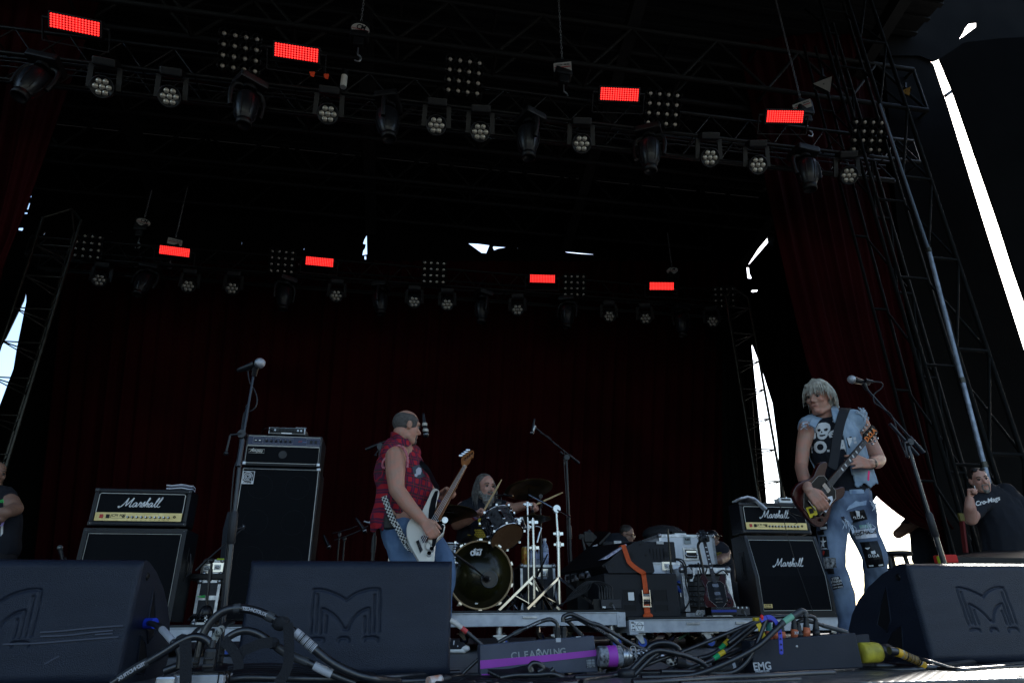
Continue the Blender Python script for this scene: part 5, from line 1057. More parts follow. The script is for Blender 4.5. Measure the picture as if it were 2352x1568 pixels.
for k in range(6):
    a = P(cD(400+k*20,890), Y=5.36); g = MB(); g.cyl(a, a+V((0,0,.05)), .010, .007, 10); pl = [a+V((0,0,.05)), a+V((-.01,0,.10)), a+V((-.10-k*.01,-.02,.13)), a+V((-.22,.0,.05)), a+V((-.30-k*.03,.05,-.05))]; g.tube(spline(pl, 5), .0045, 6); tag(obj('plugged_cable', g, M_RUB), 'black plugged cable looping left out of the small connector box on the middle riser', 'cable', 'cables of the riser connector box')
g = MB(); a = P(cD(392,930), Y=5.33); g.box(a+V((0,.05,-.01)), (.08,.08,.09)); tag(obj('side_box', g, M_KNOB), 'black box beside the small connector box on the middle riser', 'box')
X0, X1, Z0, Z1 = span(cD, 1300, 955, 1492, 1022, 5.35); t = thing('stage_box', 'black stage box with a blue tape stripe at the foot of the guitar stand', 'stage box', ((X0+X1)/2, 5.35, Z0)); g = MB(); g.box((0,.06,(Z1-Z0)/2), (X1-X0,.12,Z1-Z0), bev=.003); obj('housing', g, M_KNOB, t)
g = MB(); g.box((0,-.002,(Z1-Z0)*.52), (X1-X0,.004,.018)); obj('blue_tape', g, mat('blue_tape', (.01,.03,.25), .5), t); text('lettering', 'CLEARWING', .022, ((X0+X1)/2+.0, 5.346, Z0+(Z1-Z0)*.82), (1,0,0), (0,0,1), mat('print_dim', (.08,.09,.10), .5), t)
t, w_, h, Z0 = conn_box(cD, 1495, 955, 1600, 1022, 5.4, 'small dark connector box with white tags right of the blue-taped stage box')
for k in range(3): g = MB(); g.box((-w_*.3+k*w_*.3,-.002,h*.93), (.010,.004,.014)); obj('white_tag', g, M_WHITE, t)

# guitar on its stand
M_SG = mat('dark_cherry_lacquer', (.040,.004,.004), .25, coat=.35, nz=3, col2=(.020,.003,.003)); M_FB = mat('rosewood', (.02,.014,.012), .45); M_NICK = mat('nickel', (.35,.35,.36), .25, 1.)
def sg_guitar(name, label, base, top, nrm, Lg, lacquer=M_SG, cat='electric guitar', letters=None, sticker=True):
    """base: bottom of the body, top: head end; nrm: way the strings face"""
    ax = (top-base).normalized(); sx = ax.cross(V(nrm)).normalized(); nz_ = sx.cross(ax).normalized(); k = Lg
    def W(x, y, z): return base+sx*x*k+ax*y*k+nz_*z*k
    t = thing(name, label, cat, base)
    out = [(0,0),(.10,.005),(.16,.04),(.175,.10),(.165,.16),(.135,.22),(.125,.27),(.14,.32),(.150,.37),(.13,.415),(.105,.425),(.085,.40),(.065,.36),(.03,.345),(-.03,.345),(-.065,.36),(-.085,.405),(-.105,.435),(-.13,.43),(-.15,.38),(-.14,.32),(-.125,.27),(-.135,.22),(-.165,.16),(-.175,.10),(-.16,.04),(-.10,.005)]
    sp = spline([V((x,y,0)) for x, y in out], 3, True); g = MB(); g.prism([W(p.x,p.y,-.018) for p in sp], nz_*.034*k); b_ = obj('body', g, lacquer, t, world=True); bv = b_.modifiers.new('edge', 'BEVEL'); bv.width = .006*k; bv.segments = 2; bv.limit_method = 'ANGLE'
    g = MB(); g.prism([W(*q) for q in ((-.11,.12,.0175),(-.03,.03,.0175),(.03,.03,.0175),(.10,.10,.0175),(.11,.30,.0175),(.07,.34,.0175),(-.07,.34,.0175),(-.10,.30,.0175))], nz_*.002*k); pg = obj('pickguard', g, M_KNOB, t, world=True); g = MB(); g.tube([W(*q) for q in ((-.11,.12,.0195),(-.03,.03,.0195),(.03,.03,.0195),(.10,.10,.0195),(.11,.30,.0195),(.07,.34,.0195),(-.07,.34,.0195),(-.10,.30,.0195))], .0012*k, 4, True); obj('guard_edge', g, M_PIPE, pg, world=True)
    for yy in (.19,.285): g = MB(); g.prism([W(x,yy+d_,.019) for x, d_ in ((-.035,-.018),(.035,-.018),(.035,.018),(-.035,.018))], nz_*.008*k); obj('pickup', g, M_NICK, t, world=True)
    g = MB(); g.cyl(W(-.045,.125,.028), W(.045,.125,.028), .005*k); g.cyl(W(-.045,.09,.026), W(.045,.09,.026), .005*k); obj('bridge', g, M_NICK, t, world=True)
    for x, y in ((.09,.09),(.12,.13),(.07,.05),(.125,.08)): g = MB(); g.cyl(W(x,y,.018), W(x,y,.032), .012*k, .010*k, 14); obj('knob', g, M_KNOB, t, world=True)
    g = MB(); g.prism([W(x,y,.012) for x, y in ((-.022,.34),(.022,.34),(.018,.84),(-.018,.84))], nz_*.012*k); nk = obj('neck', g, M_SG, t, world=True); g = MB(); g.prism([W(x,y,.024) for x, y in ((-.024,.315),(.024,.315),(.019,.84),(-.019,.84))], nz_*.005*k); fb = obj('fretboard', g, M_FB, t, world=True)
    g = MB()
    for i in range(20): y = .84-.60*(1-2**(-i/12)); g.cyl(W(-.022,y,.030), W(.022,y,.030), .0010*k, n=4) if y > .33 else None
    obj('fret', g, M_NICK, fb, world=True, kind='stuff')
    g = MB()
    for i in (3,5,7,9,12,15): y = .84-.60*(1-2**(-(i-.5)/12)); g.prism([W(x,yy,.0292) for x, yy in ((-.012,y-.006),(.012,y-.006),(.012,y+.006),(-.012,y+.006))], nz_*.0006*k)
    obj('inlay', g, M_WHITE, fb, world=True, kind='stuff')
    g = MB(); g.prism([W(x,y,.006) for x, y in ((-.02,.84),(.02,.84),(.042,.875),(.036,.96),(.040,.99),(.012,1.0),(0,.99),(-.012,1.0),(-.040,.99),(-.036,.96),(-.042,.875))], nz_*.014*k); hs_ = obj('headstock', g, M_KNOB, t, world=True)
    for i in range(6): s_ = -1 if i < 3 else 1; y = .885+.035*(i%3); g = MB(); g.cyl(W(s_*.025,y,.02), W(s_*.025,y,.032), .006*k); g.cyl(W(s_*.035,y,.012), W(s_*.060,y,.012), .0025*k); g.ell(W(s_*.066,y,.012), .010*k, u=10, v=6); obj('tuning_peg', g, M_NICK, hs_, world=True)
    g = MB()
    for i in range(6): x0_, x1_ = -.024+i*.0096, -.014+i*.0056; g.cyl(W(x0_,.125,.034), W(x1_,.84,.033), .0007*k, n=4)
    obj('string', g, M_NICK, t, world=True, kind='stuff'); return t, W, sx, ax, nz_
gb, gt = P(cD(1372,985), Y=5.52), P(cD(1212,340), Y=5.75)
sg_guitar('electric_guitar', 'dark cherry double-horned guitar leaning on a stand in front of the rack case', gb, gt, (-.15,-1,.1), (gt-gb).length)
t = thing('guitar_stand', 'black tubular stand holding the dark cherry guitar by its neck', 'guitar stand', P(cD(1300,1030), Y=5.75)); g = MB(); g.tube(spline([P(cD(*p), Y=5.78) for p in ((1300,1020),(1265,830),(1225,640),(1195,500),(1190,460),(1205,430),(1235,415))], 5), .012, 10); obj('upright', g, M_PLAST, t, world=True)
g = MB(); g.box(P(cD(1235,412), Y=5.72), (.09,.06,.05), bev=.012); g.cyl(P(cD(1262,405), Y=5.72), P(cD(1268,405), Y=5.62), .014); g.cyl(P(cD(1215,415), Y=5.72), P(cD(1212,415), Y=5.62), .014); obj('neck_cradle', g, M_RUB, t, world=True)
for s_, e in ((-1,(1240,1030)),(1,(1500,1030))): g = MB(); g.cyl(P(cD(1345,960), Y=5.65), P(cD(*e), Y=5.45+.2*(s_ > 0)), .011); obj('leg', g, M_PLAST, t, world=True)
g = MB(); g.tube(spline([P(cD(*p), Y=5.6) for p in ((1370,730),(1405,740),(1440,830),(1480,930),(1495,990))], 5), .008, 6); tag(obj('guitar_strap', g, M_PIPE), 'pale cord hanging beside the guitar on its stand', 'strap')
# front vocal stands
def vocal_stand(label, base, joint, top, tip, tail, z0, r):
    t = thing('microphone_stand', label, 'microphone stand', (base.x, base.y, z0), 0, 'black microphone stands')
    g = MB(); mid = base.lerp(joint, .60); g.cyl(V((base.x,base.y,z0+.01)), mid, r*1.15, n=16); g.cyl(mid, joint, r*.8, n=14); obj('pole', g, mat('stand_tube', (.012,.015,.022), .3, .2, coat=.2), t, world=True)
    g = MB(); d = (joint-base).normalized(); g.lathe([(r*1.1,-.10),(r*1.55,-.09),(r*1.6,.03),(r*1.2,.05)], mid, d, 18); obj('height_grip', g, M_RUB, t, world=True)
    g = MB(); g.cyl(tip, tail, r*.55, n=12); d = (tail-tip).normalized(); g.cyl(tail-d*.13, tail, r*1.0, r*1.05, 14); g.cyl(joint-d*.16, joint+d*.1, r*.8, n=12); obj('boom', g, MATS['stand_tube'], t, world=True)
    g = MB(); g.cyl(joint+V((0,-.035,0)), joint+V((0,.02,0)), r*1.6, n=18); g.cyl(joint+V((-.0,-.03,0)), joint+V((-.05,-.035,-.01)), .007); g.cyl(joint+V((-.05,-.035,-.01)), joint+V((-.055,-.035,-.09)), .006); g.ell(joint+V((-.055,-.035,-.10)), .012, u=10, v=8); obj('clutch', g, M_PLAST, t, world=True)
    g = MB(); g.lathe([(0,.035),(.03,.035),(.11,.02),(.13,.006),(.13,0),(0,0)], (base.x,base.y,z0), (0,0,1), 36); obj('base', g, M_RUB, t, world=True); return t
Y8 = 3.3; jb = P(cAMP(300,930), Y=Y8)
bs_ = P(D(514,1440), Y=Y8); bs_ = V((bs_.x-.0, Y8, 0))
vocal_stand('tall black microphone stand with a nearly upright boom left of the middle monitor', bs_, P(cAMP(328,690), Y=Y8), None, P(cAMP(408,240), Y=Y8), P(cAMP(292,925), Y=Y8-.02), 0, .0125)
mic_thing('vocal microphone with a silver mesh ball at the top of the left tall stand', P(cAMP(458,138), Y=Y8-.03), (.75,-.45,.12), .14, .027, M_MESHG)
g = MB(); g.tube(spline([P(cAMP(*p), Y=Y8+.01) for p in ((400,135),(376,145),(368,200),(380,280),(420,350),(438,420),(420,480),(378,508),(340,520),(318,640),(290,860),(262,950),(240,1200),(228,1400),(200,1568))]+[P(D(505,1430),Y=Y8)], 5), .0042, 6); tag(obj('microphone_cable', g, M_RUB), 'black cable running down the left tall microphone stand', 'cable')
g = MB(); g.cyl(P(cAMP(412,235),Y=Y8), P(cAMP(432,150),Y=Y8-.02), .014, .017, 12); tag(obj('microphone_clip', g, M_PLAST), 'black clip under the microphone of the left tall stand', 'clip')
Y9 = 3.62; j9 = P(g1(1235,760), Y=Y9); b9 = P(D(2166,1300), Y=Y9); b9 = b9+(b9-j9)*(b9.z/(j9.z-b9.z)); 
vocal_stand('black boom microphone stand beside the guitarist', V((b9.x, Y9, 0)), P(cRH(365,60), Y=Y9), None, P(g1(880,250), Y=Y9), P(cRH(552,170), Y=Y9+.03), 0, .0135)
mic_thing('vocal microphone with a silver mesh ball beside the guitarist\'s head', P(g1(722,148), Y=Y9), (-1,-.25,.05), .165, .027, M_MESHG)
g = MB(); g.cyl(P(g1(885,262),Y=Y9), P(g1(850,195),Y=Y9), .011, .017, 12); g.cyl(P(g1(870,160),Y=Y9), P(g1(945,172),Y=Y9), .013, .009, 12); tag(obj('microphone_clip', g, M_PLAST), 'black clip holding the microphone beside the guitarist', 'clip')
g = MB(); g.tube(spline([P(g1(*p), Y=Y9) for p in ((945,172),(1020,178),(1048,205),(1030,245),(970,290),(948,330),(960,390),(985,410),(1090,480),(1130,510),(1170,590),(1190,660),(1210,740),(1240,820),(1290,950))], 5), .0040, 6); tag(obj('microphone_cable', g, M_RUB), 'black cable winding along the boom beside the guitarist', 'cable')
# low boom stand between the cases at the left
YQ = 5.6; t = thing('microphone_stand', 'short black boom stand in front of the small flight cases at left', 'microphone stand', (P(cLF(340,1150), Y=YQ).x, YQ, .205), 0, 'black microphone stands')
g = MB(); g.cyl(P(cLF(340,1100),Y=YQ), P(cLF(400,560),Y=YQ), .011); g.cyl(P(cLF(400,590),Y=YQ), P(cLF(425,390),Y=YQ), .017); g.cyl(P(cLF(425,390),Y=YQ), P(cLF(440,250),Y=YQ), .008); obj('pole', g, M_PLAST, t, world=True)
g = MB(); g.cyl(P(cLF(180,420),Y=YQ), P(cLF(360,240),Y=YQ), .011); g.cyl(P(cLF(360,240),Y=YQ), P(cA(1650,515),Y=YQ+.1), .007); obj('boom', g, M_PLAST, t, world=True)
g = MB(); g.ell(P(cLF(440,250),Y=YQ), .022); g.ell(P(cLF(340,1120),Y=YQ), (.05,.05,.06)); obj('clutch', g, M_PLAST, t, world=True)
mic_thing('small black microphone in front of the lower grill of the tall bass cabinet', P(cAMP(330,1392), Y=5.85), (.6,.5,.3), .09, .022, M_PLAST)
M_CHK = mat('checker_tape', (.6,.6,.6), .6); N, L, B = nodes(M_CHK); tc = N.new('ShaderNodeTexCoord'); ck = N.new('ShaderNodeTexChecker'); ck.inputs['Scale'].default_value = 90; ck.inputs['Color1'].default_value = (.6,.6,.58,1); ck.inputs['Color2'].default_value = (.01,.01,.01,1); L.new(tc.outputs['Object'], ck.inputs['Vector']); L.new(ck.outputs['Color'], B.inputs['Base Color'])
g = MB(); g.prism([P(cLF(*p),Y=5.35) for p in ((325,1165),(355,1150),(378,1260),(330,1285),(315,1240))], (0,.006,0)); tag(obj('checkered_tape', g, M_CHK), 'black and white checkered scrap hanging at the left riser edge', 'tape')
rnd = random.Random(3)
for k in range(14):
    x = rnd.uniform(30,300); pts = [P(cLF(x+j*rnd.uniform(30,60), 1190+rnd.uniform(-45,60)), Y=5.45+rnd.uniform(0,.3)) for j in range(6)]; g = MB(); g.tube(spline(pts, 4), .006, 6); tag(obj('coiled_cable', g, M_RUB), 'black cable in the heap on the left riser beside the small stand', 'cable', 'cable heap on the left riser')
for k in range(7):
    a = P(cLF(400+k*6,1390), Y=5.2); pts = [a, P(cLF(300-k*20,1330+k*6),Y=5.15), P(cLF(180-k*18,1430+k*4),Y=5.12), P(cLF(60,1540),Y=5.1)] if k < 4 else [a, P(cLF(430+k*8,1380),Y=5.15), P(cLF(440+k*4,1480),Y=5.1), P(cLF(410,1560),Y=5.1)]; g = MB(); g.tube(spline(pts, 5), .006, 6); tag(obj('hanging_cable', g, M_RUB), 'thin black cable hanging in a fan over the edge of the left riser', 'cable', 'cables over the left riser edge')
# stool
t = thing('stool', 'round black stool against the bright gap behind the right monitor', 'stool', P(g2(1060,900), Y=5.2)); q = P(g2(1050,770), Y=5.2); g = MB(); g.lathe([(0,.012),(.16,.012),(.175,0),(.17,-.02),(0,-.02)], q, (0,0,1), 28); obj('seat', g, M_KNOB, t, world=True)
for k in range(4): a = R(45+90*k); g = MB(); g.cyl(q+V((.11*math.cos(a),.11*math.sin(a),-.02)), V((q.x+.17*math.cos(a), q.y+.17*math.sin(a), 0)), .018); obj('leg', g, M_KNOB, t, world=True)
g = MB(); g.tube([q+V((.13*math.cos(a*.524), .13*math.sin(a*.524), -.13)) for a in range(12)], .010, 6, True); obj('foot_ring', g, M_KNOB, t, world=True)
# dark table top and coloured tags at the right
g = MB(); a, b_ = P(cRH(830,1355), Y=4.7), P(cRH(1310,1282), Y=5.3); g.prism([a, b_, b_+V((0.6,0,0)), a+V((1.5,-.6,-.08))], (0,0,-.05)); tag(obj('counter_top', g, M_KNOB), 'dark flat counter in front of the man with the goatee', 'counter')
g = MB(); a = P(cRH(806,1382), Y=4.6); g.box(a, (.13,.1,.06), bev=.01); tag(obj('red_cloth', g, mat('cloth_red', (.45,.02,.015), .8)), 'red cloth just above the right monitor', 'cloth')
g = MB(); a = P(cRH(760,1388), Y=4.58); g.box(a, (.03,.06,.055), bev=.006); tag(obj('green_tag', g, mat('tag_green', (.4,.55,.02), .6)), 'lime green tag beside the red cloth', 'tag')
g = MB(); a, b_ = P(cRH(992,950), Y=5.3), P(cRH(1035,1310), Y=5.3); g.bar(a, b_, .04, .02); tag(obj('red_strap', g, mat('strap_dull_red', (.09,.006,.005), .8)), 'narrow dull red strap hanging left of the man with the goatee', 'strap')
g = MB(); a = P(cRH(985,905), Y=5.3); g.box(a, (.05,.02,.07)); g2_ = obj('caution_tag', g, mat('tag_yellow', (.09,.07,.01), .7)); tag(g2_, 'yellow tag at the raised elbow of the man with the goatee', 'tag')
# ------------------------------------------------------------------ people
def skinmat(name, c, c2):
    m = mat(name, c, .48, nz=22, col2=c2, bump=(110,.45,.003)); b = m.node_tree.nodes['Principled BSDF']; b.inputs['Subsurface Weight'].default_value = .08; b.inputs['Subsurface Radius'].default_value = (.01,.004,.002); return m
SK1 = skinmat('skin_fair', (.38,.215,.155), (.47,.21,.145)); SK2 = skinmat('skin_ruddy', (.42,.20,.15), (.46,.26,.20)); SK3 = skinmat('skin_shaded', (.24,.135,.095), (.20,.11,.08))  # SK3 has the shade of the wings put into its skin colour
M_DEN = mat('denim_blue', (.036,.055,.100), .85, nz=5, col2=(.15,.20,.28), bump=(260,.6,.003)); M_DENL = mat('denim_pale', (.17,.24,.32), .85, nz=9, col2=(.32,.40,.48), bump=(240,.6,.003))
M_TEE = mat('black_cotton', (.005,.006,.010), .9, nz=5, col2=(.009,.011,.017), bump=(14,.5,.02)); M_EYE = mat('eye_white', (.20,.17,.155), .35); M_IRIS = mat('eye_dark', (.02,.015,.012), .2); M_LIP = mat('lip', (.30,.11,.09), .5)
def chain(g, pts, rs, side=None, k=1.):
    for i in range(len(pts)-1): g.cap(pts[i], pts[i+1], rs[i], rs[i+1], side, k)
def add_head(g, c, fwd, up=V((0,0,1)), s=1., jaw=1.):
    f = V(fwd).normalized(); x = f.cross(V(up)).normalized(); z = x.cross(f).normalized(); Mx = Matrix((x, f, z)).transposed()
    H = lambda a, b, d: V(c)+Mx @ (V((a,b,d))*s)
    def E(p, r): g.ell(H(*p), V(r)*s, Mx, 20, 14)
    E((0,-.012,.035), (.074,.094,.086)); E((0,.018,-.03), (.060*jaw,.070,.088)); E((0,.045,-.088), (.042*jaw,.036,.030)); g.cap(H(-.040,.0,-.075), H(-.018,.052,-.098), .024*s*jaw, .022*s); g.cap(H(.040,.0,-.075), H(.018,.052,-.098), .024*s*jaw, .022*s)
    g.cap(H(0,.078,.018), H(0,.103,-.022), .0075*s, .012*s); E((.010,.092,-.028), (.010,.012,.008)); E((-.010,.092,-.028), (.010,.012,.008))
    g.cap(H(-.040,.070,.032), H(.040,.070,.032), .013*s); E((.036,.060,-.018), (.024,.022,.022)); E((-.036,.060,-.018), (.024,.022,.022))
    g.cap(H(-.018,.080,-.052), H(.018,.080,-.052), .0085*s); g.cap(H(-.015,.078,-.064), H(.015,.078,-.064), .0085*s); E((0,.076,-.088), (.020,.016,.016))
    for q in (-1,1): E((q*.076,-.010,.0), (.010,.021,.032)); E((q*.083,-.016,.012), (.007,.014,.018))
    return H, Mx
def face_bits(t, H, s=1., brow=M_IRIS, lip=True):
    for q in (-1,1):
        g = MB(); g.ell(H(q*.031,.070,.008), .0112*s, u=12, v=8); e = obj('eye', g, M_EYE, t, world=True); g = MB(); g.ell(H(q*.031,.0785,.007), .0072*s, u=10, v=6); obj('iris', g, M_IRIS, e, world=True)
        g = MB(); g.tube(spline([H(q*.014,.083,.028), H(q*.030,.086,.035), H(q*.048,.074,.030)], 4), .0038*s, 6); obj('eyebrow', g, brow, t, world=True)
        g = MB(); g.tube(spline([H(q*.018,.080,.012), H(q*.031,.083,.019), H(q*.045,.073,.011)], 4), .0024*s, 6); obj('eyelid', g, brow, t, world=True)
    if lip: g = MB(); g.tube(spline([H(-.022,.080,-.060), H(-.008,.089,-.057), H(.008,.089,-.057), H(.022,.080,-.060)], 4), .0032*s, 6); obj('mouth', g, M_LIP, t, world=True)
def add_hand(g, W, d, n, tdir, s=1., curl=(40,50,40), thumb=(.5,.5), spread=.0, r=.0085):
    """palm + five bent fingers; d towards the fingers, n where the palm looks, tdir the thumb's side"""
    d = V(d).normalized(); n = V(n); n = (n-d*n.dot(d)).normalized(); t = V(tdir); t = (t-d*t.dot(d)-n*t.dot(n)).normalized()
    offs = (.031,.011,-.010,-.029); Ls = (.040,.044,.041,.032)
    for o, L_ in zip(offs, Ls):
        K = W+d*.088*s+t*o*s; g.cap(W+d*.012*s+t*o*.55*s, K, .014*s, .0125*s)
        a = 0; p = K; u_ = (d+t*spread*o*12).normalized()
        for q, (l, c_) in enumerate(zip((1,.62,.50), curl)):
            a += R(c_); v_ = (u_*math.cos(a)+n*math.sin(a)).normalized(); e = p+v_*L_*l*s; g.cap(p, e, (r+.001-q*.0010)*s, (r-q*.0012)*s, n=10); p = e
    p = W+d*.020*s+t*.022*s; e = p+(d*.55+t*.55+n*.35).normalized()*.045*s; g.cap(p, e, .016*s, .012*s); v_ = (d*thumb[0]+t*(1-thumb[0])*.4+n*thumb[1]).normalized(); e2 = e+v_*.032*s; g.cap(e, e2, .011*s, .0098*s); g.cap(e2, e2+(v_+d*.3).normalized()*.024*s, .0098*s, .008*s)
def bvh_of(me): return BVHTree.FromPolygons([v.co for v in me.vertices], [p.vertices for p in me.polygons])
def carve(me, cond):
    bm = bmesh.new(); bm.from_mesh(me); bm.normal_update(); k = [f for f in bm.faces if cond(f.calc_center_median(), f.normal)]
    bmesh.ops.delete(bm, geom=k, context='FACES'); bm.to_mesh(me); bm.free(); me.update(); return me
def solid(o, th, off=1): m = o.modifiers.new('cloth', 'SOLIDIFY'); m.thickness = th; m.offset = off; return o
def decal(name, bvh, m, parent, c, polys=None, txt=None, at=None, size=20, rot=0, shear=0., bold=0., off=.004, label=None):
    """print or patch lying on a surface, laid out in crop pixels"""
    bm = bmesh.new()
    if polys:
        for pl in polys:
            try: bm.faces.new([bm.verts.new((x, -y, 0)) for x, y in pl])
            except ValueError: pass
        span_ = max(max(p[0] for pl in polys for p in pl)-min(p[0] for pl in polys for p in pl), 1)
    else:
        me = text_mesh(txt, size, depth=0, shear=shear, bold=bold*size); me.transform(Matrix.Translation((at[0], -at[1], 0)) @ Matrix.Rotation(R(rot), 4, 'Z')); bm.from_mesh(me)
    bmesh.ops.triangulate(bm, faces=bm.faces[:])
    for _ in range(2): bmesh.ops.subdivide_edges(bm, edges=bm.edges[:], cuts=1, use_grid_fill=True)
    bad = []
    for v in bm.verts:
        p = c(v.co.x, -v.co.y); d = (_f+(p[0]-1176)/FPX*_r+(784-p[1])/FPX*_u).normalized(); h = bvh.ray_cast(EYE, d)
        if h[0] is None: bad.append(v)
        else: v.co = h[0]-d*off
    bmesh.ops.delete(bm, geom=bad, context='VERTS'); me = bpy.data.meshes.new(name); bm.to_mesh(me); bm.free()
    return obj(name, me, m, parent, world=True, label=label)
def strands(H, roots, n, ln, fall, r=.0035, seed=0, curl=0., gv=.42, ow=.06):
    """locks of hair: roots(rnd) gives a direction on the skull in head axes"""
    rnd = random.Random(seed); g = MB(); dn = (H(0,0,-1)-H(0,0,0)).normalized()
    for _ in range(n):
        th, ph = roots(rnd); d = V((math.sin(th)*math.cos(ph), math.sin(th)*math.sin(ph), math.cos(th)))
        q = V((d.x*.077, -.012+d.y*.097, .035+d.z*.090)); p = H(*q); o = (H(*(q+d*.01))-p).normalized(); L_ = rnd.uniform(*ln); pts = [p-o*.004]; v_ = (o+fall*V((rnd.uniform(-.3,.3), rnd.uniform(-.3,.3), rnd.uniform(-.1,.3)))).normalized()
        ph2 = rnd.uniform(0,6); k = 7
        for i in range(1, k):
            f_ = i/(k-1); v_ = (v_*(1-gv)+V((0,0,-1))*gv+o*ow).normalized(); pts.append(pts[-1]+v_*L_/k+curl*V((math.sin(f_*11+ph2), math.cos(f_*9+ph2), 0)))
        w_ = rnd.uniform(.7,1.3)*r; g.tube(pts, [w_*(1-.8*(i/(k-1))**1.5) for i in range(k)], 4)
    return g
def Jm(c, Y0): return lambda x, y, dy=0.: P(c(x, y), Y=Y0+dy)

# ================= guitarist =================
J = Jm(g1, 3.95); K = Jm(g2, 3.95)
feet = P(D(1940,1500), Y=3.95); guy = thing('person', 'guitarist with shaggy grey hair in a pale sleeveless denim vest and patched jeans', 'person', (K(640,520).x, 3.95, 0))
g = MB(); H, Mx = add_head(g, J(378,345,-.04), (-.88,-.47,-.16), (.05,-.05,1), 1.02)
chain(g, [H(0,-.02,-.06), J(440,560,.0), J(480,640,.02)], [.056,.060,.075])
chain(g, [J(500,720,.02), J(560,900,.02), J(680,1200,.03), J(715,1320,.03)], [.10,.105,.10,.10], V((1,0,0)), 1.25)
for pts, rs in (([J(500,680,.02), J(262,655,.02), J(215,860,.03), J(195,1070,.03), J(225,1190,-.10), J(268,1300,-.24)], [.07,.058,.046,.041,.040,.029]), ([J(500,660,.02), J(800,590,.03), J(880,760,.06), J(1000,985,.04), J(985,1010,-.02), J(905,1030,-.16)], [.07,.062,.058,.050,.047,.031])): chain(g, pts, rs)
add_hand(g, J(268,1300,-.24), J(360,1400,-.27)-J(268,1300,-.24), V((.6,.7,-.3)), V((.7,-.3,.75)), 1.02, (28,38,30), (.9,.3), .1, .0095)
add_hand(g, J(905,1035,-.16), J(700,985,-.23)-J(905,1035,-.16), V((-.1,.9,-.2)), V((-.1,-.1,1)), 1.08, (10,22,18), (1.,-.1), .45, .0095)
body = obj('body', remesh(g, .0062, 2, .5), SK1, guy, world=True, fix=False)
face_bits(guy, H, 1.02, mat('brow_grey', (.16,.12,.09), .8))
M_HAIRG = mat('hair_silver', (.52,.48,.40), .5, nz=40, col2=(.27,.245,.20))
g = MB(); g.ell(H(0,-.024,.056), V((.082,.094,.080))*1.02, Mx, 20, 14); g.ell(H(0,-.060,.0), V((.078,.056,.085))*1.02, Mx, 18, 12); g.cap(H(-.040,.050,.088), H(.040,.050,.088), .020)
st = strands(H, lambda r: (lambda ph: ((r.uniform(0,.75) if .5 < ph < 2.64 else r.uniform(0,1.45)), ph))(r.uniform(0,6.28)), 620, (.09,.155), .25, .0042, 4, 0, .5, .03); me = remesh(g, .006, 2); hair = obj('hair', me, M_HAIRG, guy, world=True, fix=False)
obj('loose_locks', st, M_HAIRG, hair, world=True, kind='stuff'); st = strands(H, lambda r: (r.uniform(1.0,1.8), r.uniform(3.3,6.1)), 340, (.09,.145), .25, .0042, 8, 0, .5, .02); obj('loose_locks', st, M_HAIRG, hair, world=True, kind='stuff')
st = strands(H, lambda r: (r.uniform(.6,.95), r.uniform(.5,2.6)), 150, (.040,.062), .3, .004, 9, 0, .4, .03); obj('fringe', st, M_HAIRG, hair, world=True, kind='stuff')
# t-shirt
g = MB(); chain(g, [J(500,690,.02), J(555,900,.02), J(650,1140,.03), J(720,1330,.03)], [.118,.125,.118,.105], V((1,0,0)), 1.38); chain(g, [J(330,665,.02), J(500,640,.03), J(740,610,.03)], [.066,.085,.066])
tee = remesh(g, .010, 4, .6, (9,.010,.5)); tee_o = obj('t_shirt', tee, M_TEE, guy, world=False, fix=False); tee_b = bvh_of(tee); tee.transform(guy.matrix_basis.inverted())
M_PRINT = mat('white_print', (.62,.62,.62), .8)
def dc(polys=None, m=M_PRINT, b=tee_b, par=None, c=g1, **k): return decal('print', b, m, par or tee_o, c, polys, **k)
tee_o.matrix_basis = Matrix(); 
skull = [(360,640),(375,612),(410,600),(455,598),(490,615),(502,645),(498,680),(478,705),(472,735),(455,760),(430,775),(400,778),(375,765),(362,740),(360,710),(345,690),(345,665)]
dc([skull], off=.003); dc([[(368,670),(395,662),(400,680),(385,695),(368,690)],[(430,668),(465,655),(478,668),(462,688),(438,688)],[(405,690),(415,690),(418,708),(402,708)],[(385,728),(450,722),(448,734),(418,745),(388,742)]], M_KNOB, off=.005)
dc([[(348,700),(350,760),(300,790),(325,750),(310,742),(335,722),(325,714)],[(475,720),(500,690),(535,676),(540,700),(515,706),(535,722),(510,730),(528,752),(495,760)],[(518,588),(540,572),(562,562),(560,578),(530,592)]], off=.003)
dc(txt='O', at=(395,862), size=165, bold=.05, off=.003); dc([[(300,896),(314,896),(314,918),(300,918)],[(466,882),(492,882),(492,906),(466,906)]], off=.003); dc(txt='D', at=(258,876), size=150, bold=.05, rot=4, off=.003); dc(txt='A', at=(628,850), size=165, bold=.05, off=.003)
# vest
g = MB(); chain(g, [J(520,700,.03), J(570,900,.03), J(655,1100,.03), J(730,1300,.03)], [.130,.138,.132,.128], V((1,0,0)), 1.40); chain(g, [J(292,650,.03), J(340,635,.03), J(500,615,.04), J(735,585,.03)], [.074,.080,.088,.080])
vest = remesh(g, .009, 3, .6, (11,.012,.6)); op = [(345,400),(350,600),(335,720),(262,850),(238,1000),(236,1120),(300,1500),(775,1500),(752,1215),(705,1085),(655,840),(625,700),(565,480),(500,430)]
def cut(c_, n_):
    q = Q(c_); zx, zy = (q[0]*1.7415-3130)*2.614, (q[1]*1.7415-1460)*2.614; front = (c_-EYE).dot(n_) < 0.05
    if front and inside(op, (zx, zy)): return True
    hem = 1135 if zx < 420 else 1255+22*math.sin(zx*.05)
    return zy > hem or (zy < 500 and 360 < zx < 560) or c_.z > J(0,440).z
carve(vest, cut); vest_b = bvh_of(vest); vo = solid(obj('denim_vest', vest, M_DENL, guy, world=True, fix=False), .008)
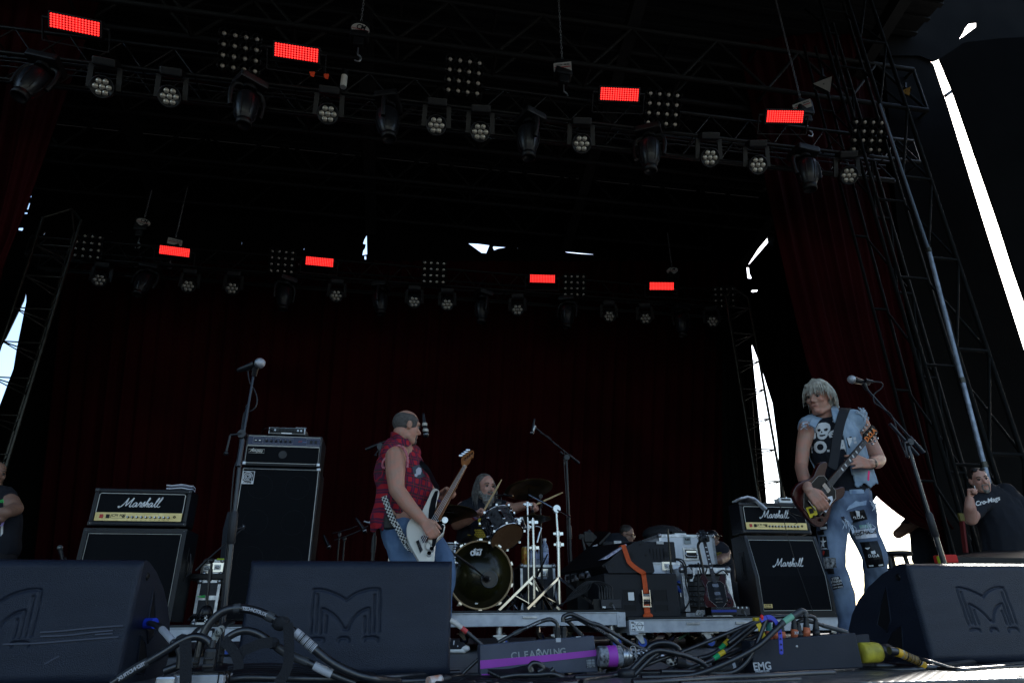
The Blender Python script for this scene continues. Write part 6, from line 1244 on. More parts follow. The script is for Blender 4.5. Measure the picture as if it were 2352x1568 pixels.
g = MB(); ribbon(g, [J(562,430,.02), J(545,470,-.10), J(560,560,-.135), J(572,600,-.14)], .045, .008); ribbon(g, [J(540,440,.04), J(470,520,.07), J(360,560,-.05), J(310,640,-.10)], .045, .008); obj('collar', g, M_DENL, vo, world=True)
for pl in ([(650,650),(745,640),(770,680),(660,700)], [(215,705),(300,700),(330,720),(225,735)]): decal('pocket_flap', vest_b, mat('denim_seam', (.13,.20,.30), .85), vo, g1, [pl], off=.010)
decal('patch', vest_b, M_KNOB, vo, g1, [[(662,750),(775,736),(800,850),(690,866)]], off=.011); decal('patch_print', vest_b, M_PRINT, vo, g1, [[(675,762),(730,755),(722,800),(700,845),(690,820)],[(738,754),(765,750),(770,780),(745,785)],[(745,795),(772,790),(778,815),(750,820)]], off=.014)
rnd = random.Random(6)
for cx, cy in ((215,610),(830,475),(850,520),(790,480),(225,1125),(290,1190)):
    g = MB()
    for k in range(9): a = J(cx+rnd.uniform(-18,18), cy+rnd.uniform(-20,20), -.05); g.tube([a, a+V((rnd.uniform(-.02,.03),-.01,rnd.uniform(-.03,.02))), a+V((rnd.uniform(-.03,.04),-.01,rnd.uniform(-.05,.01)))], .0022, 4)
    obj('frayed_thread', g, mat('thread', (.45,.52,.6), .9), vo, world=True, kind='stuff')
# jeans
g = MB(); chain(g, [K(680,175,.03), K(665,330,.03)], [.112,.120], V((1,0,0)), 1.15)
chain(g, [K(560,330,.02), K(485,560,.0), K(505,900,-.02), K(600,1150,.02), K(640,1420,.05), P(D(1944,1478), Y=3.97)], [.098,.088,.066,.064,.058,.055]); chain(g, [K(750,330,.03), K(800,540,.02), K(905,800,-.04), K(920,1000,.04), K(905,1400,.12), P(D(2052,1478), Y=4.10)], [.104,.090,.076,.070,.060,.056])
jn = remesh(g, .010, 3, .6, (14,.009,.45)); jn_b = bvh_of(jn); jo = obj('jeans', jn, M_DEN, guy, world=True, fix=False); jb = dict(b=jn_b, par=jo, c=g2)
def pj(polys, m=M_KNOB, **k): return decal('patch', jn_b, m, jo, g2, polys, **k)
M_PATW = mat('patch_white', (.62,.62,.66), .9, bump=(200,.4,.003)); M_PALE = mat('worn_denim', (.28,.36,.46), .9, nz=20, col2=(.14,.2,.3))
pj([[(655,355),(800,335),(835,430),(690,465)]]); pj([[(715,345),(755,352),(760,400),(730,405)]], M_PRINT, off=.008); decal('print', jn_b, M_PRINT, jo, g2, txt='D.O.A.', at=(748,412), size=38, rot=8, bold=.03, off=.008)
pj([[(625,345),(650,300),(720,250),(760,262),(825,245),(820,290),(745,300),(660,330)]], M_PALE); pj([[(655,140),(800,135),(800,175),(660,182)]], M_PALE); pj([[(690,540),(905,515),(928,605),(722,625)]], M_PATW, off=.006)
decal('print', jn_b, M_KNOB, jo, g2, txt='CHAOS', at=(838,558), size=50, rot=5, bold=.03, off=.010); decal('print', jn_b, M_KNOB, jo, g2, txt='SOS', at=(738,578), size=44, rot=6, bold=.03, off=.010)
pj([[(750,490),(865,475),(880,508),(760,525)]], mat('patch_green', (.10,.30,.22), .9, nz=30, col2=(.35,.4,.42)))
pj([[(755,655),(930,640),(970,740),(1000,890),(830,910),(800,800),(775,700)]]); decal('print', jn_b, M_PRINT, jo, g2, txt='D.O.A', at=(893,788), size=40, rot=4, bold=.02, off=.008); pj([[(865,745),(905,735),(915,765),(875,770)],[(805,710),(860,705),(835,730)],[(845,880),(890,875),(892,892),(850,895)],[(940,875),(985,868),(988,882),(945,890)]], M_PRINT, off=.008)
pj([[(345,480),(405,410),(440,425),(440,530),(370,545)],[(335,545),(400,540),(410,580),(345,585)],[(365,600),(430,595),(445,715),(375,722)]]); pj([[(395,600),(405,640),(432,640),(405,660),(410,705),(395,690),(372,712),(388,660),(366,640),(392,640)],[(385,455),(430,430),(436,470),(400,480)],[(365,510),(430,500),(436,525),(375,530)],[(372,716),(432,712),(432,720),(374,724)]], M_PRINT, off=.008)
pj([[(385,730),(455,725),(462,795),(395,800)]]); pj([[(395,735),(415,745),(405,785),(390,770)]], mat('patch_red', (.45,.03,.02), .9), off=.008); pj([[(392,805),(520,805),(530,905),(410,912)]], mat('patch_pattern', (.015,.015,.018), .9, nz=55, col2=(.28,.28,.28))); pj([[(410,915),(500,910),(510,965),(420,970)]])
pj([[(470,1000),(555,985),(600,1090),(495,1125)]]); 
for k, (tx, sz, yy) in enumerate((('STER',34,1012),('STRIKES',30,1040),('DESTROY',22,1068),('HYPE BREED',18,1095))): decal('print', jn_b, M_PRINT, jo, g2, txt=tx, at=(518+k*9,yy), size=sz, rot=10, bold=.02, off=.008)
pj([[(570,410),(600,400),(650,470),(625,480)]], mat('rip_skin', (.02,.02,.03), .9)); 
for (cx,cy) in ((655,490),(610,430),(845,470),(880,255)):
    g = MB()
    for k in range(8): a = K(cx+rnd.uniform(-30,30), cy+rnd.uniform(-10,20), -.10); g.tube([a, a+V((rnd.uniform(-.02,.02),-.01,-.02)), a+V((rnd.uniform(-.02,.02),-.01,-.05))], .0018, 4)
    obj('frayed_thread', g, MATS['thread'], jo, world=True, kind='stuff')
for x in (1944, 2052): q = P(D(x,1485), Y=3.95 if x < 2000 else 4.08); g = MB(); g.cap((q.x,q.y+.05,.045), (q.x-.04,q.y-.16,.035), .045, .038); obj('shoe', remesh(g, .01), M_KNOB, guy, world=True, fix=False)
# strap, watch, bands
g = MB(); ribbon(g, [J(690,480,.10), J(665,450,.0), J(640,490,-.115), J(600,620,-.16), J(565,800,-.18), J(545,950,-.185), J(520,1080,-.19)], .062, .004, V((1,0,0)), 6); obj('guitar_strap', g, mat('strap_black', (.008,.009,.012), .8), guy, world=True)
a, b_ = J(905,1035,-.16), J(985,1010,-.02); d = (b_-a).normalized()
g = MB(); g.lathe([(.034,-.012),(.038,-.010),(.038,.010),(.034,.012)], a.lerp(b_,.28), d, 24); g.ell(a.lerp(b_,.28)+V((-.01,-.036,-.005)), (.020,.010,.020)); obj('wrist_watch', g, M_PLAST, guy, world=True); g = MB(); g.lathe([(.036,-.005),(.039,0),(.036,.005)], a.lerp(b_,.52), d, 24); obj('pink_wristband', g, mat('band_pink', (.8,.03,.16), .5), guy, world=True)
g = MB(); ribbon(g, [J(905,1105,-.15), J(900,1150,-.155), J(897,1205,-.15)], .012, .003); obj('pink_tassel', g, MATS['band_pink'], guy, world=True)
# his guitar
gb, gt = P(g1(205,1550), Y=3.78), P(g1(955,660), Y=3.765)
L_ = (gt-gb).length; gtr = sg_guitar('electric_guitar', 'dark red-brown double-horned guitar held by the grey-haired guitarist, with orange letters on its head', gb, gt, (.08,-1,-.22), L_)
T_, W_, sx_, ax_, nz2 = gtr; hs_ = [o for o in bpy.data.objects if o.parent == T_ and o.name.startswith('headstock')][0]
M_OR = mat('orange_letters', (.75,.18,.03), .5)
for i, ch in enumerate('D.O.A'): text('lettering', ch, .052*L_, W_(.0,.862+i*.026,.024), -ax_ if False else ax_, -sx_, M_OR, hs_, bold=.002)
bd = [o for o in bpy.data.objects if o.parent == T_ and o.name.startswith('body')][0]
def gdec(name, pts, m, z=.022, par=bd):
    g = MB(); g.prism([W_(x,y,z) for x, y in pts], nz2*.0012); return obj(name, g, m, par, world=True)
gdec('yellow_sticker', ((-.02,.04),(.055,.015),(.08,.085),(.02,.115)), mat('sticker_yellow', (.62,.50,.02), .5)); gdec('sticker_mark', ((.0,.05),(.035,.038),(.05,.07),(.02,.085)), M_KNOB, .0235); gdec('white_sticker', ((.055,.13),(.12,.15),(.10,.27),(.075,.285),(.055,.25)), M_PATW); gdec('sticker_mark', ((.068,.17),(.105,.18),(.092,.25),(.072,.25)), M_KNOB, .0235)

# ================= bassist =================
J = Jm(cBA, 4.9); KB = Jm(cB, 4.9)
bas = thing('person', 'bald bearded bassist in a red plaid sleeveless shirt seen from the side', 'person', (KB(1200,1380).x, 4.9, 0))
g = MB(); H, Mx = add_head(g, J(430,262,-.02), (.93,.34,-.12), (.05,0,1), 1.06, 1.08)
chain(g, [H(0,-.03,-.05), J(375,400,.0), J(340,480,.0)], [.068,.076,.085]); chain(g, [J(340,540), J(390,800), J(340,1150)], [.13,.14,.13])
chain(g, [J(350,520,-.05), J(318,545,-.17), J(318,700,-.22), J(330,860,-.24), J(440,1010,-.27), J(585,1165,-.30)], [.09,.078,.070,.056,.052,.036]); chain(g, [J(400,540,.1), J(600,760,.22), J(690,960,.20), J(770,925,.08)], [.08,.06,.05,.034])
add_hand(g, J(585,1165,-.30), J(650,1240,-.34)-J(585,1165,-.30), V((.55,.5,-.65)), V((.6,-.2,.75)), 1.1, (45,55,40), (.8,.4), 0, .0105)
add_hand(g, J(770,925,.07), J(870,850,-.02)-J(770,925,.07), V((.5,-.8,.1)), V((-.4,-.2,1)), 1.08, (60,70,35), (1.1,-.1), .1, .010)
body = obj('body', remesh(g, .0068, 2, .5), SK1, bas, world=True, fix=False); face_bits(bas, H, 1.06, mat('brow_brown', (.06,.045,.035), .8))
# close-cropped hair band and beard, a hair-thin shell over the skull
g = MB(); g.ell(H(0,-.016,.030), V((.0805,.0985,.086))*1.06, Mx, 26, 18); me = g.mesh('hair'); recalc(me)
Mi = Mx.transposed(); H0 = H(0,0,0)
def hl(c_): q = Mi @ (c_-H0)/1.06; return q
carve(me, lambda c_, n_: (lambda q: q.z > .088 or q.z < -.035 or (q.y > .045+.3*(q.z-.02)) or (q.y > .0 and q.z < -.01) or (q.y > -.09 and q.z > .082 and abs(q.x) < .05))(hl(c_)))
obj('cropped_hair', me, mat('stubble_hair', (.050,.045,.040), .8, nz=60, col2=(.10,.09,.085)), bas, world=True, fix=False)
g = MB(); g.ell(H(0,.056,-.092), V((.036,.036,.034))*1.06, Mx); g.cap(H(-.030,.070,-.052), H(-.026,.062,-.085), .012); g.cap(H(.030,.070,-.052), H(.026,.062,-.085), .012); obj('goatee', remesh(g, .005), mat('goatee_grey', (.12,.10,.09), .9, nz=90, col2=(.05,.04,.035)), bas, world=True, fix=False)
M_PLAID = mat('red_plaid', (.5,.02,.03), .9, bump=(300,.5,.003)); N, L, B = nodes(M_PLAID); tc = N.new('ShaderNodeTexCoord'); sp_ = N.new('ShaderNodeSeparateXYZ'); L.new(tc.outputs['Object'], sp_.inputs[0])
def mth(op, a, b=None, v=None):
    n_ = N.new('ShaderNodeMath'); n_.operation = op
    for i, q in enumerate((a, b)):
        if q is None: continue
        if isinstance(q, (int, float)): n_.inputs[i].default_value = q
        else: L.new(q, n_.inputs[i])
    return n_.outputs[0]
nw = N.new('ShaderNodeTexNoise'); nw.inputs['Scale'].default_value = 5; L.new(tc.outputs['Object'], nw.inputs['Vector']); wob = mth('MULTIPLY', mth('SUBTRACT', nw.outputs['Fac'], .5), .03)
uu = mth('ADD', mth('ADD', mth('MULTIPLY', sp_.outputs['X'], .97), mth('MULTIPLY', sp_.outputs['Y'], .75)), wob); vv = mth('ADD', mth('ADD', sp_.outputs['Z'], mth('MULTIPLY', sp_.outputs['X'], .12)), wob)
fu = mth('FRACT', mth('DIVIDE', uu, .068)); fv = mth('FRACT', mth('DIVIDE', vv, .068)); su = mth('GREATER_THAN', fu, .5); sv_ = mth('GREATER_THAN', fv, .5)
lu = mth('LESS_THAN', mth('ABSOLUTE', mth('SUBTRACT', fu, .25)), .035); lv = mth('LESS_THAN', mth('ABSOLUTE', mth('SUBTRACT', fv, .25)), .035)
def mixc(f_, c1, c2):
    n_ = N.new('ShaderNodeMixRGB'); L.new(f_, n_.inputs[0])
    for i, q in ((1,c1),(2,c2)):
        if isinstance(q, tuple): n_.inputs[i].default_value = (*q, 1)
        else: L.new(q, n_.inputs[i])
    return n_.outputs[0]
c_a = mixc(su, (.040,.026,.030), (.085,.012,.040)); c_b = mixc(su, (.10,.012,.045), (.38,.014,.024)); cc = mixc(sv_, c_a, c_b); cc = mixc(mth('MAXIMUM', lu, lv), cc, (.30,.012,.03)); L.new(cc, B.inputs['Base Color'])
g = MB(); chain(g, [J(335,500,.02), J(330,700,.02), J(385,850,.02), J(330,1050,.03), J(270,1170,.04)], [.120,.175,.185,.165,.150], V((0,1,0)), 1.0); chain(g, [J(300,520,-.14), J(350,470,0), J(470,520,.17)], [.075,.085,.08]); chain(g, [J(400,620,0), J(480,840,.02), J(440,1000,.03)], [.13,.150,.13])
sh = remesh(g, .010, 4, .6, (8,.016,.45))
arm = [(225,690),(200,640),(205,585),(260,520),(300,470),(350,450),(400,490),(430,560),(435,640),(415,730)]
def hemcut(c_, n_): q = Q(c_); zx, zy = (q[0]*1.7415-1450)*2.412, (q[1]*1.7415-1600)*2.412; return zy > 1255-.22*(zx-130)+14*math.sin(zx*.07) or (zy < 400 and zx < 360 and zx > 300 and c_.z > J(0,345).z)
carve(sh, hemcut); sh_b = bvh_of(sh); so_ = solid(obj('plaid_shirt', sh, M_PLAID, bas, world=True, fix=False), .006)
g = MB(); ribbon(g, [J(275,345,.08), J(290,335,-.05), J(330,355,-.115), J(400,400,-.11), J(450,400,-.05)], .052, .008, V((0,0,1)), 6); ribbon(g, [J(380,395,-.12), J(420,420,-.13), J(450,395,-.10)], .05, .006, V((0,.3,1))); obj('collar', g, M_PLAID, so_, world=True)
g = MB(); g.tube(spline([J(225,655,-.20), J(195,640,-.17), J(205,580,-.19), J(290,490,-.20), J(345,440,-.20), J(400,470,-.24), J(435,560,-.25), J(430,650,-.24)], 5), .009, 8); obj('frayed_armhole', g, mat('frayed_red', (.35,.05,.09), .95, nz=80, col2=(.5,.2,.22)), so_, world=True)
decal('pocket', sh_b, M_PLAID, so_, cBA, [[(478,620),(590,610),(606,740),(520,775)]], off=.008); decal('patch', sh_b, mat('patch_grey', (.055,.065,.085), .95, bump=(150,.5,.004)), so_, cBA, [[(478,645),(560,615),(606,690),(602,735),(530,755),(495,715)]], off=.012)
decal('patch_print', sh_b, mat('print_pale', (.42,.42,.48), .9), so_, cBA, [[(515,670),(540,645),(565,652),(572,680),(560,715),(530,722),(528,738),(505,735),(502,712),(518,705)]], off=.015); decal('back_patch', sh_b, M_PRINT, so_, cBA, [[(165,490),(190,500),(165,572),(143,562)]], off=.010); decal('patch_mark', sh_b, M_KNOB, so_, cBA, [[(170,505),(182,510),(176,528),(166,524)],[(160,532),(172,537),(164,558),(152,553)]], off=.014)
g = MB(); chain(g, [J(330,1180,.05), J(370,1290,.04)], [.135,.145]); chain(g, [J(360,1270,-.04), KB(1130,900,-.03), KB(1150,1090,.02), KB(1150,1365,.05)], [.125,.100,.075,.062]); chain(g, [J(560,1280,.10), KB(1335,880,.05), KB(1360,970,.02), KB(1345,1080,.06), KB(1340,1350,.10)], [.125,.100,.082,.070,.058])
obj('jeans', remesh(g, .011, 3, .6, (12,.010,.4)), mat('denim_mid', (.060,.11,.21), .85, nz=6, col2=(.11,.18,.30), bump=(260,.5,.003)), bas, world=True, fix=False)
g = MB(); g.lathe([(.146,-.022),(.150,-.02),(.150,.02),(.146,.022)], J(345,1215,.04), (0,0,1), 30); obj('belt', g, M_KNOB, bas, world=True); g = MB(); g.box(J(262,1175,-.14), (.08,.04,.10), bev=.012); obj('belt_pouch', g, M_KNOB, bas, world=True); g = MB(); g.ell(J(295,1105,-.17), .004); obj('pack_led', g, mat('led_green', (0,.5,.1), .4, emit=(.05,1,.2,.6)), bas, world=True)
q = KB(1385,1405,.05); g = MB(); z0 = .055; g.cap((q.x-.06,q.y+.06,.060), (q.x+.08,q.y,.042), .046, .036); sh_ = obj('canvas_shoe', remesh(g, .008), mat('canvas_black', (.012,.012,.014), .85), bas, world=True, fix=False)
g = MB(); g.cap((q.x-.07,q.y+.06,.020), (q.x+.095,q.y-.005,.020), .018, .018, V((0,1,0)), 2.3); g.ell((q.x+.10,q.y-.005,.034), (.038,.036,.022)); obj('rubber_sole', g, mat('sole_white', (.62,.60,.56), .6), sh_, world=True)
for k in range(3): g = MB(); g.tube([V((q.x-.005+k*.028,q.y-.030,.072-k*.012)), V((q.x+.0+k*.028,q.y+.005,.100-k*.016)), V((q.x+k*.028,q.y+.04,.075-k*.012))], .004, 6); obj('lace', g, M_WHITE, sh_, world=True)
q = KB(1150,1400,.05); g = MB(); g.cap((q.x-.06,q.y+.06,.050), (q.x+.10,q.y,.040), .046, .036); obj('canvas_shoe', remesh(g, .01), MATS['canvas_black'], bas, world=True, fix=False)
g = MB(); g.lathe([(.036,-.010),(.040,-.008),(.040,.008),(.036,.010)], J(757,930,.10), (J(770,925,.08)-J(690,960,.20)), 20); obj('purple_wristband', g, mat('band_purple', (.25,.15,.55), .5), bas, world=True)
g = MB(); ribbon(g, [J(205,925,-.20), J(250,1050,-.215), J(290,1150,-.215), J(340,1230,-.21), J(400,1350,-.22), J(450,1425,-.26), J(500,1455,-.30)], .040, .004, V((1,0,.3)), 6); obj('checkered_strap', g, mat('strap_checks', (.5,.5,.48), .8), bas, world=True)
M_SC = MATS['strap_checks']; N, L, B = nodes(M_SC); tc = N.new('ShaderNodeTexCoord'); ck = N.new('ShaderNodeTexChecker'); ck.inputs['Scale'].default_value = 75; ck.inputs['Color1'].default_value = (.5,.5,.47,1); ck.inputs['Color2'].default_value = (.01,.01,.01,1); mp = N.new('ShaderNodeMapping'); mp.inputs['Rotation'].default_value = (0,R(25),0); L.new(tc.outputs['Object'], mp.inputs[0]); L.new(mp.outputs[0], ck.inputs[0]); L.new(ck.outputs[0], B.inputs['Base Color'])
g = MB(); ribbon(g, [J(480,480,.05), J(560,590,-.08), J(640,690,-.12), J(690,790,-.20), J(725,850,-.24)], .042, .004, V((1,0,-.4)), 6); obj('shoulder_strap', g, M_KNOB, bas, world=True)
# white bass
def BP(x, y, off=0.): return P(cBA(x, y), Y=4.50+(1560-y)/1050*.42+off)
M_CREAM = mat('cream_lacquer', (.60,.57,.50), .22, coat=.8, nz=4, col2=(.66,.62,.55))
t = thing('bass_guitar', 'cream white bass guitar with black pickguard held by the bald bassist', 'bass guitar', BP(600,1500))
ol = spline([BP(*p) for p in ((735,862),(700,848),(665,870),(630,950),(600,1010),(565,1075),(500,1115),(450,1160),(425,1230),(432,1320),(470,1410),(520,1500),(570,1580),(640,1620),(690,1560),(700,1460),(715,1350),(780,1285),(797,1215),(785,1185),(745,1192),(722,1172),(700,1100),(712,1020),(722,960),(742,905))], 3, True)
nrm = (BP(500,1500)-BP(700,1400)).cross(BP(640,1000)-BP(700,1400)).normalized(); nrm = nrm if nrm.y > 0 else -nrm
g = MB(); g.prism(ol, nrm*.042); b_ = obj('body', g, M_CREAM, t, world=True); bv = b_.modifiers.new('edge', 'BEVEL'); bv.width = .010; bv.segments = 3; bv.limit_method = 'ANGLE'
def slab(name, pts, m, d0, th, par): g = MB(); g.prism([BP(*p)-nrm*d0 for p in pts], -nrm*th); return obj(name, g, m, par, world=True)
pgd = slab('pickguard', [(730,872),(700,880),(665,950),(640,1060),(635,1140),(665,1230),(680,1290),(668,1400),(685,1430),(702,1400),(720,1330),(778,1270),(788,1215),(760,1190),(735,1200),(715,1175),(700,1100),(708,1000),(718,940)], M_KNOB, .001, .0025, t)
slab('bridge', [(515,1370),(540,1355),(580,1450),(555,1480)], M_NICK, .001, .012, t); slab('pickup', [(560,1325),(590,1310),(640,1330),(628,1372),(580,1380)], M_NICK, .001, .010, t); slab('pickup', [(640,1300),(668,1310),(655,1345),(630,1330)], M_KNOB, .001, .010, t)
for p_ in ((665,1450),(640,1495)): g = MB(); c = BP(*p_); g.cyl(c, c-nrm*.026, .016, .014, 16); obj('knob', g, M_CHROME, t, world=True)
g = MB(); c = BP(633,1410)-nrm*.004; u1 = (BP(660,1410)-BP(633,1410)).normalized(); v1 = (BP(633,1380)-BP(633,1410)).normalized(); g.tube([c+u1*.017*math.cos(a*.4)+v1*.030*math.sin(a*.4) for a in range(16)], .0014, 4, True); g.tube([c+u1*.024*math.cos(a*.4)+v1*.038*math.sin(a*.4) for a in range(16)], .0008, 4, True); obj('ring_emblem', g, M_KNOB, t, world=True)
M_MAP = mat('roasted_maple', (.28,.10,.03), .35, coat=.4, nz=8, col2=(.20,.07,.02))
nk = slab('neck', [(690,1105),(745,1175),(1000,665),(960,655)], M_MAP, .004, .020, t); slab('fretboard', [(700,1120),(745,1170),(998,668),(968,652)], mat('dark_maple', (.16,.06,.02), .4), .025, .006, t)
g = MB()
for i in range(19): f_ = 1-2**(-i/12); f_ /= .70; a = V((968+(700-968)*f_, 652+(1120-652)*f_, 0)); b2_ = V((998+(745-998)*f_, 668+(1170-668)*f_, 0)); g.cyl(BP(a.x,a.y)-nrm*.032, BP(b2_.x,b2_.y)-nrm*.032, .0014, n=4)
obj('fret', g, M_NICK, nk, world=True, kind='stuff')
hd = slab('headstock', [(962,655),(950,620),(950,580),(965,560),(1040,505),(1062,502),(1073,520),(1068,575),(1050,572),(1030,620),(1010,635),(1000,668)], M_MAP, .006, .016, t)
for k, (x, y) in enumerate(((985,595),(1008,577),(1030,560),(1052,540))):
    g = MB(); c = BP(x,y)-nrm*.02; g.cyl(c, c-nrm*.022, .008, .006, 12); dd = (BP(940,520)-BP(975,590)).normalized(); g.cyl(BP(x,y)+nrm*.01, BP(x,y)+nrm*.01+dd*(.06), .005, n=10); g.ell(BP(x,y)+nrm*.01+dd*.072, (.020,.006,.016)); obj('tuning_peg', g, M_CHROME, hd, world=True)
g = MB()
for i in range(4): g.cyl(BP(540+i*9,1385+i*20)-nrm*.038, BP(978+i*7,650+i*4)-nrm*.036, .0017, n=5)
obj('string', g, mat('string_silver', (.6,.6,.6), .3, .8), t, world=True, kind='stuff')

# ================= drummer =================
J = Jm(cC, 6.5); dr = thing('person', 'drummer with long grey hair and a grey beard seated behind the kit', 'person', (J(430,900).x, 6.6, .28))
g = MB(); H, Mx = add_head(g, J(472,492), (.42,-.88,-.06), (0,0,1), 1.14)
chain(g, [H(0,-.02,-.06), J(450,610,.06)], [.062,.075]); chain(g, [J(440,660,.08), J(420,800,.10), J(410,960,.12)], [.12,.13,.14], V((1,0,0)), 1.2); chain(g, [J(440,640,.08), J(300,650,.06), J(250,775,-.06), J(330,745,-.18), J(395,708,-.26)], [.09,.070,.058,.048,.034]); chain(g, [J(440,640,.08), J(590,640,.04), J(690,655,-.10), J(800,622,-.26)], [.09,.072,.056,.036])
add_hand(g, J(395,708,-.26), J(462,662,-.32)-J(395,708,-.26), V((.2,-.5,-.8)), V((-.2,-.3,1)), 1.1, (70,80,50), (.7,.6), 0, .011); add_hand(g, J(800,622,-.26), J(865,625,-.32)-J(800,622,-.26), V((.1,-.4,-.9)), V((.2,-.5,.9)), 1.1, (65,75,50), (.7,.6), 0, .011)
obj('body', remesh(g, .008, 2, .5), SK2, dr, world=True, fix=False); face_bits(dr, H, 1.14, mat('brow_dgrey', (.10,.08,.07), .8))
M_BEARD = mat('beard_grey', (.24,.23,.21), .9, nz=60, col2=(.10,.09,.08), bump=(160,1,.006)); M_HAIRD = mat('hair_dark_grey', (.055,.050,.045), .6, nz=30, col2=(.13,.12,.11))
g = MB(); g.ell(H(0,.050,-.100), V((.056,.045,.060))*1.14, Mx); g.ell(H(0,.060,-.140), V((.035,.032,.040))*1.14, Mx); g.cap(H(-.058,.012,-.05), H(-.030,.055,-.09), .028); g.cap(H(.058,.012,-.05), H(.030,.055,-.09), .028); g.cap(H(-.022,.088,-.046), H(.022,.088,-.046), .011); br_ = obj('beard', remesh(g, .007, 1, .5, (60,.008,1)), M_BEARD, dr, world=True, fix=False)
g = MB(); g.ell(H(0,-.024,.050), V((.080,.092,.082))*1.14, Mx); g.ell(H(0,-.062,-.03), V((.078,.05,.10))*1.14, Mx); hr = remesh(g, .008, 2); carve(hr, lambda c_, n_: (lambda q: q.y > .058 and q.z < .085 or (q.y > .02 and q.z < .03))(Mi_d @ (c_-H0_d)/1.14) if False else False)
hr_o = obj('hair', hr, M_HAIRD, dr, world=True, fix=False); st = strands(H, lambda r: (r.uniform(.5,1.5), r.choice([r.uniform(2.6,4.2), r.uniform(5.1,6.6), r.uniform(3.2,6.2)])), 460, (.18,.36), .2, .0045, 12, .005, .68, .02); obj('curly_locks', st, M_HAIRD, hr_o, world=True, kind='stuff')
g = MB(); chain(g, [J(440,655,.09), J(425,800,.10), J(410,980,.12)], [.145,.165,.175], V((1,0,0)), 1.3); chain(g, [J(335,650,.07), J(285,690,.0)], [.088,.085]); chain(g, [J(560,640,.07), J(615,648,-.02)], [.088,.080])
ts = remesh(g, .012, 4, .6, (8,.014,.5)); tb = bvh_of(ts); to_ = obj('t_shirt', ts, M_TEE, dr, world=True, fix=False); M_YEL = mat('yellow_print', (.50,.36,.04), .8)
for cx, cy, r_ in [(395+(k%5)*18+(8 if (k//5)%2 else 0), 822+(k//5)*17, 10) for k in range(25)]:
    decal('print', tb, M_YEL, to_, cC, [[(cx+r_*math.cos(a*.9), cy+r_*.85*math.sin(a*.9)) for a in range(7)]], off=.004)
decal('print', tb, M_YEL, to_, cC, txt='NOS', at=(500,685), size=32, bold=.05, rot=6, off=.005); decal('print', tb, M_YEL, to_, cC, [[(420,728),(440,728),(446,745),(438,762),(440,790),(420,790),(422,762),(414,745)]], off=.004); decal('print', tb, M_YEL, to_, cC, txt='1985', at=(345,862), size=18, rot=-10, off=.004)
g = MB(); chain(g, [J(400,950,.15), J(330,960,-.2), V((J(330,960).x,6.25,.35))], [.13,.09,.06]); chain(g, [J(450,950,.15), J(560,960,-.2), V((J(560,960).x,6.25,.35))], [.13,.09,.06]); obj('trousers', remesh(g, .015), M_KNOB, dr, world=True, fix=False)
g = MB(); g.lathe([(.036,-.014),(.040,-.012),(.040,.012),(.036,.014)], J(400,703,-.27), (J(395,708,-.26)-J(330,745,-.18)), 18); obj('lilac_wristband', g, mat('band_lilac', (.5,.38,.75), .5), dr, world=True); g = MB(); g.lathe([(.037,-.005),(.041,0),(.037,.005)], J(385,712,-.25), (J(395,708,-.26)-J(330,745,-.18)), 18); obj('red_wristband', g, mat('band_red', (.6,.02,.05), .5), dr, world=True)
M_STICK = mat('hickory', (.55,.38,.20), .45)
for a, b_, l in (((470,655,-.34),(600,428,-.45),'drum stick raised upright in front of the drummer\'s beard'), ((870,622,-.33),(1078,527,-.45),'drum stick pointing right from the drummer\'s outstretched hand')):
    p, q = J(*a), J(*b_); d = (q-p).normalized(); g = MB(); g.lathe([(0,-.03),(.009,-.028),(.0095,.0),(.009,(q-p).length*.8),(.0050,(q-p).length-.012),(.0066,(q-p).length-.004),(.0045,(q-p).length+.002),(0,(q-p).length+.004)], p, d, 12); tag(obj('drum_stick', g, M_STICK), l, 'drum stick')
g = MB(); g.lathe([(0,0),(.17,0),(.18,.04),(.17,.08),(0,.09)], (J(420,900).x,6.62,.70), (0,0,1), 24); t = thing('drum_stool', 'round black stool under the drummer', 'stool', (J(420,900).x,6.62,.28)); obj('seat', g, M_KNOB, t, world=True); g = MB(); g.cyl((J(420,900).x,6.62,.28), (J(420,900).x,6.62,.70), .02); obj('post', g, M_CHROME, t, world=True)

# ================= stagehands =================
def simple_person(label, loc, c, Y0, head, torso, arms, hands, legs, skin=SK3, shirt=M_TEE, hs=1., hair=None, sleeves=(), vox=.009, extra=None, jaw=1.05, k=1.3):
    J = Jm(c, Y0); t = thing('person', label, 'person', loc); g = MB(); H, Mx = add_head(g, J(*head[0]), head[1], head[2], hs, jaw); chain(g, [H(0,-.02,-.06), J(*torso[0][0])], [.060*hs,.075]); chain(g, [J(*p) for p in torso[0]], [r*.8 for r in torso[1]])
    for pts, rs in arms: chain(g, [J(*torso[0][0])]+[J(*p) for p in pts], [.08]+list(rs))
    for h in hands: add_hand(g, J(*h[0]), J(*h[1])-J(*h[0]), V(h[2]), V(h[3]), 1.05, h[4], h[5], 0, .0105)
    obj('body', remesh(g, vox, 2, .5), skin, t, world=True, fix=False); face_bits(t, H, hs)
    g = MB(); chain(g, [J(*p) for p in torso[0]], torso[1], V((1,0,0)), k)
    for pts, rs in sleeves: chain(g, [J(*p) for p in pts], rs)
    me = remesh(g, .012, 4, .6, (7,.014,.5)); so = obj('t_shirt', me, shirt, t, world=False, fix=False); b = bvh_of(me); me.transform(t.matrix_basis.inverted())
    if legs: g = MB(); [chain(g, [J(*torso[0][-1])]+[V(p) for p in l[0]], [.15]+list(l[1])) for l in legs]; obj('trousers', remesh(g, .015), mat('black_trousers', (.008,.008,.010), .9), t, world=True, fix=False)
    return t, H, Mx, so, b, J
gx = P(cRH(1430,1100), Y=5.55)
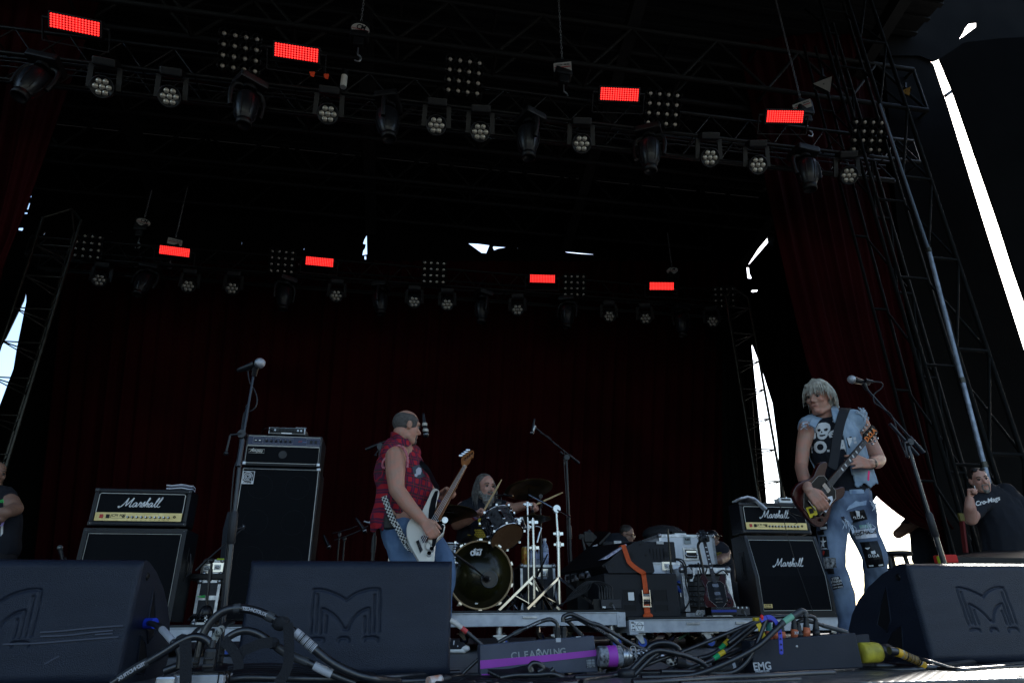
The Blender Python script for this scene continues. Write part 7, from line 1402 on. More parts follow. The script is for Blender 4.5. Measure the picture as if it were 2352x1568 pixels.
t, H, Mx, so, b, J = simple_person('man with a goatee and black band t-shirt leaning out of the right wing', (gx.x,5.55,0), cRH, 5.5, ((1195,490),(-.42,-.88,-.10),(-.14,-.04,1)), ([(1290,690,.08),(1400,850,.12),(1500,1080,.14),(1540,1300,.16)], [.135,.185,.205,.20]),
    [([(1170,745,.02),(1092,925,-.06),(1085,800,-.14),(1078,700,-.16)], [.075,.060,.050,.036]), ([(1560,700,.1),(1700,880,.05),(1750,1050,0)], [.09,.06,.05])],
    [((1078,705,-.16),(1075,610,-.18),(.5,-.8,.1),(.6,.1,.2),(80,80,45),(.7,.5))], [([(gx.x+.25,5.7,.5),(gx.x+.2,5.75,.08)],[.13,.08]), ([(gx.x+.5,5.7,.5),(gx.x+.5,5.75,.08)],[.13,.08])], SK2, hs=1.03, sleeves=(([(1240,700,.05),(1150,790,.0),(1120,850,-.02)],[.105,.088,.080]), ([(1480,640,.1),(1600,740,.1),(1680,830,.06)],[.11,.10,.09])), jaw=1.15)
decal('print', b, M_PRINT, so, cRH, txt='Cro-Mags', at=(1283,722), size=72, rot=14, bold=.03, shear=.15, off=.004)
g = MB(); g.ell(H(0,-.022,.042), V((.081,.094,.088))*1.03, Mx); g.ell(H(-.03,-.09,-.03), V((.04,.04,.07)), Mx); g.ell(H(.02,-.09,-.05), V((.05,.035,.06)), Mx); hr = remesh(g, .007, 2); M_HB_ = mat('hair_dark_brown', (.018,.013,.011), .5, nz=40, col2=(.03,.024,.02)); Mi2 = Mx.transposed(); Hc = H(0,0,0)
carve(hr, lambda c_, n_: (lambda q: (q.y > .045 and q.z < .085))(Mi2 @ (c_-Hc))); ho = obj('hair', hr, M_HB_, t, world=True, fix=False)
g = MB(); g.ell(H(0,.068,-.100), (.030,.022,.026), Mx); g.cap(H(-.027,.080,-.048), H(-.027,.074,-.085), .007); g.cap(H(.027,.080,-.048), H(.027,.074,-.085), .007); g.cap(H(-.025,.086,-.045), H(.025,.086,-.045), .007); obj('goatee', remesh(g, .005), M_BEARD, t, world=True, fix=False)
for q in (-1,1): g = MB(); g.ell(H(q*.032,.055,.098), (.026,.012,.016), Mx); obj('sunglass_lens', g, M_KNOB, t, world=True)
decal('tattoo', bvh_of([o for o in bpy.data.objects if o.parent == t and o.name.startswith('body')][0].data), M_IRIS, t, cRH, [], off=.002) if False else None
g = MB(); g.cyl(J(1133,545,-.2), J(1150,618,-.2), .0035); tag(obj('white_stick', g, M_WHITE), 'thin white stick beside the raised hand of the man with the goatee', 'stick')
lx = P(cA(0,700), Y=6.5)
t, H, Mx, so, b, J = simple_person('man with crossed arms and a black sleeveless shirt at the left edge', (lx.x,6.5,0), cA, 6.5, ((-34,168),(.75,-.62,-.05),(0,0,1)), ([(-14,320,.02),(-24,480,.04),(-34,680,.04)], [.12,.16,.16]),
    [([(70,350,.0),(104,395,-.06),(40,420,-.20),(-70,432,-.22)], [.072,.062,.052,.038]), ([(-110,350,0),(-150,470,-.05),(-60,480,-.16),(10,460,-.2)], [.07,.06,.05,.035])], [], [([(lx.x-.15,6.5,.5),(lx.x-.15,6.5,.08)],[.12,.07]), ([(lx.x+.1,6.5,.5),(lx.x+.1,6.5,.08)],[.12,.07])], SK3, k=1.2)
decal('print', b, mat('green_print', (.05,.45,.10), .8), so, cA, txt='ths', at=(18,342), size=32, rot=-4, bold=.04, shear=.2, off=.005); decal('print', b, M_PRINT, so, cA, [[(5,512),(22,500),(20,560),(3,580)],[(25,365),(42,358),(40,385),(26,388)]], off=.005)
g = MB(); g.ell(H(0,-.02,.045), V((.079,.093,.086)), Mx); obj('hair', remesh(g, .008, 2), M_HB_, t, world=True, fix=False) if False else None
g = MB(); g.ell(H(0,.045,-.100), (.045,.04,.035), Mx); g.ell(H(0,.06,-.125), (.03,.03,.03), Mx); obj('beard', remesh(g, .007), M_BEARD, t, world=True, fix=False)
g = MB(); g.lathe([(.040,-.01),(.044,0),(.040,.01)], J(3,478,-.2), V((1,0,.2)), 16); obj('lilac_wristband', g, MATS['band_lilac'], t, world=True)
dx = P(cDK(700,600), Y=8.2)
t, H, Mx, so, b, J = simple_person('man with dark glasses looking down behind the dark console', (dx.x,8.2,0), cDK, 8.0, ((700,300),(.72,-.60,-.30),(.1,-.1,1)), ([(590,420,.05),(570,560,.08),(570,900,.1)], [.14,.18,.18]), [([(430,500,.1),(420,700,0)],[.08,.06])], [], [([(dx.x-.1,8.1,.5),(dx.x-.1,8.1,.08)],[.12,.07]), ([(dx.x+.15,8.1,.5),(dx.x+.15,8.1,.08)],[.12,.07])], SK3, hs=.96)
g = MB(); g.ell(H(0,-.024,.050), V((.077,.090,.080)), Mx); hr = remesh(g, .007, 2); Hc = H(0,0,0); Mi3 = Mx.transposed(); carve(hr, lambda c_, n_: (lambda q: (q.y > .05 and q.z < .09))(Mi3 @ (c_-Hc))); obj('hair', hr, M_HB_, t, world=True, fix=False)
g = MB(); 
for q in (-1,1): g.tube([H(q*.033+.022*math.cos(a*.7), .094, .006+.014*math.sin(a*.7)) for a in range(9)], .0028, 5, True); g.tube([H(q*.055,.088,.010), H(q*.078,.03,.012), H(q*.080,-.02,.008)], .0028, 5)
g.cyl(H(-.011,.097,.010), H(.011,.097,.010), .003); fr_ = obj('glasses_frame', g, M_KNOB, t, world=True)
for q in (-1,1): g = MB(); g.ell(H(q*.033,.093,.006), (.020,.003,.012), Mx, 14, 6); obj('lens', g, mat('brown_lens', (.02,.015,.01), .15), fr_, world=True)
ex = P(cDK(1960,700), Y=7.6)
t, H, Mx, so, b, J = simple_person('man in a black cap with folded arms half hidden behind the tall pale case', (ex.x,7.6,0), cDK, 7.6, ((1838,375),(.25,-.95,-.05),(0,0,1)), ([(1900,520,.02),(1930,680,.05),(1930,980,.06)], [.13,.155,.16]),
    [([(2000,540,0),(2015,600,-.05),(1930,640,-.2),(1870,650,-.22)], [.085,.062,.052,.04]), ([(1800,560,0),(1790,700,-.05)], [.08,.06])], [], [([(ex.x-.1,7.6,.5),(ex.x-.1,7.6,.08)],[.12,.07]), ([(ex.x+.15,7.6,.5),(ex.x+.15,7.6,.08)],[.12,.07])], SK3)
decal('print', b, M_YEL, so, cDK, txt='IGNITE', at=(1918,540), size=34, off=.005); decal('print', b, M_YEL, so, cDK, [[(1908,555),(1922,562),(1936,553),(1930,575),(1920,580)]], off=.005)
g = MB(); g.ell(H(0,-.010,.062), V((.084,.100,.070)), Mx); cp_ = remesh(g, .007, 2); Hc = H(0,0,0); Mi4 = Mx.transposed(); carve(cp_, lambda c_, n_: (Mi4 @ (c_-Hc)).z < .045); g2m = MB(); g2m.cap(H(-.03,.11,.05), H(.03,.11,.05), .03, .03, Mx @ V((0,0,1)), .25); co = obj('cap', cp_, M_KNOB, t, world=True, fix=False); obj('cap_peak', g2m, M_KNOB, co, world=True)
# dark figure behind the red curtain
sx0 = P(cRH(560,1410), Y=8.9)
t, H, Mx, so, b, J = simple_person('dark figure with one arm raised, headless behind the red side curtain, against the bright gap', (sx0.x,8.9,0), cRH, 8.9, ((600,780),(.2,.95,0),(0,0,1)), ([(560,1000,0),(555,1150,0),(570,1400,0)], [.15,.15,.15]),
    [([(400,985,0),(262,1095,-.03),(420,1010,-.12),(520,960,-.16)], [.085,.068,.058,.045]), ([(680,1060,0),(735,1220,.0),(795,1380,-.05)], [.085,.060,.042])], [], [([(sx0.x-.1,8.9,.5),(sx0.x-.12,8.9,.08)],[.12,.07]), ([(sx0.x+.15,8.9,.5),(sx0.x+.15,8.9,.08)],[.12,.07])], SK3, sleeves=(([(420,980,0),(370,1020,0)],[.11,.10]), ([(690,1050,0),(725,1110,0)],[.11,.095])))
decal('print', b, mat('grey_print', (.20,.20,.22), .8), so, cRH, txt='CREW', at=(652,1090), size=34, shear=.2, off=.006)
t['label'] = 'dark figure with one raised arm, head hidden by the red side curtain'
# ------------------------------------------------------------------ floor monitors at the stage edge
cF1 = crop(2300,2420,2.6133); cF2 = crop(600,2380,2.6133); cF3 = crop(3300,2560,2.9548); cF4 = crop(1500,2520,2.6133)
M_MON = mat('monitor_paint', (.021,.025,.040), .42, bump=(330,1.,.0022), spec=.25); N, L, B = nodes(M_MON)
tc = N.new('ShaderNodeTexCoord'); n1 = N.new('ShaderNodeTexNoise'); n1.inputs['Scale'].default_value = 6; n1.inputs['Detail'].default_value = 7; mpn = N.new('ShaderNodeMapping'); mpn.inputs['Scale'].default_value = (.5,1,3); L.new(tc.outputs['Object'], mpn.inputs[0]); L.new(mpn.outputs[0], n1.inputs[0])
rp = N.new('ShaderNodeValToRGB'); rp.color_ramp.elements[0].position = .4; rp.color_ramp.elements[0].color = (.009,.013,.024,1); rp.color_ramp.elements[1].position = .72; rp.color_ramp.elements[1].color = (.014,.019,.033,1); L.new(n1.outputs['Fac'], rp.inputs[0])
n2 = N.new('ShaderNodeTexNoise'); n2.inputs['Scale'].default_value = 230; L.new(tc.outputs['Object'], n2.inputs[0]); r2 = N.new('ShaderNodeValToRGB'); r2.color_ramp.elements[0].position = .70; r2.color_ramp.elements[1].position = .74; r2.color_ramp.elements[0].color = (0,0,0,1); r2.color_ramp.elements[1].color = (1,1,1,1); L.new(n2.outputs['Fac'], r2.inputs[0])
mx = N.new('ShaderNodeMixRGB'); mx.inputs[2].default_value = (.06,.06,.06,1); L.new(r2.outputs[0], mx.inputs[0]); L.new(rp.outputs[0], mx.inputs[1]); L.new(mx.outputs[0], B.inputs['Base Color'])
XC = -.135
def fl(x, y): q = P(cB(x, y), Y=2.6); return (q.x-XC, q.z)
def arc(pts): return [(p.x, p.z) for p in spline([V((a, 0, b)) for a, b in [fl(*q) for q in pts]], 5)]
GRV = [arc([(612,1290),(618,1180),(626,1065),(640,1048),(700,1055),(770,1082),(812,1108)]), arc([(812,1108),(860,1072),(930,1048),(985,1045),(996,1062),(996,1180),(992,1282)]), arc([(642,1282),(650,1075)]), arc([(962,1282),(967,1080)]),
       arc([(665,1292),(668,1220),(672,1168),(686,1157),(740,1190),(775,1230),(795,1268)]), arc([(795,1268),(820,1268)]), arc([(820,1268),(845,1215),(890,1170),(932,1154),(940,1165),(938,1290)]), arc([(695,1285),(700,1195)]), arc([(912,1285),(914,1200)]),
       arc([(610,1330),(625,1322),(678,1322),(684,1336)]), arc([(766,1336),(774,1319),(818,1319),(825,1334)]), arc([(908,1336),(916,1316),(978,1316),(986,1334)])]
def seg_d(px, pz, a, b):
    dx, dz = b[0]-a[0], b[1]-a[1]; t = max(0, min(1, ((px-a[0])*dx+(pz-a[1])*dz)/(dx*dx+dz*dz+1e-12))); return math.hypot(px-a[0]-t*dx, pz-a[1]-t*dz)
PROF = [(.06,.0),(.02,.004),(.004,.018),(0,.035)]
NZ = 92
front = [(0+.012*(i/NZ), .035+(.372-.035)*i/NZ) for i in range(1, NZ+1)]
back = [(.020,.388),(.040,.398),(.075,.395),(.18,.365),(.29,.316),(.38,.262),(.45,.20),(.50,.13),(.52,.065),(.51,.02),(.48,.0)]
prof = PROF+front+back
def monitor(loc, w_, label, rz=0, handles=0, ddx=0):
    t = thing('floor_monitor', label, 'monitor speaker', loc, rz, 'wedge floor monitors'); NX = int(w_/.0042)
    g = MB(); vs = []; 
    for yy, zz in prof:
        for i in range(NX+1):
            x = -w_/2+w_*i/NX; e = min(x+w_/2, w_/2-x); y2 = yy
            if .03 < zz < .39 and yy < .02:
                if e < .018: y2 += .018-math.sqrt(max(0, .018**2-(.018-e)**2))
                q = min((seg_d(x-ddx, zz, a, b) for gr_ in (GRV if -.16 < x-ddx < .16 and .1 < zz < .33 else []) for a, b in zip(gr_, gr_[1:])), default=1)
                if q < .005: y2 += .008*(1 if q < .002 else (1-(q-.002)/.003))
            vs.append(V((x, y2, zz)))
    n = len(prof); W1 = NX+1; fs = [(j*W1+i, j*W1+i+1, (j+1)*W1+i+1, (j+1)*W1+i) for j in range(n-1) for i in range(NX)]+[((n-1)*W1+i, (n-1)*W1+i+1, i+1, i) for i in range(NX)]
    g.add(vs, fs, True); g.add([vs[j*W1] for j in range(n)], [tuple(reversed(range(n)))], False); g.add([vs[j*W1+NX] for j in range(n)], [tuple(range(n))], False)
    obj('body', g, M_MON, t)
    for s_ in ((handles,) if handles else ()):
        xx = s_*w_/2
        for poly in ([(.17,.31),(.235,.235),(.285,.155),(.23,.125),(.19,.17)], [(.13,.15),(.20,.125),(.27,.05),(.25,.02),(.16,.03)]):
            g = MB(); g.prism([(xx+s_*.0015-s_*.004, y, z) for y, z in poly], (s_*.004,0,0)); h = obj('hand_pocket', g, MATS['pocket_black'], t); g = MB(); g.tube([(xx+s_*.001, y, z) for y, z in poly], .004, 6, True); obj('pocket_rim', g, M_MON, h)
        g = MB(); g.lathe([(.0,.002),(.006,.002),(.008,.0045),(.013,.004),(.015,0)], (xx,.085,.345), (s_,0,0), 18); obj('bolt', g, M_KNOB, t)
    return t
w1 = .735; monitor((-.135,2.6,0), w1, 'middle wedge monitor standing in front of the bassist')
monitor((-.865-.405,2.6,0), .81, 'left wedge monitor with pale scuff lines, cut by the left edge', handles=1)
monitor((2.21+.35,2.6,0), .72, 'right wedge monitor with a sunlit top edge', handles=-1, ddx=-.015)
# scuffs on the left monitor
M_SCUFF = mat('scuff_grey', (.055,.062,.085), .7)
for k, pts in enumerate((((270,1225),(420,1215),(620,1195),(830,1180)), ((272,1252),(450,1245),(620,1225),(760,1212)), ((20,1305),(250,1298),(500,1278),(800,1255)), ((300,1440),(350,1410),(400,1385)), ((640,1240),(700,1236),(760,1232)))):
    g = MB(); sp = spline([P(cA(*p), Y=2.600)+V((0,-.0012,0)) for p in pts], 6); ribbon(g, [p for p in sp], .0045, .0006, V((0,0,1)), 1); tag(obj('scuff_mark', g, M_SCUFF), ['long upper pale scuff','second pale scuff from the top','longest pale scuff','short slanting scuff near the bottom','short faint scuff at the middle'][k]+' on the left wedge monitor', 'scuff')
# ------------------------------------------------------------------ cables and boxes in the foreground
M_CAB = mat('cable_jacket', (.006,.0065,.009), .33, nz=18, col2=(.010,.011,.013), bump=(60,.3,.002), spec=.65); M_SLEEVE = mat('clear_sleeve', (.045,.048,.052), .28); M_LABW = mat('label_white', (.36,.37,.40), .5); M_YTAPE = mat('tape_yellow', (.55,.38,.02), .5); M_GTAPE = mat('tape_green', (.01,.30,.10), .5); M_PURP = mat('tape_purple', (.24,.03,.30), .45, nz=8, col2=(.29,.04,.36)); M_BLUES = mat('strap_blue', (.05,.06,.42), .5)
def cable(label, c, pts, Y, r, n=7, m=M_CAB, name='cable', wraps=(), txt=None):
    P3 = [(P(c(p[0], p[1]), Y=(p[2] if len(p) > 2 else Y)) if Y is not None or len(p) > 2 else P(c(*p), Z=r)) for p in pts]
    P3 = [V((p.x, p.y, max(p.z, r*.9))) for p in P3]; sp = spline(P3, n); g = MB(); g.tube(sp, r, 12)
    o = tag(obj(name, g, m), label, 'cable')
    for i0, i1, mm, nm in wraps:   # bands along the cable, in spline steps
        a, b_ = int(i0*n), int(i1*n); g = MB(); g.tube(sp[a:b_+1], r*1.16, 12); bl = obj(nm, g, mm, o)
        if nm == 'barcode_label':
            g = MB(); rb_ = random.Random(a); f_ = a+.22*(b_-a)
            while f_ < b_-.25: i = int(f_); q = sp[i].lerp(sp[i+1], f_-i); dd = (sp[i+1]-sp[i]).normalized(); g.cyl(q, q+dd*rb_.choice((.0009,.0016,.0028)), r*1.19, n=14, caps=False); f_ += (b_-a)*rb_.uniform(.035,.06)
            obj('bars', g, M_KNOB, bl, kind='stuff')
    if txt:
        s_, i0, i1, sz = txt; a, b_ = sp[int(i0*n)], sp[int(i1*n)]; d = b_-a; N_ = len(s_); k0, k1 = int(i0*n), int(i1*n)
        for j, ch in enumerate(s_):
            f_ = k0+(k1-k0)*(j+.5)/N_; i = int(f_); q = sp[i].lerp(sp[min(i+1, len(sp)-1)], f_-i); dd = (sp[min(i+1,len(sp)-1)]-sp[i]).normalized(); view = (EYE-q).normalized(); up_ = view.cross(dd).normalized(); up_ = up_ if up_.z > 0 else -up_
            text('lettering', ch, sz, q+view*r*1.22, dd, up_, M_LABW, o, world=False, bold=sz*.03, depth=.0003)
    return o
YF = 2.20
cable('thickest black cable arching high in front of the middle monitor', cF2, [(505,640),(525,520),(560,400),(640,270),(760,170),(900,135),(1060,150),(1240,215),(1400,310),(1560,420),(1720,560),(1900,700),(2100,800),(2352,875),(2600,910,2.3)], YF, .0122, wraps=((4.95,5.4,M_SLEEVE,'sleeve'),(6.9,7.4,M_SLEEVE,'sleeve'),(8.85,10.0,M_LABW,'barcode_label')), txt=('TECHNOTRIX',5.45,6.9,.0135))
cable('black cable with a clear sleeve crossing the left monitor\'s lower corner', cF2, [(655,640),(648,560),(620,490),(560,445),(470,430),(390,450),(290,500),(150,590),(0,680),(-130,750),(-290,850),(-400,920)], YF-.02, .0108, wraps=((8.2,8.4,M_SLEEVE,'sleeve'),(8.4,10.4,mat('sleeve_dark', (.03,.032,.036), .3),'sleeve')), txt=('TECHNOTRIX',8.5,10.3,.0135))
cable('black cable with a long clear sleeve under the thick arch', cF2, [(790,560),(800,470),(830,430),(920,382),(1020,368),(1130,400),(1240,470),(1330,540),(1500,640),(1650,700),(1900,820),(2150,917)], YF+.02, .0108, wraps=((7.0,9.0,M_SLEEVE,'sleeve'),(9.4,10.1,M_LABW,'label')))
cable('cable with a white numbered sleeve plugged into the left monitor by a blue connector', cF2, [(-20,285,2.75),(40,300,2.6),(100,330,2.45),(150,380,2.35),(230,470),(290,560),(312,650),(300,760)], 2.28, .0092, wraps=((2.6,4.2,M_LABW,'numbered_sleeve'),))
g = MB(); q = P(cF2(0,290), Y=2.74); g.cyl(q+V((-.03,.02,0)), q+V((.018,-.008,0)), .018, n=16); tag(obj('blue_connector', g, mat('connector_blue', (.02,.05,.50), .4)), 'blue round connector in the side of the left wedge monitor', 'connector')
cable('black cable with a pale grey sleeve standing behind the connectors', cF2, [(640,560),(660,480),(700,405),(742,350),(800,300,2.7),(865,275,3.0)], 2.35, .0098, wraps=((.9,3.0,mat('sleeve_pale', (.28,.29,.27), .5),'sleeve'),))
cable('dark cable stub beside the metal box at the left', cF2, [(150,790),(230,760),(300,735),(360,720)], 2.35, .0125)
# multi-pin connectors on the metal box
g = MB(); a = P(cF2(215,905), Y=2.15); b_ = P(cF2(745,905), Y=2.15); zt = P(cF2(470,832), Y=2.15).z; t = thing('metal_box', 'worn silver metal box with handwritten letters, under the big black connectors', 'box', ((a.x+b_.x)/2, 2.15, zt-.12)); wb = b_.x-a.x
g.box((0,.06,.06), (wb,.12,.12), bev=.003); obj('housing', g, mat('worn_silver', (.34,.36,.40), .4, .5, nz=10, col2=(.22,.24,.27)), t); g = MB(); g.box((0,.058,.1215), (wb-.01,.11,.003)); lid = obj('lid', g, mat('lid_dark', (.05,.055,.06), .4, .5), t)
text('lettering', 'DSL', .045, P(cF2(800,860), Y=2.2)+V((.0,-.02,.0)), (.35,1,0), (0,0,1), M_KNOB, t, bold=.001); g = MB(); q0 = P(cF2(735,905), Y=2.15); g.prism([V((q0.x+.002,2.152,zt-.12)), V((q0.x+.002,2.27,zt-.12)), V((q0.x+.002,2.27,zt-.002)), V((q0.x+.002,2.152,zt-.002))], (.004,0,0)); obj('end_label', g, M_LABW, t, world=True)
g = MB(); q = P(cF2(175,905), Y=2.15); g.box(q, (.05,.04,.03), bev=.006); obj('latch', g, M_STEEL, t, world=True)
for k, (x0, x1, y0, y1, yy, lab) in enumerate(((440,545,520,760,2.20,'left tall black multi-pin connector on the metal box'),(540,715,545,800,2.15,'wide black multi-pin connector on the metal box'),(700,790,520,740,2.24,'black multi-pin connector at the right of the metal box'))):
    a, b_ = P(cF2(x0,y1), Y=yy), P(cF2(x1,y0), Y=yy); t = thing('multi_pin_connector', lab, 'connector', ((a.x+b_.x)/2, yy, a.z), 0, 'multi-pin connectors'); h = b_.z-a.z; w_ = b_.x-a.x
    g = MB(); g.box((0,0,h*.5), (w_,w_*.8,h), bev=.010); obj('hood', g, M_RUB, t); g = MB(); g.box((0,-w_*.41,h*.55), (w_*.7,.006,h*.10), bev=.002); g.box((0,-w_*.41,h*.25), (w_*.95,.010,.010), bev=.003); obj('locking_lever', g, M_PLAST, t); g = MB(); g.cyl((0,0,h), (0,0,h+.02), w_*.28, w_*.2, 14); obj('cable_gland', g, M_PLAST, t)
M_VEL = mat('velcro_strap', (.010,.011,.014), .85, bump=(300,.8,.003))
def strap(label, pts, Y, w_, side=V((1,0,0)), c=cF2): g = MB(); ribbon(g, [P(c(p[0],p[1]), Y=(p[2] if len(p) > 2 else Y)) for p in pts], w_, .003, side, 6); return tag(obj('hook_and_loop_strap', g, M_VEL), label, 'strap')
strap('wide black strap hanging in front of the metal box', [(370,470),(372,540),(375,640),(374,760),(372,925)], 2.10, .030)
strap('black strap curling down right of the big connectors', [(770,460),(830,530),(890,610),(925,700),(925,770)], 2.12, .026, V((1,0,-.4)))
strap('black strap rising from the curl to the sleeved cable', [(930,640),(970,580),(1060,540),(1160,500),(1280,490)], 2.13, .028, V((.2,0,1)))
strap('long black strap hanging from the thick arching cable', [(1440,290),(1450,400),(1452,560),(1445,700),(1410,810),(1340,925)], 2.17, .029)
for (x, y, r_, lab) in ((1370,290,.020,'fuzzy strap knot on the thick arching cable'),(340,470,.017,'strap knot with a buckle on the cable at left'),(1285,495,.015,'strap knot where the clear sleeve begins')):
    g = MB(); q = P(cF2(x,y), Y=YF-.01); g.ell(q, (r_*1.25,r_,r_)); me = g.mesh('knot'); o = tag(obj('strap_knot', me, M_VEL), lab, 'strap')
    for v in me.vertices: v.co += (v.co-q)*.22*noise.noise(v.co*140)
# purple-taped stage box
def plate_box(name, label, c, quad, Y, m, d=.05): 
    q = [P(c(*p), Y=Y) for p in quad]; t = thing(name, label, 'stage box', (sum((v for v in q), V())/4).to_tuple()[:2]+(0,)); g = MB(); g.prism(q, (0,d,0)); b_ = obj('housing', g, m, t, world=True); bv = b_.modifiers.new('edge', 'BEVEL'); bv.width = .004; bv.segments = 2; return t, q
M_BOXG = mat('scuffed_grey_enamel', (.050,.058,.085), .5, nz=7, col2=(.034,.040,.060), bump=(90,.2,.002)); 
t, q = plate_box('stage_box', 'grey stage box with a purple tape stripe at the bottom centre', cF4, ((1095,150),(2290,52),(2335,435),(1100,470)), 2.42, M_BOXG, .07); Yb = 2.42
def onb(c, pts, off, th, nm, m, par, Y): g = MB(); g.prism([P(c(*p), Y=Y)+V((0,-off,0)) for p in pts], (0,-th,0)); return obj(nm, g, m, par, world=True)
onb(cF4, ((1098,312),(1700,262),(2322,200),(2334,262),(1700,335),(1100,402)), .001, .0012, 'purple_tape', M_PURP, t, Yb); onb(cF4, ((1888,78),(1940,76),(1942,120),(1892,122)), .001, .001, 'white_tape', M_LABW, t, Yb); onb(cF4, ((2100,62),(2148,60),(2150,66),(2102,72)), .001, .001, 'white_tape', M_LABW, t, Yb)
onb(cF4, ((1110,452),(1195,448),(1196,476),(1112,480)), .01, .004, 'purple_tape', M_PURP, t, Yb)
for k, ch in enumerate('CLEARWING'): 
    qq = P(cF4(1452+k*64, 274-k*5.6), Y=Yb); text('lettering', ch, .031, qq+V((0,-.0005,.002)), (1,0,.085), (0,0,1), mat('print_silver', (.20,.22,.24), .5), t, bold=.0006, depth=.0006)
onb(cF4, ((2210,305),(2292,300),(2300,380),(2218,388)), .001, .0008, 'maker_sticker', mat('sticker_silver', (.20,.22,.25), .4), t, Yb)
g = MB(); 
for k in (0,1): a = P(cF4(2212+k*40,340), Y=Yb); g.box(a+V((.004,-.0022,0)), (.001,.0006,.03)); g.box(P(cF4(2255,325+k*30), Y=Yb)+V((0,-.0022,0)), (.03,.0006,.001))
obj('sticker_lines', g, M_KNOB, t, world=True, kind='stuff'); text('lettering', 'METALS', .0105, P(cF4(2260,375), Y=Yb)+V((0,-.0022,0)), (1,0,.03), (0,0,1), M_KNOB, t, depth=.0004)
g = MB(); q0 = P(cF4(1707,205), Y=Yb); g.ell(q0, (.005,.002,.005)); obj('screw', g, M_STEEL, t, world=True)
for x, y in ((1910,60),(1975,55)): 
    a = P(cF4(x, y+20), Y=Yb+.035); b_ = P(cF4(x, y-95), Y=Yb+.035); g = MB(); g.cyl(a, b_, .011, .008, 14)
    for j in range(5): p = a.lerp(b_, .25+j*.14); g.cyl(p, p+V((0,0,.003)), .0125, n=14)
    tag(obj('cable_plug', g, M_RUB), ('left' if x < 1950 else 'right')+' ribbed black plug standing in the purple-taped box', 'plug')
cable('sleeved cable leaving the left ribbed plug downwards left', cFC, [(905,240),(895,205),(850,180),(780,195),(700,230),(600,275),(500,330),(455,355)], 2.47, .0068, wraps=((2.0,2.5,M_SLEEVE,'sleeve'),(4.8,5.3,M_SLEEVE,'sleeve')), txt=('TECHNOTRIX',3.0,4.4,.0075))
cable('cable arching over from the right ribbed plug to the silver connector side', cFC, [(945,200),(950,160),(1000,140),(1060,160),(1150,205),(1220,225),(1300,270),(1400,330),(1500,385),(1600,420),(1750,440)], 2.47, .0075, wraps=((4.3,4.7,M_SLEEVE,'sleeve'),))
cable('sleeved cable running down right from behind the purple-taped box', cFC, [(960,190),(1050,175),(1130,215),(1200,250),(1280,300),(1400,390),(1500,420)], 2.50, .0072, wraps=((4.0,4.4,M_SLEEVE,'sleeve'),), txt=('TECHNOTRIX',2.0,3.9,.0075))
cable('short sleeved cable behind the ribbed plugs', cFC, [(975,190),(1020,230),(1080,295),(1110,330)], 2.52, .0070, wraps=((1.2,2.4,mat('sleeve_dark', (.03,.032,.036), .3),'sleeve'),))
cable('cable with a pale and red numbered sleeve beside the middle monitor', cFC, [(60,170),(130,205),(220,275),(290,335),(340,380)], 2.62, .0080, wraps=((.6,1.6,mat('sleeve_cream', (.45,.43,.40), .5),'sleeve'),(1.6,2.1,mat('sleeve_red', (.45,.05,.05), .5),'sleeve')))
cable('thin cable leaning from the floor to the end of the purple-taped box', cF4, [(920,450),(980,390),(1090,290)], 2.50, .0060)
# circular military connector with braided grip
c0, c1 = P(cF1(240,530), Y=2.40), P(cF1(478,528), Y=2.40); c2_ = P(cF1(585,520), Y=2.40); ds = (c1-c0).normalized(); t = thing('round_connector', 'worn round connector with a purple tape band and a bright ribbed ring', 'connector', c0)
g = MB(); g.lathe([(0,0),(.030,0),(.033,.004),(.033,(c1-c0).length),(0,(c1-c0).length)], c0, ds, 30); obj('shell', g, mat('chipped_black', (.012,.012,.014), .4, nz=55, col2=(.30,.32,.36)), t, world=True)
g = MB(); g.lathe([(.034,0),(.0345,.032),(.034,.033)], c0+ds*.030, ds, 30); obj('purple_band', g, M_PURP, t, world=True)
g = MB(); L_ = (c2_-c1).length; g.lathe([(.0,0),(.024,0),(.027,.003),(.027,L_*.3),(.025,L_*.34),(.027,L_*.38),(.027,L_*.64),(.025,L_*.68),(.027,L_*.72),(.027,L_*.96),(.018,L_)], c1, ds, 30); obj('ribbed_ring', g, M_STEEL, t, world=True)
M_BRD = mat('braided_grip', (.10,.10,.11), .4, .4); N, L, B = nodes(M_BRD); tc = N.new('ShaderNodeTexCoord'); ck = N.new('ShaderNodeTexVoronoi'); ck.inputs['Scale'].default_value = 95; L.new(tc.outputs['Object'], ck.inputs[0]); rr_ = N.new('ShaderNodeValToRGB'); rr_.color_ramp.elements[0].color = (.012,.012,.014,1); rr_.color_ramp.elements[1].color = (.55,.57,.60,1); rr_.color_ramp.elements[0].position = .45; rr_.color_ramp.elements[1].position = .75; L.new(ck.outputs['Distance'], rr_.inputs[0]); L.new(rr_.outputs[0], B.inputs['Base Color'])
sp = spline([P(cF1(*p), Y=2.40) for p in ((580,518),(700,510),(850,530),(980,570),(1080,595))], 6); k = len(sp); g = MB(); g.tube(sp, [.019+.002*math.sin(i*.7)-.004*(i/k) for i in range(k)], 16); obj('braided_grip', g, M_BRD, t, world=True)
g = MB(); g.tube(spline([P(cF1(*p), Y=2.40) for p in ((1050,585),(1100,598),(1140,605))], 4), .0205, 14); obj('end_sleeve', g, M_RUB, t, world=True)
g = MB(); c_ = P(cF1(605,465), Y=2.37); g.tube([c_+V((.011*math.cos(a*.785), 0, .013*math.sin(a*.785))) for a in range(8)], .0018, 6, True)
for j in range(14): p = P(cF1(640+j*1.2, 500+j*19), Y=2.36); g.tube([p+V((.003*math.cos(a*1.57), .003*math.cos(a*1.57)*(j%2), .006*math.sin(a*1.57))) for a in range(4)], .0012, 4, True)
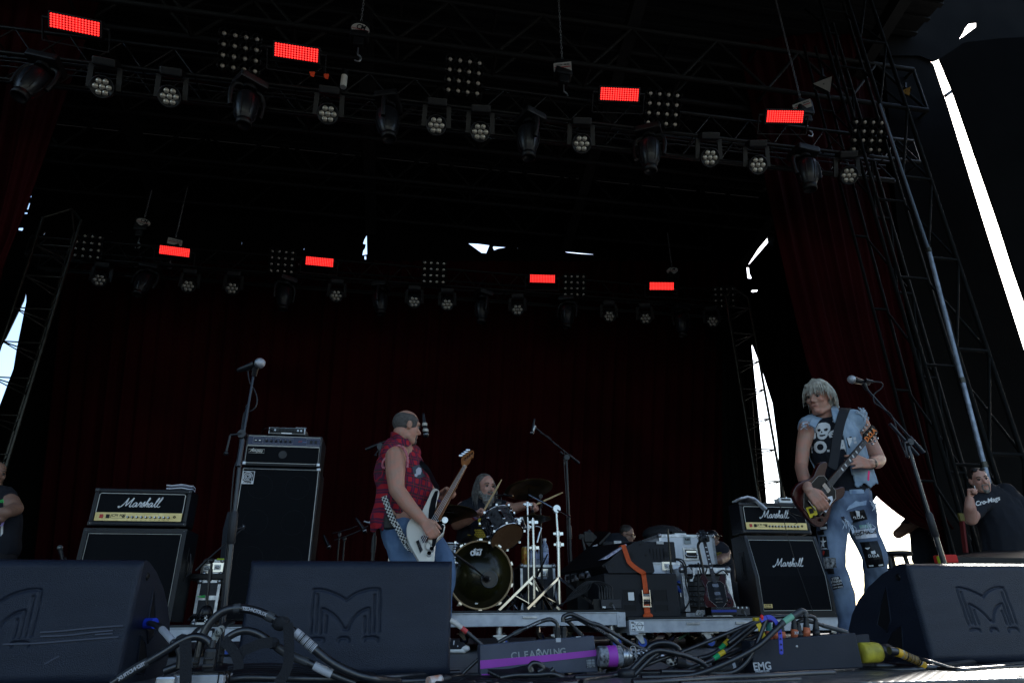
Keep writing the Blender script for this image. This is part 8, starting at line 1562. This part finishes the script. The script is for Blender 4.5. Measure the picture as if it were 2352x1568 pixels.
obj('cap_chain', g, M_STEEL, t, world=True)
g = MB(); q = P(cF1(540,770), Z=.0); g.lathe([(0,.03),(.026,.03),(.030,.022),(.030,.0),(0,0)], (q.x,q.y,0), n=24); tag(obj('dust_cap', g, M_RUB), 'black dust cap lying on the floor under the round connector', 'cap')
# cables in the middle foreground
CL = [('thick cable leaving the braided grip towards the dark right-hand connector', [(1120,600),(1200,630),(1300,650),(1400,690),(1440,735)], 2.40, .0165),
 ('thick cable looping in an arch behind the braided grip', [(740,480),(790,420),(880,390),(980,395),(1060,430),(1095,490)], 2.60, .0105),
 ('cable curving over the braided grip to the lower left', [(0,760),(250,745),(420,725),(560,690),(650,610),(740,520),(850,470),(960,478),(1100,510)], 2.33, .0088),
 ('second cable curving over the braided grip', [(500,790),(600,740),(720,620),(830,520),(930,475),(1040,490),(1200,540),(1330,600),(1420,690)], 2.34, .0086),
 ('long thin cable rising to the bundle on the dark box', [(600,690),(700,640),(900,560),(1100,490),(1400,370),(1700,245),(1930,150)], 2.36, .0066),
 ('cable with a yellow and green band, upper of the two', [(1290,552),(1400,525),(1500,470),(1570,400),(1640,335),(1760,235),(1900,170)], 2.42, .0078),
 ('cable with a yellow and green band, lower of the two', [(900,755),(1050,710),(1250,640),(1430,565),(1530,500),(1640,430),(1780,310),(1900,210),(1985,150)], 2.38, .0076),
 ('long cable crossing in front of the dark box to its green-ringed end', [(700,800),(950,790),(1250,720),(1600,590),(1900,430),(2080,270),(2200,160),(2352,65)], 2.26, .0092),
 ('cable hanging from the bundle across the left end of the dark box', [(2000,140),(1965,230),(1920,350),(1860,480),(1780,600),(1680,680),(1560,710),(1380,700),(1200,690),(900,690)], 2.28, .0080),
 ('cable looping low behind the braided grip', [(640,700),(800,715),(950,690),(1050,630),(1085,560)], 2.46, .0100),
 ('short cable dipping left of the dark right-hand connector', [(1500,590),(1510,500),(1540,420),(1650,365),(1780,355),(1900,320)], 2.52, .0078),
 ('cable lying from the dark right-hand connector to the box', [(1360,575),(1500,560),(1650,500),(1840,420)], 2.44, .0080),
 ('bulging loop of cable left of the braided grip', [(260,690),(265,650),(330,630),(430,640),(440,690),(330,710)], 2.45, .0110),
 ('cable passing behind the round connector', [(300,600),(380,670),(470,640),(560,610),(620,560)], 2.47, .0070)]
for k, (lab, pts, Y, r_) in enumerate(CL):
    wr = ()
    if k == 5: wr = ((2.0,2.25,M_SLEEVE,'sleeve'),(2.25,2.95,M_GTAPE,'green_band'),(2.95,3.7,M_YTAPE,'yellow_band'),(3.7,3.95,M_SLEEVE,'sleeve'))
    if k == 6: wr = ((3.0,3.15,M_SLEEVE,'sleeve'),(3.15,3.8,M_GTAPE,'green_band'),(3.8,4.4,M_YTAPE,'yellow_band'),(4.4,4.6,M_SLEEVE,'sleeve'))
    if k == 7: wr = ((5.6,5.95,M_SLEEVE,'sleeve'),(5.95,6.5,mat('tape_seafoam', (.16,.38,.26), .5),'green_band'),(6.5,7,M_SLEEVE,'sleeve'))
    cable(lab, cF1, pts, Y, r_, wraps=wr)
cable('cable with a paper barcode label lying on the floor at the bottom', cF1, [(950,790),(1040,770),(1170,750),(1280,725),(1420,715)], 2.30, .0085, wraps=((1.0,2.0,M_LABW,'barcode_label'),))
g = MB(); a, b_ = P(cF1(1455,665), Y=2.42), P(cF1(1790,650), Y=2.42); d = (b_-a).normalized(); L_ = (b_-a).length; t = thing('power_connector', 'fat black connector with two white bands left of the dark box', 'connector', a)
g.lathe([(0,0),(.022,0),(.027,.01),(.032,L_*.3),(.036,L_*.45),(.036,L_*.95),(.030,L_),(0,L_)], a, d, 28); obj('shell', g, M_RUB, t, world=True)
for f_ in (.45,.88): g = MB(); g.lathe([(.0365,0),(.037,.006),(.0365,.012)], a+d*L_*f_, d, 28); obj('white_band', g, M_LABW, t, world=True)
g = MB(); g.lathe([(.020,0),(.024,.01),(.022,.04),(0,.042)], b_, d, 20); obj('yellow_end', g, mat('dull_yellow', (.30,.22,.03), .5), t, world=True)
# dark stage box with white letters
Ye = 2.32; M_BOXD = mat('dark_blue_enamel', (.011,.015,.026), .5, nz=9, col2=(.008,.012,.021), bump=(140,.2,.002), spec=.25)
t, q = plate_box('stage_box', 'dark blue-grey stage box with small white letters at its lower left corner', cFR, ((285,345),(1080,280),(1140,545),(318,588)), Ye, M_BOXD, .07)
g = MB(); g.prism([P(cFR(*p), Y=2.40) for p in ((1080,300),(1178,292),(1188,350),(1230,545),(1130,545))], (0,.03,0)); obj('rear_plate', g, M_BOXD, t, world=True)
a = P(cFR(372,535), Y=Ye); text('lettering', 'EMG', .034, a+V((0,-.003,0)), (1,0,.03), (0,0,1), M_LABW, t, bold=.0008); text('lettering', 'EMFDRP.COM', .0085, P(cFR(372,572), Y=Ye)+V((0,-.003,0)), (1,0,.03), (0,0,1), M_LABW, t, bold=.0002)
g = MB(); g.ell(P(cFR(637,385), Y=Ye), (.005,.002,.005)); obj('screw', g, M_STEEL, t, world=True)
a, b_ = P(cFR(1118,432), Y=2.36), P(cFR(1255,428), Y=2.36); d = (b_-a).normalized(); L_ = (b_-a).length; t = thing('power_plug', 'scuffed yellow and black power plug in the right end of the dark box', 'plug', a)
g = MB(); g.lathe([(0,0),(.032,0),(.0345,.006),(.034,L_*.8),(.031,L_),(0,L_)], a, d, 28); obj('yellow_shell', g, mat('plug_yellow', (.50,.42,.04), .5, nz=30, col2=(.30,.25,.03)), t, world=True)
g = MB(); g.lathe([(.025,0),(.028,.004),(.028,.014),(.025,.018),(.028,.022),(.028,.046),(.020,.052),(0,.052)], b_, d, 8); obj('black_grip', g, M_RUB, t, world=True)
cable('cable with a yellow barcoded sleeve leaving the yellow plug to the bottom edge', cFR, [(1335,415),(1390,425),(1470,460),(1560,500),(1600,540),(1650,590),(1690,640),(1740,700)], 2.30, .0135, wraps=((1.0,3.9,mat('sleeve_yellow', (.60,.33,.02), .35),'yellow_sleeve'),(1.5,3.2,M_LABW,'barcode_label')))
cable('thin cable running down right over the tread plate', cFR, [(1190,345,2.5),(1300,390,2.42),(1450,440,2.35),(1650,500),(1850,560),(2000,600),(2120,650)], 2.26, .0060)
# plugs, strap and tags on the dark box
for k, (x, y0, y1, m_, lab) in enumerate(((430,325,190,'o','first orange-collared plug from the left on the dark box'),(478,320,200,'o','second orange-collared plug on the dark box'),(525,318,205,'o','third orange-collared plug, behind the blue strap'),(620,312,175,'o','orange-collared plug right of the blue strap with a white letter'),(655,308,215,'k','plain black plug between two orange-collared plugs'),(712,303,155,'o','tallest orange-collared plug on the dark box'),(785,298,190,'k','smooth black plug at the right of the row on the dark box'))):
    a, b_ = P(cFR(x,y0+12), Y=Ye+.035), P(cFR(x-6,y1), Y=Ye+.035); t = thing('cable_plug', lab, 'plug', a, 0, 'plugs on the dark stage box'); d = (b_-a).normalized(); L_ = (b_-a).length
    g = MB(); g.lathe([(0,0),(.0125,0),(.0125,L_*.45),(0,L_*.45)], a, d, 18); obj('collar', g, mat('collar_orange', (.48,.12,.05), .5, nz=40, col2=(.30,.08,.04)) if m_ == 'o' else M_RUB, t, world=True)
    g = MB(); g.lathe([(.0115,L_*.44),(.0105,L_*.5),(.0115,L_*.55),(.0095,L_*.62),(.0105,L_*.67),(.0085,L_*.74),(.0095,L_*.79),(.0065,L_)], a, d, 18); obj('boot', g, mat('boot_teal', (.02,.16,.13), .5) if k == 0 else M_RUB, t, world=True)
    if k == 3: text('lettering', 'XV', .013, a+d*.018+V((0,-.0135,0)), (1,0,0), (0,0,1), M_LABW, t, bold=.0006)
cable('cable rising from the tallest plug to the green-ringed sleeve', cFR, [(706,160),(700,130),(680,116),(660,120),(640,140),(600,165)], Ye+.03, .0085, wraps=((0,5,M_SLEEVE,'sleeve'),))
cable('cable arching from the smooth black plug towards the sleeve', cFR, [(785,195),(765,165),(720,155),(640,160),(560,157),(470,160),(400,168)], Ye+.06, .0075)
cable('cable looping between the plugs on the dark box', cFR, [(655,215),(645,205),(670,192),(720,195),(770,205),(830,225),(900,245),(960,262),(1020,282)], Ye+.07, .0070, wraps=((5.0,8.0,M_SLEEVE,'printed_sleeve'),))
cable('cable arching left from the first orange-collared plug', cFR, [(428,195),(415,175),(390,180),(340,200),(290,230),(200,300),(120,360)], Ye+.04, .0070)
cable('cable looping down behind the left end of the dark box', cFR, [(478,205),(450,180),(410,190),(360,270),(300,320),(200,335),(120,325)], Ye+.10, .0070)
for k, c0_ in enumerate(((600,165),(525,205))): pass
g = MB(); ribbon(g, [P(cFR(*p), Y=2.27) for p in ((362,190),(400,168),(440,165),(480,200),(505,260),(513,330),(516,385),(519,430))], .014, .003, V((1,0,.2)), 6); g.ell(P(cFR(519,432), Y=2.27), (.008,.002,.006)); t = tag(obj('blue_strap', g, M_BLUES), 'blue perforated rubber strap hanging over the front of the dark box', 'strap')
for k in range(4): g = MB(); p = P(cFR(511+k*3,285+k*42), Y=2.266); g.cyl(p, p+V((0,-.0012,0)), .0032, n=10); obj('hole', g, M_KNOB, t)
g = MB(); g.ell(P(cFR(372,162), Y=2.27), (.006,.006,.008)); g.cyl(P(cFR(372,165), Y=2.27), P(cFR(374,185), Y=2.27), .004); tag(obj('red_toggle', g, mat('toggle_red', (.7,.02,.02), .4)), 'small red toggle on top of the cable bundle', 'toggle')
g = MB(); ribbon(g, [P(cFR(*p), Y=2.28) for p in ((345,210),(360,245),(375,285),(390,325))], .018, .002, V((1,0,.3)), 4); tag(obj('yellow_tag', g, M_YTAPE), 'yellow tape flag slanting down left of the blue strap', 'tag'); g = MB(); g.box(P(cFR(330,180), Y=2.29), (.020,.02,.012), bev=.003); tag(obj('yellow_tag', g, M_YTAPE), 'yellow tape band around the cable bundle', 'tag')
g = MB(); g.ell(P(cFR(435,185), Y=2.33), (.015,.012,.008)); tag(obj('purple_tie', g, mat('tie_purple', (.10,.02,.16), .4)), 'dark purple cable tie behind the blue strap', 'tie')
# cables lying along the stage edge
rnd = random.Random(21)
def floor_c(c, pts, r, dz=0): return [P(c(*p), Z=r+dz) for p in pts]
FL_ = [(cF3,[(590,240),(800,270),(1000,262),(1300,245),(1700,235),(2000,228),(2352,225)],.0065,'thin cable, topmost of those in front of the right monitor'),
 (cF3,[(600,300),(850,300),(1100,320),(1400,300),(1750,250),(1980,215),(2352,225)],.0110,'thick shiny cable swelling up in front of the right monitor'),
 (cF3,[(420,330),(700,340),(1000,345),(1300,335),(1600,350),(1900,330),(2352,300)],.0090,'cable lying lowest on the tread plate at the right'),
 (cF3,[(600,262),(900,290),(1250,330),(1550,345),(1800,310),(2100,285),(2352,265)],.0075,'cable weaving under the thin one at the right'),
 (cF3,[(1230,230),(1400,190),(1600,172),(1900,178),(2200,190),(2400,185)],.0075,'cable bending close under the right monitor'),
 (cF3,[(2100,195),(2250,165),(2352,140),(2450,120)],.0085,'cable rising to the right edge under the right monitor'),
 (cF1,[(600,805),(1000,790),(1500,755),(2000,735),(2352,715),(2700,700)],.0110,'thick cable running right along the bottom under the dark box'),
 (cF1,[(2352,770),(1900,790),(1500,800),(1100,820)],.0080,'cable at the very bottom edge below the dark box'),
 (cF4,[(-200,520),(0,500),(300,480),(600,455),(880,440)],.0110,'thick cable end pointing right in front of the middle monitor'),
 (cF4,[(-300,545),(0,535),(300,530),(600,520),(900,510),(1200,500),(1600,495)],.0100,'long cable low in front of the middle monitor'),
 (cF4,[(780,500),(900,470),(1100,462),(1300,462),(1500,430),(1620,395)],.0080,'cable with a purple band leading to the knotted coil'),
 (cF4,[(860,560),(960,510),(1100,490),(1400,480),(1700,500),(2000,520),(2200,540)],.0080,'flat cable passing under the knotted coil'),
 (cF4,[(1200,560),(1450,520),(1700,540),(2000,500),(2190,470),(2170,430),(2000,455)],.0080,'cable folding back at the right of the knotted coil'),
 (cF4,[(2000,560),(2200,520),(2352,500),(2600,470)],.0080,'cable from the knotted coil to the round connector')]
for c_, pts, r_, lab in FL_:
    g = MB(); sp = spline(floor_c(c_, pts, r_), 7); g.tube(sp, r_, 10); tag(obj('floor_cable', g, M_CAB), lab, 'cable', 'cables along the stage edge')
COIL = ['outermost','second','third','fourth','fifth','sixth','seventh','innermost']
for k in range(8):
    pts = [(1180+k*18,430+k*9),(1400+k*10,425+k*6),(1600+k*14,385+k*11),(1760+k*16,400+k*8),(1880+k*20,450+k*12),(1960+k*16,540+k*10)]; g = MB(); g.tube(spline([P(cF4(*p), Y=2.335-.012*k) for p in pts], 6), .0080, 10); tag(obj('coiled_cable', g, M_CAB), COIL[k]+' strand of the cable coil heaped before the purple-taped box', 'cable', 'coiled strands before the purple-taped box')
for k, pts in enumerate((((1640,430),(1625,370),(1660,340),(1730,355),(1755,400),(1700,430)), ((1620,440),(1610,390),(1640,350),(1700,345),(1745,380)), ((1870,400),(1830,440),(1810,500),(1815,560)))):
    g = MB(); g.tube(spline([P(cF4(*p), Y=2.26) for p in pts], 6), .0080, 10); tag(obj('coiled_cable', g, M_CAB), ['left small loop knotted over the cable coil','outer small loop knotted over the cable coil','strand falling across the cable coil'][k], 'cable', 'coiled strands before the purple-taped box')
for k in range(9):
    pts = [(700+rnd.uniform(-80,60)+j*170, 505+k*7+rnd.uniform(-9,9)) for j in range(9)]; g = MB(); g.tube(spline([P(cF4(*p), Z=.009) for p in pts], 6), .0078, 10); tag(obj('floor_cable', g, M_CAB), 'black cable in the flat heap along the bottom edge', 'cable', 'flat cable heap at the bottom edge')
LAB = ['top','second','third','fourth','fifth','lowest']
for k in range(6):
    pts = [(820,760+k*24),(1000,748+k*22),(1300,742+k*24),(1700,770+k*20),(2000,800+k*14),(2352,840+k*8)]; g = MB(); g.tube(spline([P(cF2(*p), Y=2.40-.03*k) for p in pts], 6), .0105, 10); tag(obj('floor_cable', g, M_CAB), LAB[k]+' of six thick cables sweeping right below the middle monitor', 'cable', 'thick cables below the middle monitor')
g = MB(); a, b_ = P(cF4(560,545), Y=2.22), P(cF4(790,490), Y=2.26); d = (b_-a).normalized(); g.cyl(a, a.lerp(b_,.55), .017, .015, 16); t = thing('cable_plug', 'plug with an orange printed collar lying at the bottom edge', 'plug', a); obj('collar', g, mat('collar_print', (.45,.20,.12), .5, nz=50, col2=(.55,.5,.48)), t, world=True)
g = MB(); L_ = (b_-a).length; g.lathe([(.016,L_*.5),(.012,L_*.6),(.014,L_*.65),(.011,L_*.75),(.012,L_*.8),(.007,L_)], a, d, 16); obj('boot', g, M_RUB, t, world=True)
# clutter under the risers
for k in range(10):
    x = 420+k*165+rnd.uniform(-40,40); pts = [(x,345+rnd.uniform(-20,20)),(x+70,330+rnd.uniform(-30,20)),(x+150,300+rnd.uniform(-40,30)),(x+230,345+rnd.uniform(-30,10))]; g = MB(); g.tube(spline([P(cF1(*p), Y=5.3+rnd.uniform(0,.8)) for p in pts], 5), .008, 6)
    tag(obj('loose_cable', g, M_RUB), 'black cable drooping in the shadow under the risers', 'cable', 'cables under the risers')
g = MB(); a, b_ = P(cF1(1085,350), Y=5.4), P(cF1(1190,285), Y=5.4); g.cyl(a, b_, .012); tag(obj('green_sleeve', g, mat('sleeve_green_pale', (.10,.20,.14), .5)), 'pale green cable sleeve slanting in the dark under the right riser', 'sleeve')
g = MB(); a = P(cF1(1355,355), Y=6.0); g.box(a, (.28,.2,.10), bev=.004); tag(obj('low_box', g, mat('low_box_grey', (.02,.022,.024), .6)), 'low dark box on the floor under the right riser', 'box')
